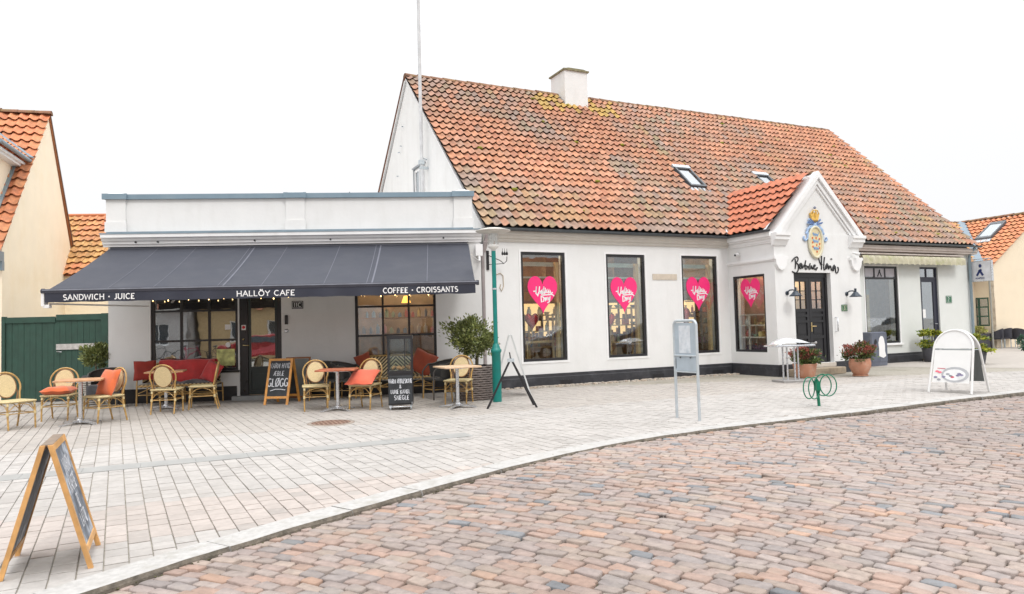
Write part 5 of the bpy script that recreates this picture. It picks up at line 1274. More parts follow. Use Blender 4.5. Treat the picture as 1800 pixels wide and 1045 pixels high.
opposite(FC(8, -36, 0), YC + PI, 12, mat('grey_render'), 'grey house across the street with its back to the river, behind the camera', 5)
def bike(loc, rz, lab, c):
    t = thing('bicycle', lab, 'bicycle', loc, rz, 'bicycles parked across the street')
    for x in (-.52, .52):
        m = MB(); m.tube([(x + .33 * math.cos(a), 0, .34 + .33 * math.sin(a)) for a in np.linspace(0, 2 * PI, 28, endpoint=False)], .018, 6, closed=True)
        for k in range(6): a = PI * k / 6; m.tube([(x - .32 * math.cos(a), 0, .34 - .32 * math.sin(a)), (x + .32 * math.cos(a), 0, .34 + .32 * math.sin(a))], .003, 3)
        m.build('wheel', BLACK, t)
    m = MB()
    for p_, q_ in (((-.52, .34), (-.12, .30)), ((-.52, .34), (-.22, .78)), ((-.12, .30), (-.22, .86)), ((-.20, .72), (.36, .80)), ((-.12, .30), (.38, .70)), ((.34, .95), (.52, .34))): m.tube([(p_[0], 0, p_[1]), (q_[0], 0, q_[1])], .017, 6)
    m.build('bike_frame', c, t); m = MB(); m.tube([(.34, -.26, 1.0), (.33, -.1, .98), (.33, .1, .98), (.34, .26, 1.0)], .013, 6); m.build('handlebar', ALU, t)
    m = MB(); m.sphere((-.23, 0, .9), .1, 8, 5, sc=(1.3, .8, .4)); m.build('saddle', BLACK, t)
for k, (x_, c_) in enumerate(((-10.9, BLACK), (-12.6, mat('bike_red', (.4, .03, .08), .3)), (-14.2, BLACK), (-15.6, GREENB))):
    bike(FC(x_, -21.5 - .3 * k), YC + .15 * k, ('black', 'red', 'second black', 'green')[k] + ' bicycle parked across the street, behind the camera', c_)
def car(loc, yaw_, colr, lab):
    t = thing('parked_car', lab, 'car', loc, yaw_); CP = mat('car_paint_%s' % colr[0], colr[1], .25, .3, coat=.6, var=.03)
    m = MB(); side = [(-2.1, .35), (-2.15, .65), (-2.05, .88), (-1.3, .98), (-.55, 1.42), (.85, 1.45), (1.65, 1.05), (2.05, .95), (2.15, .6), (2.1, .35)]
    vs = []; ys = [-.86, -.80, .80, .86]
    for y in ys:
        for x, z in side: k = 1 if abs(y) > .83 else 1; vs.append((x, y * (1 if z < 1 else .82), z + (.0 if abs(y) > .83 else .02)))
    n = len(side); fs_ = [tuple(range(n)), tuple(range(4 * n - 1, 3 * n - 1, -1))]
    for a in range(3):
        for i in range(n): fs_.append((a * n + i, (a + 1) * n + i, (a + 1) * n + (i + 1) % n, a * n + (i + 1) % n))
    m.add(vs, fs_); m.build('body', CP, t)
    m = MB()
    for y in (-.862, .862):
        m.add([(-1.15, y * .98, 1.0), (-.52, y * .84, 1.36), (.8, y * .84, 1.38), (1.4, y * .98, 1.03)], [(0, 1, 2, 3)])
    m.build('side_window', mat('dark_pane'), t)
    for x in (-1.35, 1.35):
        for y in (-.80, .80):
            m = MB(); m.tube([(x, y - .1, .32), (x, y + .1, .32)], .32, 20); o = m.build('wheel', mat('tyre', (.02, .02, .02), .8), t); m = MB(); m.tube([(x, y - .105, .32), (x, y + .105, .32)], .2, 10); m.build('rim', ALU, o)
car(FM(16.75, -14.3, -.06), YM, ('silver', (.30, .34, .38)), 'silver grey car parked across the street, behind the camera')
car(FM(21.4, -14.6, -.06), YM, ('dark', (.12, .14, .17)), 'dark grey car parked across the street, behind the camera')
car(FM(41.0, -16, -.06), YM, ('white', (.6, .6, .6)), 'white car parked further along the street')
car(FC(-9.4, -24, -.06), YC, ('red', (.4, .02, .03)), 'red car parked opposite the cafe, behind the camera')

# ================================================================== CAFE FURNITURE
def circ(cx, cz, rx, rz, a0=0, a1=360, n=24): return [(cx + rx * math.cos(rad(a0 + (a1 - a0) * i / n)), cz + rz * math.sin(rad(a0 + (a1 - a0) * i / n))) for i in range(n + 1)]
def make_chair():
    t = thing('bistro_chair', '', 'chair')
    s = MB(); s.rbox(-.225, .225, -.22, .22, .415, .455, .018); s.build('seat', SEATW, t)
    s = MB(); P = [(x, y, .437) for x, y in ((-.228, -.20), (-.20, -.228), (.20, -.228), (.228, -.20), (.228, .20), (.20, .228), (-.20, .228), (-.228, .20))]; s.tube(P, .013, 6, closed=True); s.build('seat_rim', WRAP, t)
    lean = lambda z: .20 + max(0, z - .43) * .20
    pts = [(-.19, .20, .43)] + [(x, lean(z), z) for x, z in circ(0, .665, .225, .225, 205, -25, 22)] + [(.19, .20, .43)]
    s = MB(); s.tube(pts, .0145, 8); s.build('back_frame', BAMBOO, t)
    s = MB(); s.tube([(x, lean(z) - .004, z) for x, z in circ(0, .675, .155, .19, 0, 360, 24)[:-1]], .011, 8, closed=True)
    s.tube([(-.15, .21, .44), (-.17, lean(.55), .55), (-.155, lean(.66), .66)], .010, 6); s.tube([(.15, .21, .44), (.17, lean(.55), .55), (.155, lean(.66), .66)], .010, 6); s.build('inner_hoop', mat('dark_bamboo', (.24, .12, .045), .4, var=.3, scale=14, coat=.3), t)
    s = MB(); C_ = circ(0, .675, .150, .186, 0, 360, 24)[:-1]; s.add([(x, lean(z) - .012, z) for x, z in C_] + [(x, lean(z) + .006, z) for x, z in C_], [tuple(range(24)), tuple(range(47, 23, -1))] + [(i, i + 24, (i + 1) % 24 + 24, (i + 1) % 24) for i in range(24)]); s.build('back_panel', WICK, t)
    for sx_, f in ((-1, 1), (1, 1), (-1, 0), (1, 0)):
        s = MB()
        if f: s.tube([(sx_ * .20, -.20, .43), (sx_ * .205, -.215, .25), (sx_ * .20, -.235, 0)], [.0155, .015, .013], 8)
        else: s.tube([(sx_ * .19, .20, .44), (sx_ * .20, .225, .25), (sx_ * .20, .285, 0)], [.0155, .015, .013], 8)
        lg = s.build('leg', BAMBOO, t)
        s = MB(); y = -.212 if f else .222
        s.tube([(sx_ * .203, y, .275), (sx_ * .203, y - (.002 if f else -.002), .225)], .021, 8); s.tube([(sx_ * .198, y * .95, .41), (sx_ * .2, y, .37)], .019, 8); s.build('binding', WRAP, lg)
    s = MB(); z = .25
    s.tube([(-.20, -.214, z), (-.20, .226, z)], .010, 6); s.tube([(.20, -.214, z), (.20, .226, z)], .010, 6); s.tube([(-.2, -.214, z), (.2, -.214, z)], .009, 6); s.tube([(-.2, .226, z), (.2, .226, z)], .009, 6); s.build('stretcher', BAMBOO, t)
    s = MB()
    for (a, b) in (((-.2, -.215), (.2, -.215)), ((-.2, .22), (.2, .22)), ((-.2, -.215), (-.2, .22)), ((.2, -.215), (.2, .22))):
        a = Vector(a + (0,)); b = Vector(b + (0,)); mid = (a + b) / 2
        s.tube([a + Vector((0, 0, .28)), a.lerp(mid, .45) + Vector((0, 0, .375)), mid + Vector((0, 0, .405)), b.lerp(mid, .45) + Vector((0, 0, .375)), b + Vector((0, 0, .28))], .007, 6)
    s.build('brace', BAMBOO, t)
    return t
chair0 = make_chair()
CH_ = [((-8.02, 11.62), 62, 'bamboo bistro chair at the left edge, turned right toward the nearest table'),
 ((-7.98, 12.72), 14, 'bamboo bistro chair behind the left table with an orange cushion lying on it'),
 ((-6.92, 12.22), -28, 'bamboo bistro chair with an orange cushion standing against its back'),
 ((-6.42, 13.42), 188, 'bamboo bistro chair seen from behind, facing the red covered sofa'),
 ((-6.02, 14.02), -72, 'bamboo bistro chair seen from the side before the red covered sofa'),
 ((-3.62, 13.22), 16, 'bamboo bistro chair with empty seat left of the reddish table'),
 ((-2.72, 13.22), -14, 'bamboo bistro chair with a salmon cushion lying over its seat'),
 ((-1.05, 13.66), -10, 'bamboo bistro chair behind the pale table beside the big wicker planter')]
for i, (p, a, lb) in enumerate(CH_):
    c = chair0 if i == 0 else copy_tree(chair0); c.location = (p[0], p[1], 0); c.rotation_euler = (0, 0, rad(a)); tag(c, lb, 'chair', 'bamboo bistro chairs outside the cafe')
def cushion(loc, rot, label, m, s_=.44, th=.07, nm='cushion'):
    t = MB(); N = 14; vs = []
    for sg in (1, -1):
        for j in range(N + 1):
            for i in range(N + 1):
                u, v = i / N * 2 - 1, j / N * 2 - 1
                e = (1 - u ** 4) * (1 - v ** 4); pin = 1 - .07 * (1 - abs(u * v)) * (max(abs(u), abs(v)) ** 4)
                vs.append((u * s_ / 2 * pin, v * s_ / 2 * pin, sg * th * e ** .55 + .006 * math.sin(u * 6 + v * 4)))
    fs_ = []
    for k in (0, 1):
        o = k * (N + 1) ** 2
        for j in range(N):
            for i in range(N): q = (o + j * (N + 1) + i, o + j * (N + 1) + i + 1, o + (j + 1) * (N + 1) + i + 1, o + (j + 1) * (N + 1) + i); fs_.append(q if k == 0 else q[::-1])
    t.add(vs, fs_, 0, True); o = t.build(nm, m); o.location = loc; o.rotation_euler = [rad(a) for a in rot]; tag(o, label, 'cushion'); return o
cushion((-7.95, 12.66, .515), (0, 0, 12), 'orange cushion lying flat on the chair behind the left table', ORANGE, .46)
cushion((-6.86, 12.25, .66), (68, 0, -28), 'orange cushion standing upright on the bistro chair right of the left table', ORANGE, .46, .06)
cushion((-2.74, 13.12, .575), (26, 0, -10), 'salmon cushion leaning on the chair right of the reddish table', SALMON, .52, .055)
def make_table(loc, rz, top, label, tilt=(0, 0)):
    t = thing('cafe_table', label, 'table', loc, rz, 'square cafe tables with aluminium feet')
    s = MB(); s.rbox(-.34, .34, -.34, .34, .712, .740, .006); o = s.build('table_top', top, t); o.rotation_euler = (rad(tilt[0]), rad(tilt[1]), 0)
    MB().tube([(0, 0, .05), (0, 0, .71)], .032, 14).build('post', ALU, t)
    s = MB(); s.box(-.2, .2, -.03, .03, .69, .711); s.box(-.03, .03, -.2, .2, .69, .711); s.build('top_bracket', ALU, t)
    s = MB(); s.lathe([(.07, .03), (.065, .07), (.035, .09)], 14)
    for k in range(4):
        a = PI / 4 + k * PI / 2; c_, s2 = math.cos(a), math.sin(a)
        for (r0, w0, z0), (r1, w1_, z1) in (((.03, .045, .075), (.20, .038, .05)), ((.20, .038, .05), (.36, .026, .022))):
            vs = []
            for r_, w_, zt in ((r0, w0, z0), (r1, w1_, z1)):
                for sg, z in ((-1, .0 if r_ > .3 else .03), (1, .0 if r_ > .3 else .03), (1, zt), (-1, zt)): vs.append((c_ * r_ - s2 * w_ * sg, s2 * r_ + c_ * w_ * sg, z))
            s.add(vs, [(0, 1, 2, 3), (7, 6, 5, 4), (0, 4, 5, 1), (1, 5, 6, 2), (2, 6, 7, 3), (3, 7, 4, 0)])
    s.build('foot', ALU, t)
    return t
make_table((-7.18, 12.0, 0), rad(22), TABLE, 'square wooden cafe table farthest left between two bistro chairs')
make_table((-6.78, 14.12, 0), rad(18), TABLE, 'square cafe table in front of the red covered sofa')
make_table((-3.18, 13.05, 0), rad(4), TABLE2, 'square cafe table with a reddish scratched top')
make_table((-1.02, 12.98, 0), rad(25), mat('pale_table_wood', (.62, .44, .29), .5, var=.1, scale=12), 'square pale-topped cafe table beside the food cabinet')
# striped sofas
def stripemat():
    m = mat('striped_weave', (.6, .5, .3), .6, var=.1)
    n = m.node_tree.nodes; l = m.node_tree.links.new
    tcn = n.new('ShaderNodeTexCoord'); sx_ = n.new('ShaderNodeSeparateXYZ'); ab = n.new('ShaderNodeMath'); ab.operation = 'ABSOLUTE'
    ad = n.new('ShaderNodeMath'); ad.operation = 'ADD'; ml = n.new('ShaderNodeMath'); ml.operation = 'MULTIPLY'; ml.inputs[1].default_value = 12.5; fr = n.new('ShaderNodeMath'); fr.operation = 'FRACT'; gt_ = n.new('ShaderNodeMath'); gt_.operation = 'GREATER_THAN'; gt_.inputs[1].default_value = .5
    mx = n.new('ShaderNodeMix'); mx.data_type = 'RGBA'; mx.inputs[6].default_value = (.05, .032, .022, 1); mx.inputs[7].default_value = (.68, .56, .32, 1)
    l(tcn.outputs['Object'], sx_.inputs[0]); l(sx_.outputs['X'], ab.inputs[0]); l(ab.outputs[0], ad.inputs[0]); l(sx_.outputs['Z'], ad.inputs[1]); l(ad.outputs[0], ml.inputs[0]); l(ml.outputs[0], fr.inputs[0]); l(fr.outputs[0], gt_.inputs[0]); l(gt_.outputs[0], mx.inputs[0]); l(mx.outputs[2], n['Principled BSDF'].inputs['Base Color'])
    return m
STRIPE = stripemat()
def sofa(loc, rz, label, W=1.55):
    t = thing('wicker_sofa', label, 'sofa', loc, rz, 'striped wicker sofas against the cafe wall'); h = W / 2
    # curved wrap-round back
    def plan(u):   # u -1..1 -> x,y
        a = abs(u); sg = 1 if u > 0 else -1
        if a < .72: return (u / .72 * (h - .14), .26)
        k = (a - .72) / .28 * PI / 2; return (sg * (h - .14 + .14 * math.sin(k)), .26 - .24 * (1 - math.cos(k)))
    N = 40; vs = []
    for (z, o) in ((.44, -.03), (.66, .0), (.80, .03), (.86, .05)):
        for i in range(N + 1):
            u = i / N * 2 - 1; x, y = plan(u); e = 1 - max(0, abs(u) - .55) * .55 if z > .5 else 1
            vs.append((x, y + o * (1 if abs(u) < .8 else .3), .44 + (z - .44) * e))
    s = MB(); s.add(vs, [(j * (N + 1) + i, j * (N + 1) + i + 1, (j + 1) * (N + 1) + i + 1, (j + 1) * (N + 1) + i) for j in range(3) for i in range(N)], 0, True)
    s.add([(a, b + .025, c) for a, b, c in vs], [(j * (N + 1) + i, (j + 1) * (N + 1) + i, (j + 1) * (N + 1) + i + 1, j * (N + 1) + i + 1) for j in range(3) for i in range(N)], 0, True); s.build('backrest', STRIPE, t)
    s = MB(); s.tube(vs[3 * (N + 1):], .02, 8); s.build('back_rail', BAMBOO, t)
    s = MB(); s.rbox(-h + .02, h - .02, -.28, .24, .37, .43, .015); s.build('seat', STRIPE, t)
    s = MB(); s.tube([(-h, -.28, .40), (h, -.28, .40)], .018, 8); s.tube([(-h, -.28, .22), (h, -.28, .22)], .011, 6); s.tube([(-h, .22, .22), (h, .22, .22)], .011, 6)
    for k in range(3): x0_ = -h + k * W / 3; s.tube([(x0_, -.28, .24), (x0_ + W / 6, -.28, .35), (x0_ + W / 3, -.28, .24)], .009, 6)
    s.build('front_rail', BAMBOO, t)
    for x in (-h, h):
        s = MB(); s.tube([(x, -.28, .0), (x, -.27, .4), (x * 1.0, -.24, .60), (x, -.05, .66), (x * .99, .1, .66)], .016, 8); s.build('armrest', BAMBOO, t)
    for x in (-h, h, 0):
        for y in (-.28, .24):
            if x == 0 and y < 0: continue
            s = MB(); s.tube([(x * .99, y, .40), (x, y * 1.05, 0)], .016, 8); s.build('leg', BAMBOO, t)
    return t
sofa(FC(-5.38, -.42), YC, 'striped wicker sofa under the left cafe window, covered by a red blanket', 1.55)
sofa(FC(-.95, -.42), YC, 'striped wicker sofa with bare back under the right cafe window', 1.62)
# blanket over the sofa back
m = MB(); NX, NY = 30, 16; vs = []
pr = [(.22, .40), (.20, .44), (.24, .60), (.27, .75), (.31, .875), (.335, .895), (.36, .87), (.35, .7), (.345, .55)]
for j in range(NY + 1):
    t_ = j / NY * (len(pr) - 1); k = min(int(t_), len(pr) - 2); fr_2 = t_ - k; y = pr[k][0] * (1 - fr_2) + pr[k + 1][0] * fr_2; z = pr[k][1] * (1 - fr_2) + pr[k + 1][1] * fr_2
    for i in range(NX + 1):
        u = i / NX; x = -.50 + 1.13 * u + .03 * math.sin(j * .6); wob = .012 * math.sin(u * 21 + j * .7) + .01 * math.sin(u * 9)
        vs.append((x, y - .035 + wob, z + .012 + .008 * math.sin(u * 13)))
m.add(vs, [(j * (NX + 1) + i, j * (NX + 1) + i + 1, (j + 1) * (NX + 1) + i + 1, (j + 1) * (NX + 1) + i) for j in range(NY) for i in range(NX)], 0, True)
o = m.build('blanket', RED); o.location = FC(-5.38, -.42); o.rotation_euler = (0, 0, YC); tag(o, 'red blanket draped over the back of the left wicker sofa', 'blanket')
m = MB(); NX, NY = 24, 10; vs = []
for j in range(NY + 1):
    for i in range(NX + 1):
        u, v = i / NX, j / NY; y = .18 - .46 * v; z = .45 + .03 * math.sin(u * 11) * math.sin(v * 3) + .02 * math.sin(u * 25 + v * 5)
        if v > .85: z -= (v - .85) * .5
        vs.append((-.55 + 1.15 * u, y, z + .01))
m.add(vs, [(j * (NX + 1) + i, (j + 1) * (NX + 1) + i, (j + 1) * (NX + 1) + i + 1, j * (NX + 1) + i + 1) for j in range(NY) for i in range(NX)], 0, True)
o = m.build('blanket', GREYC); o.location = FC(-5.38, -.42); o.rotation_euler = (0, 0, YC); tag(o, 'dark grey blanket spread on the seat of the left wicker sofa', 'blanket')
cushion(FC(-6.02, -.62, .72), (72, 0, 25), 'dark red cushion standing at the left end of the red covered sofa', mat('dark_red_cloth', (.28, .03, .02), .9, var=.15), .42, .06)
cushion(FC(-4.76, -.42, .64), (70, 20, -20), 'red cushion at the right end of the red covered sofa', RED, .42, .06)
cushion(FC(-.36, -.52, .70), (66, 25, -8), 'rust brown cushion slumped at the right end of the bare striped sofa', RUST, .52, .08)
cushion(FC(-1.62, -.40, .76), (70, -20, 12), 'small rust cushion at the left end of the bare striped sofa', RUST, .34, .06)
# rattan armchairs
def armchair(loc, rz, label, cloth=None, frame=BAMBOO):
    t = thing('rattan_armchair', label, 'armchair', loc, rz, 'dark rattan armchairs beside the sofas')
    s = MB(); s.rbox(-.25, .25, -.24, .24, .38, .43, .015); s.build('seat', RATTAN, t)
    N = 24; vs = []
    for z, o in ((.43, .0), (.62, .02), (.78, .05)):
        for i in range(N + 1):
            a = rad(200 - 220 * i / N); e = 1 - (1 - max(0, math.sin(a))) * .25 if z > .5 else 1
            vs.append(((.27 + o) * math.cos(a), (.25 + o) * math.sin(a), .43 + (z - .43) * e))
    s = MB(); s.add(vs, [(j * (N + 1) + i, j * (N + 1) + i + 1, (j + 1) * (N + 1) + i + 1, (j + 1) * (N + 1) + i) for j in range(2) for i in range(N)], 0, True); s.build('backrest', RATTAN, t)
    s = MB(); top = vs[2 * (N + 1):]; s.tube([(.27, -.25, .0), (.28, -.25, .55), (.29, -.18, .63)] + [tuple(p) for p in top[::-1]] + [(-.29, -.18, .63), (-.28, -.25, .55), (-.27, -.25, 0)], .017, 8); s.build('arm_frame', mat('dark_rail', (.07, .065, .06), .5, var=.3), t)
    for x in (-.25, .25):
        for y in (-.23, .23):
            s = MB(); s.tube([(x, y, .39), (x * 1.05, y * 1.1, 0)], .015, 8); s.build('leg', frame, t)
    s = MB(); s.tube([(-.25, -.24, .2), (.25, -.24, .2), (.25, .24, .2), (-.25, .24, .2)], .010, 6, closed=True); s.build('stretcher', frame, t)
    return t
armchair((-8.35, 14.85, 0), rad(10), 'dark rattan armchair with a grey blanket beside the yard gate')
armchair(FC(-2.45, -.62), YC + .1, 'dark rattan armchair behind the reddish table')
armchair((-1.52, 14.75, 0), rad(-60), 'dark rattan armchair turned sideways near the wicker planter')
armchair(FC(-1.95, -.75), YC + 1.2, 'dark rattan armchair behind the chair with the salmon cushion')
m = MB(); vs = []; NX, NY = 14, 14; pr = [(.10, .46), (-.15, .46), (-.27, .45), (-.29, .36), (-.285, .22)]
for j in range(NY + 1):
    t_ = j / NY * 4; k = min(int(t_), 3); q = t_ - k; y = pr[k][0] * (1 - q) + pr[k + 1][0] * q; z = pr[k][1] * (1 - q) + pr[k + 1][1] * q
    for i in range(NX + 1): u = i / NX; vs.append((-.28 + .62 * u, y - .015 * math.sin(u * 17), z + .01 * math.sin(u * 11 + j)))
m.add(vs, [(j * (NX + 1) + i, (j + 1) * (NX + 1) + i, (j + 1) * (NX + 1) + i + 1, j * (NX + 1) + i + 1) for j in range(NY) for i in range(NX)], 0, True)
o = m.build('blanket', GREYC); o.location = (-8.35, 14.85, 0); o.rotation_euler = (0, 0, rad(10)); tag(o, 'dark grey blanket hanging over the armchair beside the gate', 'blanket')
cushion((-8.33, 14.88, .52), (20, 0, 10), 'small orange-red cushion on the armchair beside the gate', ORANGE, .34, .05)

# ================================================================== PLANTS
def leaves(mb, cen, rads, n, ls, cols, seed, clumps=14, up=.3, shell=.5):
    r_ = random.Random(seed); C = Vector(cen)
    cl = []
    for k in range(clumps):
        while True:
            v = Vector((r_.uniform(-1, 1), r_.uniform(-1, 1), r_.uniform(-1, 1)))
            if .15 < v.length < 1: break
        v = v.normalized() * r_.uniform(shell, .98); cl.append((Vector((v.x * rads[0], v.y * rads[1], v.z * rads[2])), r_.uniform(.22, .42), r_.uniform(.8, 1.2)))
    for i in range(n):
        c, s_, br = r_.choice(cl)
        d = Vector((r_.gauss(0, 1), r_.gauss(0, 1), r_.gauss(0, 1))) * .5
        p = C + c + Vector((d.x * rads[0] * s_, d.y * rads[1] * s_, d.z * rads[2] * s_))
        out = (p - C); out = out.normalized() if out.length > .01 else Vector((0, 0, 1))
        t = (out + Vector((r_.gauss(0, .6), r_.gauss(0, .6), r_.gauss(0, .5) + up))).normalized()
        sd_ = t.cross(Vector((r_.gauss(0, 1), r_.gauss(0, 1), r_.gauss(0, 1)))).normalized()
        l_ = ls * r_.uniform(.7, 1.3); w_ = l_ * .24
        mb.add([p, p + t * l_ * .5 + sd_ * w_, p + t * l_, p + t * l_ * .5 - sd_ * w_], [(0, 1, 2, 3)], 0, False, sc3(r_.choice(cols), r_.uniform(.7, 1.35) * br))
def pot_lathe(m, prof): return m.lathe(prof, 28)
# big wicker planter with olive
bp_ = (-.80, 14.42)
t = thing('wicker_planter', 'large round grey wicker planter left of the teal lamp post', 'planter', (bp_[0], bp_[1], 0))
m = MB(); nR = 15
for k in range(nR):
    z = .03 + k * .044; rr = .36 + .055 * math.sin((k / nR) * 2.2)
    pts = [((rr + .010 * math.sin(i * PI + k * PI)) * math.cos(2 * PI * i / 56), (rr + .010 * math.sin(i * PI + k * PI)) * math.sin(2 * PI * i / 56), z + .005 * math.sin(i * PI / 2 + k * PI)) for i in range(56)]
    m.tube(pts, .023, 5, closed=True)
m.build('basket', WICKG, t); MB().lathe([(.385, .60), (.385, .64), (.36, .66)], 28).build('rim', PLASTD, t); MB().lathe([(0, .58), (.37, .58), (.375, .56)], 20, capb=False).build('soil', mat('soil', (.05, .035, .025), .95), t)
t = thing('olive_tree', 'bushy twin-stemmed olive growing in the large wicker planter', 'tree', (bp_[0], bp_[1], .58))
m = MB(); m.tube([(-.12, 0, 0), (-.13, .0, .2), (-.16, 0, .42), (-.22, .02, .62)], [.035, .03, .028, .015], 8); m.tube([(.06, -.02, 0), (.07, 0, .22), (.10, .02, .45), (.2, .05, .65)], [.038, .033, .028, .015], 8); m.tube([(-.14, 0, .35), (.0, .05, .6)], .015, 6); m.tube([(.09, 0, .4), (.0, -.06, .68)], .015, 6); m.build('trunk', BARK, t)
m = MB(); OC = [(.145, .17, .045), (.20, .23, .07), (.11, .14, .04), (.25, .28, .10)]
leaves(m, (-.0, 0, .68), (.42, .40, .33), 3800, .066, OC, 4, 26, .5); leaves(m, (-.02, 0, .70), (.54, .5, .44), 900, .07, OC, 9, 16, .9); m.build('crown', LEAF, t)
# white wicker pot by the gate
t = thing('wicker_planter', 'pale woven planter standing in front of the green gate', 'planter', (-8.98, 15.55, 0))
m = MB()
for k in range(11):
    z = .03 + k * .045; rr = .17 + .006 * k; pts = [((rr + .008 * math.cos(i * PI + k * PI)) * math.cos(2 * PI * i / 36), (rr + .008 * math.cos(i * PI + k * PI)) * math.sin(2 * PI * i / 36), z) for i in range(36)]; m.tube(pts, .022, 5, closed=True)
m.build('basket', WICKW, t); MB().lathe([(.25, .50), (.26, .60), (.24, .62), (.0, .60)], 22, capb=False).build('liner', PLASTD, t)
t = thing('small_olive', 'small rounded olive bush in the pale planter by the gate', 'bush', (-8.98, 15.55, .58))
m = MB(); m.tube([(0, 0, 0), (.01, 0, .15), (0, 0, .32)], [.022, .02, .012], 7); m.build('trunk', BARK, t); m = MB(); leaves(m, (0, 0, .43), (.36, .33, .24), 1900, .075, OC, 6, 20, .7); m.build('crown', LEAF, t)
# terracotta pots
def terra(loc, sc_, lab, lab2, seed, prof, kind='reddish flowering bush'):
    t = thing('flower_pot', lab, 'pot', loc); t.scale = (sc_,) * 3; MB().lathe(prof, 30).build('pot', TERRA, t); MB().lathe([(0, prof[-2][1] - .03), (prof[-2][0] - .03, prof[-2][1] - .03)], 20, capb=False).build('soil', mat('soil'), t)
    if prof[0][0] < .2: MB().lathe([(.17, 0), (.19, .03), (.17, .03)], 24).build('saucer', TERRA, t)
    b = thing('flower_bush', lab2, 'plant', (loc[0], loc[1], prof[-2][1] * sc_ - .02))
    m = MB(); leaves(m, (0, 0, .15), (.36, .34, .20), 1500, .07, [(.06, .10, .02), (.09, .14, .03), (.05, .075, .02), (.16, .17, .05)], seed, 22, .5); m.build('foliage', LEAF, b)
    m = MB(); leaves(m, (0, 0, .24), (.34, .33, .17), 1500, .045, [(.30, .07, .055), (.24, .06, .05), (.34, .11, .07), (.17, .06, .04)], seed + 1, 30, .9, .7); m.build('flower_heads', LEAF, b)
terra((7.06, 17.60, 0), 1.0, 'straight-sided terracotta pot at the left side of the doorstep', 'bush with reddish flower heads left of the doorstep', 31, [(.20, 0), (.23, .06), (.275, .30), (.285, .335), (.26, .335), (.25, .30)])
terra((8.40, 17.60, 0), 1.0, 'rounded terracotta pot at the right side of the doorstep', 'bush with reddish flower heads right of the doorstep', 41, [(.15, .03), (.19, .10), (.245, .22), (.25, .32), (.235, .40), (.24, .42), (.215, .42), (.20, .38)])
def yplant(loc, lab, lab2, seed, pw_=.26, ph_=.45, tiers=((0, 0, .12, .30), (0, 0, .42, .24)), cols=None, tl=.09):
    t = thing('dark_planter', lab, 'planter', loc); m = MB(); m.lathe([(pw_ * .78, 0), (pw_, ph_), (pw_ * .9, ph_)], 24); m.build('pot', PLASTD, t)
    b = thing('yellow_green_shrub', lab2, 'plant', (loc[0], loc[1], ph_ - .03)); m = MB(); m.tube([(0, 0, 0), (.01, 0, tiers[-1][2])], .014, 6); m.build('stem', BARK, b)
    m = MB()
    for i, (a, b_, c, r_) in enumerate(tiers): leaves(m, (a, b_, c), (r_, r_, .09), 700, tl, cols or [(.32, .34, .03), (.20, .26, .03), (.42, .40, .05), (.12, .18, .03)], seed + i, 12, .2)
    m.build('foliage', LEAF, b)
yplant(tuple(FM(21.35, -.55)), 'dark round planter below the right-hand shop door', 'tiered yellow-green shrub in front of the right-hand shop door', 51, .30, .42, ((0, 0, .15, .38), (0, 0, .48, .32)))
yplant(tuple(G(1716, 640)), 'dark round planter at the far right corner of the shop', 'loose yellow-green shrub at the far right corner of the shop', 61, .28, .35, ((0, 0, .12, .42), (.0, 0, .4, .35)))

# ================================================================== STREET OBJECTS
# teal lamp post
t = thing('street_lamp', 'teal green lamp post with a glass lantern under a wide pale disc', 'street lamp', (-.33, 13.78, 0))
m = MB(); m.lathe([(.085, 0), (.085, .92), (.10, .94), (.105, .98), (.085, 1.0), (.075, 1.03), (.062, 1.07), (.048, 1.10)], 16); m.build('base', GREENP, t)
m = MB(); m.tube([(0, 0, 1.08), (0, 0, 2.87)], .042, 14); m.build('pole', GREENP, t)
m = MB(); m.tube([(0, 0, 2.13), (0, 0, 2.16)], .05, 14); m.build('clamp', GALV, t)
m = MB(); m.lathe([(.03, 2.86), (.05, 2.90), (.10, 2.94), (.11, 2.97), (.10, 2.99)], 20, capt=True); m.build('lantern_base', mat('white_enamel', (.72, .72, .70), .35), t)
m = MB(); m.lathe([(.098, 2.99), (.098, 3.22)], 24, capb=False); m.build('lantern_glass', glass('lantern_glass', (.80, .80, .78), .12), t)
m = MB(); m.tube([(0, 0, 2.99), (0, 0, 3.22)], .03, 10); m.tube([(.095, 0, 2.99), (.095, 0, 3.22)], .006, 5); m.tube([(-.095, 0, 2.99), (-.095, 0, 3.22)], .006, 5); m.build('lamp_core', mat('white_enamel'), t)
m = MB(); m.lathe([(.098, 3.20), (.30, 3.235), (.335, 3.25), (.335, 3.262), (.20, 3.30), (.0, 3.32)], 32); m.build('shade_disc', mat('pale_disc', (.60, .58, .54), .6), t)
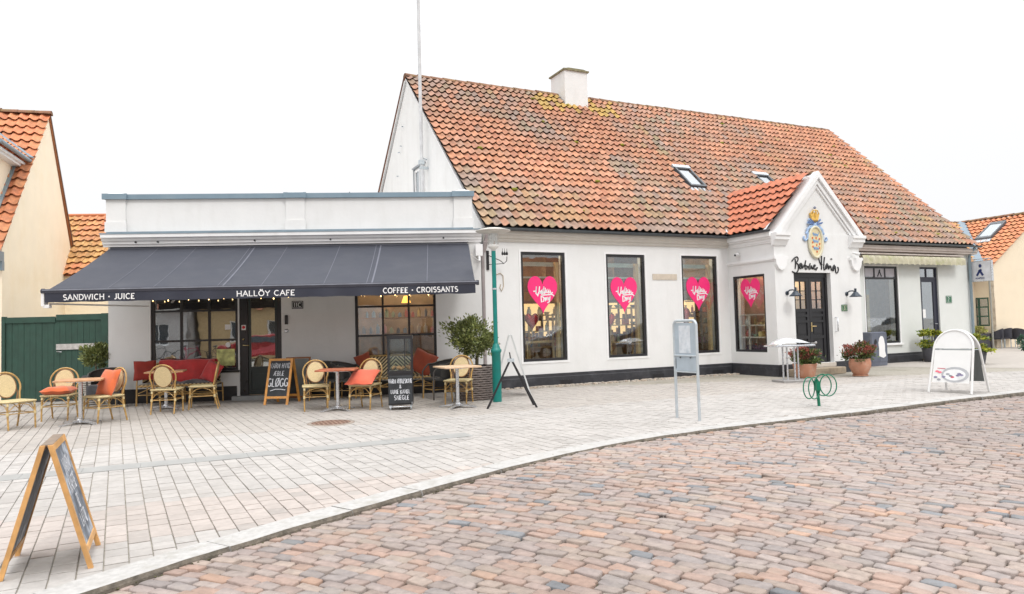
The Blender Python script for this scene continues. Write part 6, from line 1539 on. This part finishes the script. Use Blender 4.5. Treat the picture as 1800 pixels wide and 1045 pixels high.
# wrought-iron bracket
t = thing('iron_bracket', 'black wrought-iron candle bracket on the wall by the downpipe', 'bracket', FM(6.66, -.0, 2.95), YM)
m = MB(); m.box(-.03, .03, -.03, 0, -.22, .22); m.build('back_plate', BLACK, t); m = MB(); m.tube([(0, -.03, .12), (.08, -.15, .05), (.18, -.28, -.02), (.26, -.34, -.10), (.32, -.36, -.04), (.33, -.36, .06)], .010, 6); m.tube([(0, -.03, -.1), (.15, -.2, -.1), (.25, -.33, -.1)], .008, 6); m.build('scroll_arm', BLACK, t)
m = MB()
for k in range(3): x = .22 + k * .055; m.lathe([(.0, .08), (.028, .11), (.022, .15), (.005, .18), (.004, .24)], 8, c=(x, -.36))
m.tube([(.2, -.36, .10), (.35, -.36, .10)], .006, 5); m.build('candle_holder', BLACK, t)
t = thing('wall_cable', 'loop of pale cable hanging on the wall behind the lamp post', 'cable', FM(6.95, -.012, 2.5), YM); m = MB(); m.tube([(-.08, 0, .12), (.02, 0, .16), (.09, 0, .10), (.10, 0, -.15), (.04, 0, -.26), (.0, 0, -.18), (.03, 0, -.1)], .010, 6); m.build('cable', mat('beige_cable', (.5, .42, .32), .6), t)
# food cabinet on castors
t = thing('food_cabinet', 'black cabinet on castors with a glazed top and chalk menu', 'cabinet', (-2.03, 12.98, 0), rad(6))
m = MB(); m.rbox(-.215, .215, -.19, .19, .09, .66, .008); m.build('body', BLACK, t)
m = MB(); m.rbox(-.205, .205, -.215, -.19, .12, .60, .006); m.build('menu_board', BOARD, t)
m = MB()
for x in (-.205, .205):
    for y in (-.18, .18): m.box(x - .014, x + .014, y - .014, y + .014, .66, 1.25)
m.box(-.225, .225, -.20, .20, 1.25, 1.31); m.box(-.225, .225, -.20, .20, .645, .69); m.box(.08, .095, -.195, -.18, .69, 1.25); m.build('top_frame', BLACK, t)
m = MB(); m.box(-.19, .19, -.185, -.18, .69, 1.25); m.box(-.19, .19, .18, .185, .69, 1.25); m.box(-.21, -.205, -.17, .17, .69, 1.25); m.box(.205, .21, -.17, .17, .69, 1.25); m.build('glazing', GLASSC, t)
m = MB(); rk = random.Random(2)
for k in range(14): m.sphere((rk.uniform(-.14, .14), rk.uniform(-.12, .12), .72 + rk.random() * .03), .03, 7, 5)
m.build('pastries', mat('pastry', (.5, .26, .10), .7, var=.3), t)
m = MB(); put = lambda a, b: (a, -.219, b)
ctext(m, 'VARM ÆBLESKIVE', 0.0, .475, .072, .010, put, xs=.50, track=.2, jit=.06); ctext(m, '&', 0, .385, .06, .009, put, xs=.7); ctext(m, 'LUNE KANEL', .0, .29, .066, .010, put, xs=.62, track=.2, jit=.06); ctext(m, 'SNEGLE', .02, .185, .075, .011, put, xs=.72, track=.18, jit=.05); m.build('lettering', CHALK, t)
for x in (-.18, .18):
    for y in (-.16, .16): m = MB(); m.tube([(x - .012, y, .032), (x + .012, y, .032)], .032, 12); m.box(x - .02, x + .02, y - .02, y + .02, .05, .09); m.build('castor', GALV, t)
m = MB(); m.tube([(-.2, -.215, .06), (.2, -.215, .06), (.2, -.215, .14)], .008, 6); m.build('foot_rail', ALU, t)
# A-boards
def aboard(name, label, loc, rz, W, H, sp_, fr, board, back=None, fw=.045, leg=.12, cat='A-board', hinge=True):
    """two leaning frames; local -y face is the front"""
    t = thing(name, label, cat, loc, rz)
    for sg in (-1, 1):
        yb, yt = sg * sp_ / 2, sg * .02
        def pt(x, z, o=0): k = z / H; return (x, yb + (yt - yb) * k + o, z)
        s = MB()
        for x in (-W / 2 + fw / 2, W / 2 - fw / 2): s.bar(pt(x, 0), pt(x, H), fw, .028, up=(1, 0, 0)) if 0 else s.add([pt(x - fw / 2, 0, -.014), pt(x + fw / 2, 0, -.014), pt(x + fw / 2, 0, .014), pt(x - fw / 2, 0, .014), pt(x - fw / 2, H, -.014), pt(x + fw / 2, H, -.014), pt(x + fw / 2, H, .014), pt(x - fw / 2, H, .014)], [(0, 3, 2, 1), (4, 5, 6, 7), (0, 1, 5, 4), (1, 2, 6, 5), (2, 3, 7, 6), (3, 0, 4, 7)])
        for z in (leg, H - fw): s.add([pt(a, b, o_) for b in (z, z + fw) for a, o_ in ((-W / 2 + fw, -.012), (W / 2 - fw, -.012), (W / 2 - fw, .012), (-W / 2 + fw, .012))], [(0, 3, 2, 1), (4, 5, 6, 7), (0, 1, 5, 4), (1, 2, 6, 5), (2, 3, 7, 6), (3, 0, 4, 7)])
        s.build('frame', fr, t)
        s = MB(); s.add([pt(a, b, o_) for b in (leg + fw, H - fw) for a, o_ in ((-W / 2 + fw, -.006), (W / 2 - fw, -.006), (W / 2 - fw, .006), (-W / 2 + fw, .006))], [(0, 3, 2, 1), (4, 5, 6, 7), (0, 1, 5, 4), (1, 2, 6, 5), (2, 3, 7, 6), (3, 0, 4, 7)]); s.build('board', board if sg < 0 or back is None else back, t)
    k = lambda a, b: (a, -sp_ / 2 + (-.02 + sp_ / 2) * b / H - .0095, b)
    return t, k
t, put = aboard('chalk_a_board', 'orange wooden A-board with chalk lettering in front of the cafe door', (-4.68, 14.62, 0), rad(-6), .50, .90, .62, PINE, BOARD)
m = MB(); ctext(m, 'VARM HVID', 0, .71, .095, .010, put, xs=.58, track=.22, jit=.05); ctext(m, 'ÆBLE', -.01, .565, .085, .011, put, xs=.75, track=.2); ctext(m, 'GLØGG', -.01, .355, .15, .019, put, xs=.66, track=.14, jit=.04); ribbon(m, [(-.15, .27), (-.05, .30), (.06, .30), (.16, .285)], .014, put); m.build('lettering', CHALK, t)
# near left board: one face towards the right of the camera
t, put = aboard('chalk_a_board', 'weathered wooden A-board near the kerb in the left foreground', (-2.948, 4.632, 0), rad(115.7), .577, .765, .46, mat('bright_pine_edge', (.60, .33, .12), .5, var=.25, scale=9), mat('chalk_smeared_board', (.14, .16, .19), .7, var=.5, scale=10, stain=(.50, .55, .62), sscale=4, samt=1.6), fw=.036, leg=.09)
m = MB(); rk = random.Random(12)
for (s_, z, h) in (('VARM', .56, .10), ('KAFFE', .44, .09), ('TE', .33, .08), ('LATTE', .22, .08)): ctext(m, s_, 0, z, h, .016, put, xs=.8, jit=.05, track=.16)
m.build('lettering', CHALK, t)
for k in range(0): pass
m = MB(); m.box(-.27, .27, -.03, .03, .760, .768); m.build('hinge_strip', PINEW, t)
# black folding stand in front, white one behind
t = thing('folding_stand', 'black folding A-stand right of the teal lamp post', 'stand', (-.05, 12.62, 0), rad(2))
for sg in (-1, 1):
    m = MB(); m.bar((sg * .43, -.02, 0), (0.0 + sg * .0, 0, .86), .035, .022, up=(0, 1, 0)); m.build('leg', BLACK, t)
for sg in (-1, 1): m = MB(); m.bar((sg * .40, .40, 0), (sg * .01, .06, .84), .03, .02, up=(0, 1, 0)); m.build('leg', BLACK, t)
m = MB(); m.tube([(-.0, 0, .82), (-.02, 0, .97)], .012, 6); m.build('top_pin', BLACK, t); m = MB(); m.box(-.06, .06, -.02, .08, .80, .86); m.build('hinge', GALV, t)
t, put = aboard('metal_a_board', 'white metal A-board seen edge-on behind the black folding stand', (-.06, 15.0, 0), rad(91), .60, 1.25, .78, mat('white_steel', (.66, .68, .68), .4), mat('white_sheet', (.64, .66, .67), .5, var=.05), fw=.04, leg=.16)
# steel map / notice stand
pA, pB = Vector((2.40, 10.78)), Vector((2.62, 10.34)); mid = (pA + pB) / 2; an = math.atan2((pB - pA).y, (pB - pA).x); W_ = (pB - pA).length
t = thing('notice_stand', 'galvanised steel notice stand on two legs beside the kerb', 'sign', (mid.x, mid.y, 0), an)
h = W_ / 2; m = MB(); pts = [(-h, 0, -.02), (-h, 0, 1.36)] + [(-h + .07 - .07 * math.cos(a), 0, 1.36 + .07 * math.sin(a)) for a in np.linspace(.3, PI / 2, 4)] + [(h - .07 + .07 * math.cos(a), 0, 1.36 + .07 * math.sin(a)) for a in np.linspace(PI / 2, .3, 4)] + [(h, 0, 1.36), (h, 0, -.02)]
m.tube(pts, .021, 10); m.build('tube_frame', GALV, t)
m = MB(); m.box(-h + .02, h - .02, -.006, .006, .70, 1.40); m.build('back_plate', mat('blue_grey_sheet', (.42, .49, .55), .45, .15, var=.08, scale=6), t)
m = MB(); m.tube([(-h, 0, .685), (h, 0, .685)], .012, 8); m.tube([(-h, -.012, .92), (h, -.012, .92)], .014, 8); m.build('cross_bar', GALV, t)
m = MB(); m.box(-.13, .12, -.010, -.0065, .96, 1.36); m.build('weathered_notice', mat('faded_notice', (.62, .66, .70), .5, var=.1, scale=8, stain=(.40, .48, .55), sscale=9, samt=.8), t)
m = MB()
for x in (-.10, .12): m.sphere((x, -.02, .895), .012, 8, 6)
m.box(-h + .03, -h + .035, -.012, -.008, .73, .88); m.build('bolt', ZINCD, t)
# bike rack
t = thing('bike_stand', 'green bicycle stand with two pairs of rings on a post', 'bike rack', (G(1438, 714).x, G(1438, 714).y, 0), rad(4))
MB().tube([(.02, 0, -.02), (.005, 0, .2), (-.02, 0, .43)], .024, 10).build('post', GREENB, t)
for sg in (-1, 1):
    for o_ in (-.035, .035):
        m = MB(); ya = rad(48) * sg; pts = []
        for k in range(44):
            a = 2 * PI * k / 44; x = .175 + .172 * math.cos(a); z = .315 + .02 * sg + .172 * math.sin(a)
            pts.append((sg * (x * math.cos(rad(48))) - o_ * .75, -x * math.sin(rad(48)) * .35 + o_, z))
        m.tube(pts, .0095, 8, closed=True); m.build('ring', GREENB, t)
m = MB(); m.box(-.03, .03, -.05, .05, .25, .40); m.build('clamp', GREENB, t)
# steel grill / lectern
lx, ly = (G(1395, 670).x, G(1395, 670).y)
t = thing('steel_podium', 'polished steel podium with three posts and a curved lid at the entrance', 'podium', (6.27, 16.45, 0), rad(12)); t.scale = (.88, .9, 1)
m = MB(); m.rbox(-.38, .40, -.28, .28, 0, .05, .01); m.build('base_plate', mat('dull_steel', (.36, .35, .34), .5, .5, var=.1), t)
for x, y in ((-.16, -.12), (-.10, .16), (.03, -.15), (.20, -.05)): MB().tube([(x, y, .04), (x, y, .82)], .022, 10).build('post', ALU, t)
m = MB(); m.rbox(-.55, .55, -.30, .30, .80, .835, .01)
m.build('top_tray', ALU, t)
m = MB(); NX = 14; vs = []
for i in range(NX + 1):
    u = i / NX * 2 - 1
    for j in range(9):
        v = j / 8 * 2 - 1; vs.append((.47 * u + .03, .27 * v, .837 + .15 * (1 - u * u) ** .5 * (1 - v * v * .85) ** .5 * (1 - .25 * u)))
m.add(vs, [(i * 9 + j, (i + 1) * 9 + j, (i + 1) * 9 + j + 1, i * 9 + j + 1) for i in range(NX) for j in range(8)], 0, True); m.build('lid', mat('white_steel_lid', (.74, .76, .78), .2, .3), t)
m = MB(); m.tube([(.50, -.2, .86), (.62, -.2, .86)], .012, 6); m.sphere((.63, -.2, .87), .03, 8, 6)
for k in range(6): m.tube([(-.52, -.25 + k * .09, .845), (-.30, -.25 + k * .09, .845)], .012, 6)
m.build('knob', mat('dull_steel'), t)
# utility cabinet
p_ = FM(18.75, -.55); t = thing('utility_cabinet', 'blue-grey street cabinet with a white painted blob beside the entrance', 'cabinet', p_, YM + rad(2))
m = MB(); m.rbox(-.36, .36, -.15, .15, 0, .98, .02); m.build('body', mat('cabinet_blue_grey', (.11, .125, .165), .6, var=.12, scale=5, stain=(.2, .2, .22), sscale=4, samt=.5), t)
m = MB(); m.box(-.34, -.0, -.162, -.15, .12, .93); m.box(.01, .34, -.162, -.15, .12, .93); m.build('door', mat('cabinet_blue_grey'), t)
m = MB(); m.prism([(-.04, .28), (-.03, .5), (-.05, .66), (.0, .80), (.07, .86), (.15, .85), (.20, .78), (.24, .6), (.23, .42), (.27, .27), (.15, .22), (.05, .25)], -.168, -.163); m.prism([(-.24, .66), (-.21, .76), (-.15, .78), (-.11, .70), (-.15, .63), (-.2, .6)], -.168, -.163, mi=1)
m.build('painted_patch', [LETTER, BLACK], t)
# white pavement sign, right
t = thing('pavement_sign', 'white round-topped pavement sign with a dish poster near the right kerb', 'A-board', (8.12, 13.28, 0), rad(-56))
WS = mat('white_sign_paint', (.74, .74, .73), .35, var=.03)
for sg in (-1, 1):
    hh = 1.13; w_ = .335
    def pt(x, z, o=0, sg=sg): return (x, sg * (.34 - .31 * z / hh) + o, z)
    pts = [pt(-w_ - .03, 0), pt(-w_, .80)] + [pt(w_ * math.cos(a) * -1, .80 + .33 * math.sin(a)) for a in np.linspace(.15, PI - .15, 14)] + [pt(w_, .80), pt(w_ + .03, 0)]
    m = MB(); m.tube(pts, .021, 8); m.build('frame', WS, t)
    m = MB(); rim = [(-w_ + .01, .80)] + [(-(w_ - .01) * math.cos(a), .80 + .32 * math.sin(a)) for a in np.linspace(.1, PI - .1, 16)] + [(w_ - .01, .80)]
    m.add([pt(x, z, -.006) for x, z in rim] + [pt(x, z, .006) for x, z in rim], [tuple(range(18)), tuple(range(35, 17, -1))] + [(i, i + 18, (i + 1) % 18 + 18, (i + 1) % 18) for i in range(18)]); m.build('header', WS, t)
    m = MB(); m.add([pt(x, z, o) for z in (.19, .77) for x, o in ((-w_ + .02, -.008), (w_ - .02, -.008), (w_ - .02, .008), (-w_ + .02, .008))], [(0, 3, 2, 1), (4, 5, 6, 7), (0, 1, 5, 4), (1, 2, 6, 5), (2, 3, 7, 6), (3, 0, 4, 7)]); m.build('panel', WS if sg < 0 else GREYW, t)
put = lambda a, b: (a, -(.34 - .31 * b / 1.13) - .0105, b)
m = MB(); ribbon(m, [(-.31, .788), (.31, .788)], .02, put); m.build('snap_rail', mat('grey_rail', (.35, .38, .38), .5), t)
put2 = lambda a, b: (a, -(.34 - .31 * b / 1.13) - .012, b)
def blob(m, cx, cz, rx, rz, mi, n=20, pf=put2, e=0): m.add([pf(cx + rx * math.cos(2 * PI * k / n), cz + rz * math.sin(2 * PI * k / n))[:1] + (pf(0, cz + rz * math.sin(2 * PI * k / n))[1] - e, cz + rz * math.sin(2 * PI * k / n)) for k in range(n)], [tuple(range(n))], mi)
m = MB(); blob(m, .07, .335, .235, .135, 0); blob(m, .06, .33, .19, .10, 1, e=.0015); ribbon(m, [(-.24, .44), (-.1, .435)], .012, put2, 2)
for k, (a, b, mi) in enumerate(((-.05, .34, 3), (.0, .31, 3), (.14, .35, 4), (.18, .33, 4), (.12, .32, 4), (-.24, .385, 5), (-.19, .37, 5), (-.26, .28, 4), (-.2, .24, 3), (-.12, .29, 4), (.03, .29, 2))): blob(m, a, b, .035, .018, mi, 9, e=.003)
m.build('dish_picture', [mat('plate_grey', (.42, .43, .45), .5), mat('plate_white', (.75, .76, .76), .5), mat('picture_red', (.55, .10, .14), .5), mat('picture_grey', (.30, .31, .34), .5, var=.4, scale=30), mat('picture_violet', (.24, .22, .34), .5, var=.4, scale=30), mat('picture_pink', (.78, .16, .22), .5)], t)
m = MB(); m.bar((w_, -.10, .78), (w_, .10, .78), .01, .015); m.build('spreader', GALV, t)
# hanging shop sign
t = thing('hanging_sign', 'white square hanging shop sign with a walking figure at the right corner', 'sign', FM(24.28, -.36, 2.84), YM - PI / 2)
m = MB(); m.rbox(-.36, .36, -.05, .05, -.33, .33, .01); m.build('light_box', mat('white_acrylic', (.66, .67, .70), .4), t); m = MB(); frame_ring(m, -.37, .37, -.34, .34, .015, -.055, .055); m.build('sign_frame', ALU, t)
NV = mat('navy_mark', (.015, .03, .14), .5); m = MB(); put = lambda a, b: (a, -.058, b)
ribbon(m, [(-.10, -.15), (-.02, -.02), (.06, .05)], .07, put); ribbon(m, [(.10, -.15), (.03, -.03), (-.03, .04)], .07, put); blob(m, .02, .17, .05, .06, 0, 14, put); ctext(m, 'HUMPSKO', 0, -.26, .05, .011, put, track=.1); m.build('emblem', NV, t)
m = MB(); m.tube([(.36, 0, .40), (-.95, 0, .40)], .014, 6); m.tube([(-.2, 0, .33), (-.2, 0, .40)], .01, 5); m.tube([(.2, 0, .33), (.2, 0, .40)], .01, 5); m.build('arm', GALV, t)
# retracted scalloped awning
t = thing('folded_awning', 'retracted beige awning with a scalloped fringe above the right shop front', 'awning', FM(21.1, 0, 3.2), YM)
m = MB(); vs = []; N = 150
for j, (y, z) in enumerate(((-.12, .09), (-.30, .075), (-.335, .0), (-.335, -.10), (-.335, -.17))):
    for i in range(N + 1):
        x = -2.38 + 4.8 * i / N; zz = z + (.05 * abs(math.sin(i * PI / 8)) - .05 if j == 4 else 0); vs.append((x, y + (.03 if j > 1 else .012) * math.sin(i * PI / 4), zz))
m.add(vs, [(j * (N + 1) + i, j * (N + 1) + i + 1, (j + 1) * (N + 1) + i + 1, (j + 1) * (N + 1) + i) for j in range(4) for i in range(N)], 0, True)
m.build('valance', mat('mossy_canvas', (.50, .47, .35), .9, var=.12, scale=6, stain=(.34, .36, .15), sscale=4, samt=.8), t)
m = MB(); m.tube([(-2.4, -.14, .06), (2.4, -.14, .06)], .06, 10); m.box(-2.42, 2.42, -.30, -.02, .11, .15); m.build('roller', mat('weathered_cream_trim'), t)
# manhole
p_ = G(582, 744); t = thing('manhole_cover', 'round rusty iron manhole cover in the pavement before the reddish table', 'manhole', (p_.x, p_.y, .004), .4)
MB().lathe([(.36, -.02), (.36, .004), (.30, .006)], 30, capb=False).build('rim', mat('iron_rim', (.30, .25, .21), .8), t); m = MB(); m.lathe([(.0, .001), (.30, .001)], 30, capb=False)
for k in range(-4, 5):
    L_ = math.sqrt(max(0, .29 ** 2 - (k * .065) ** 2)); m.box(-L_, L_, k * .065 - .012, k * .065 + .012, .0, .008); m.box(k * .065 - .012, k * .065 + .012, -L_, L_, .0, .0075)
m.build('cover', RUSTI, t)
# terrace at the far right
TD = mat('dark_terrace_plastic', (.025, .025, .035), .5, var=.2)
def tchair(loc, rz, lab, c=TD):
    t = thing('terrace_armchair', lab, 'armchair', loc, rz, 'dark terrace armchairs at the far right'); m = MB(); m.rbox(-.27, .27, -.25, .25, .36, .42, .01); m.build('seat', c, t); m = MB(); N = 12; vs = []
    for z in (.40, .82):
        for i in range(N + 1): a = rad(200 - 220 * i / N); vs.append((.29 * math.cos(a), .27 * math.sin(a), z - (0 if z < .5 else .14 * (1 - max(0, math.sin(a))))))
    m.add(vs, [(i, i + 1, N + 2 + i, N + 1 + i) for i in range(N)], 0, True); m.build('backrest', c, t)
    for x in (-.25, .25):
        for y in (-.23, .23): MB().tube([(x, y, .37), (x, y, 0)], .018, 6).build('leg', GALV, t)
def ttable(loc, rz, lab):
    t = thing('terrace_table', lab, 'table', loc, rz, 'pale-topped terrace tables at the far right'); MB().rbox(-.4, .4, -.4, .4, .71, .74, .008).build('table_top', mat('pale_laminate', (.6, .6, .6), .4), t); m = MB(); m.tube([(0, 0, 0), (0, 0, .71)], .03, 8); m.box(-.25, .25, -.03, .03, 0, .03); m.box(-.03, .03, -.25, .25, 0, .03); m.build('pedestal', TD, t)
for i, (x, y, r_, lb) in enumerate(((1752, 612, 200, 'first dark terrace armchair right of the tall planter box'), (1768, 611, 165, 'dark terrace armchair between the two pale terrace tables'), (1795, 612, 90, 'dark terrace armchair at the right edge beyond the parasol foot'), (1762, 605, 0, 'dark terrace armchair against the cream house wall'))): tchair(G(x, y), YM + rad(r_), lb)
ttable(G(1757, 607), YM, 'pale-topped terrace table left of its twin by the cream house'); ttable(G(1786, 607), YM, 'pale-topped terrace table at the far right edge')
t = thing('planter_box', 'dark rectangular planter box at the left end of the terrace', 'planter', G(1721, 613), YM); m = MB(); m.rbox(-.48, .48, -.25, .25, 0, .62, .015); m.build('box', PLASTD, t)
b = thing('box_hedge', 'rounded yellow-green shrub in the dark planter box', 'plant', G(1721, 613) + Vector((0, 0, .60)), YM); m = MB(); leaves(m, (0, 0, .15), (.48, .26, .18), 2000, .07, [(.42, .42, .12), (.30, .33, .08), (.5, .46, .2)], 71, 26, .6); m.build('foliage', LEAF, b)
b = thing('red_shrub', 'small dark red shrub under the green framed window', 'plant', G(1706, 606), YM); m = MB(); leaves(m, (0, 0, .7), (.5, .3, .5), 1200, .08, [(.25, .05, .06), (.18, .07, .06), (.1, .1, .05)], 81, 16); m.build('foliage', LEAF, b)
b = thing('bronze_shrub', 'low bronze-green shrub at the right edge before the cream wall', 'plant', G(1796, 605), YM); m = MB(); leaves(m, (0, 0, .75), (.6, .4, .35), 1400, .08, [(.35, .25, .08), (.2, .2, .06)], 91, 16); m.tube([(0, 0, 0), (0, 0, .6)], .03, 6); m.build('foliage', LEAF, b)
b = thing('conifer_tuft', 'small dark conifer tuft at the right picture edge', 'plant', G(1800, 617), YM); m = MB(); leaves(m, (0, 0, .3), (.22, .22, .28), 600, .08, [(.03, .09, .06), (.05, .12, .07)], 95, 12, 1.2); m.build('foliage', LEAF, b)
t = thing('side_a_board', 'small dark A-board standing against the cafe wall beside its door', 'A-board', FC(-2.95, -.55), YC); m = MB()
m.box(-.22, .22, -.03, .0, .08, .86); m.build('board', mat('grey_board', (.20, .21, .20), .6), t); m = MB(); frame_ring(m, -.25, .25, .05, .90, .035, -.04, .01); m.build('frame', mat('brown_frame', (.28, .12, .05), .6), t)
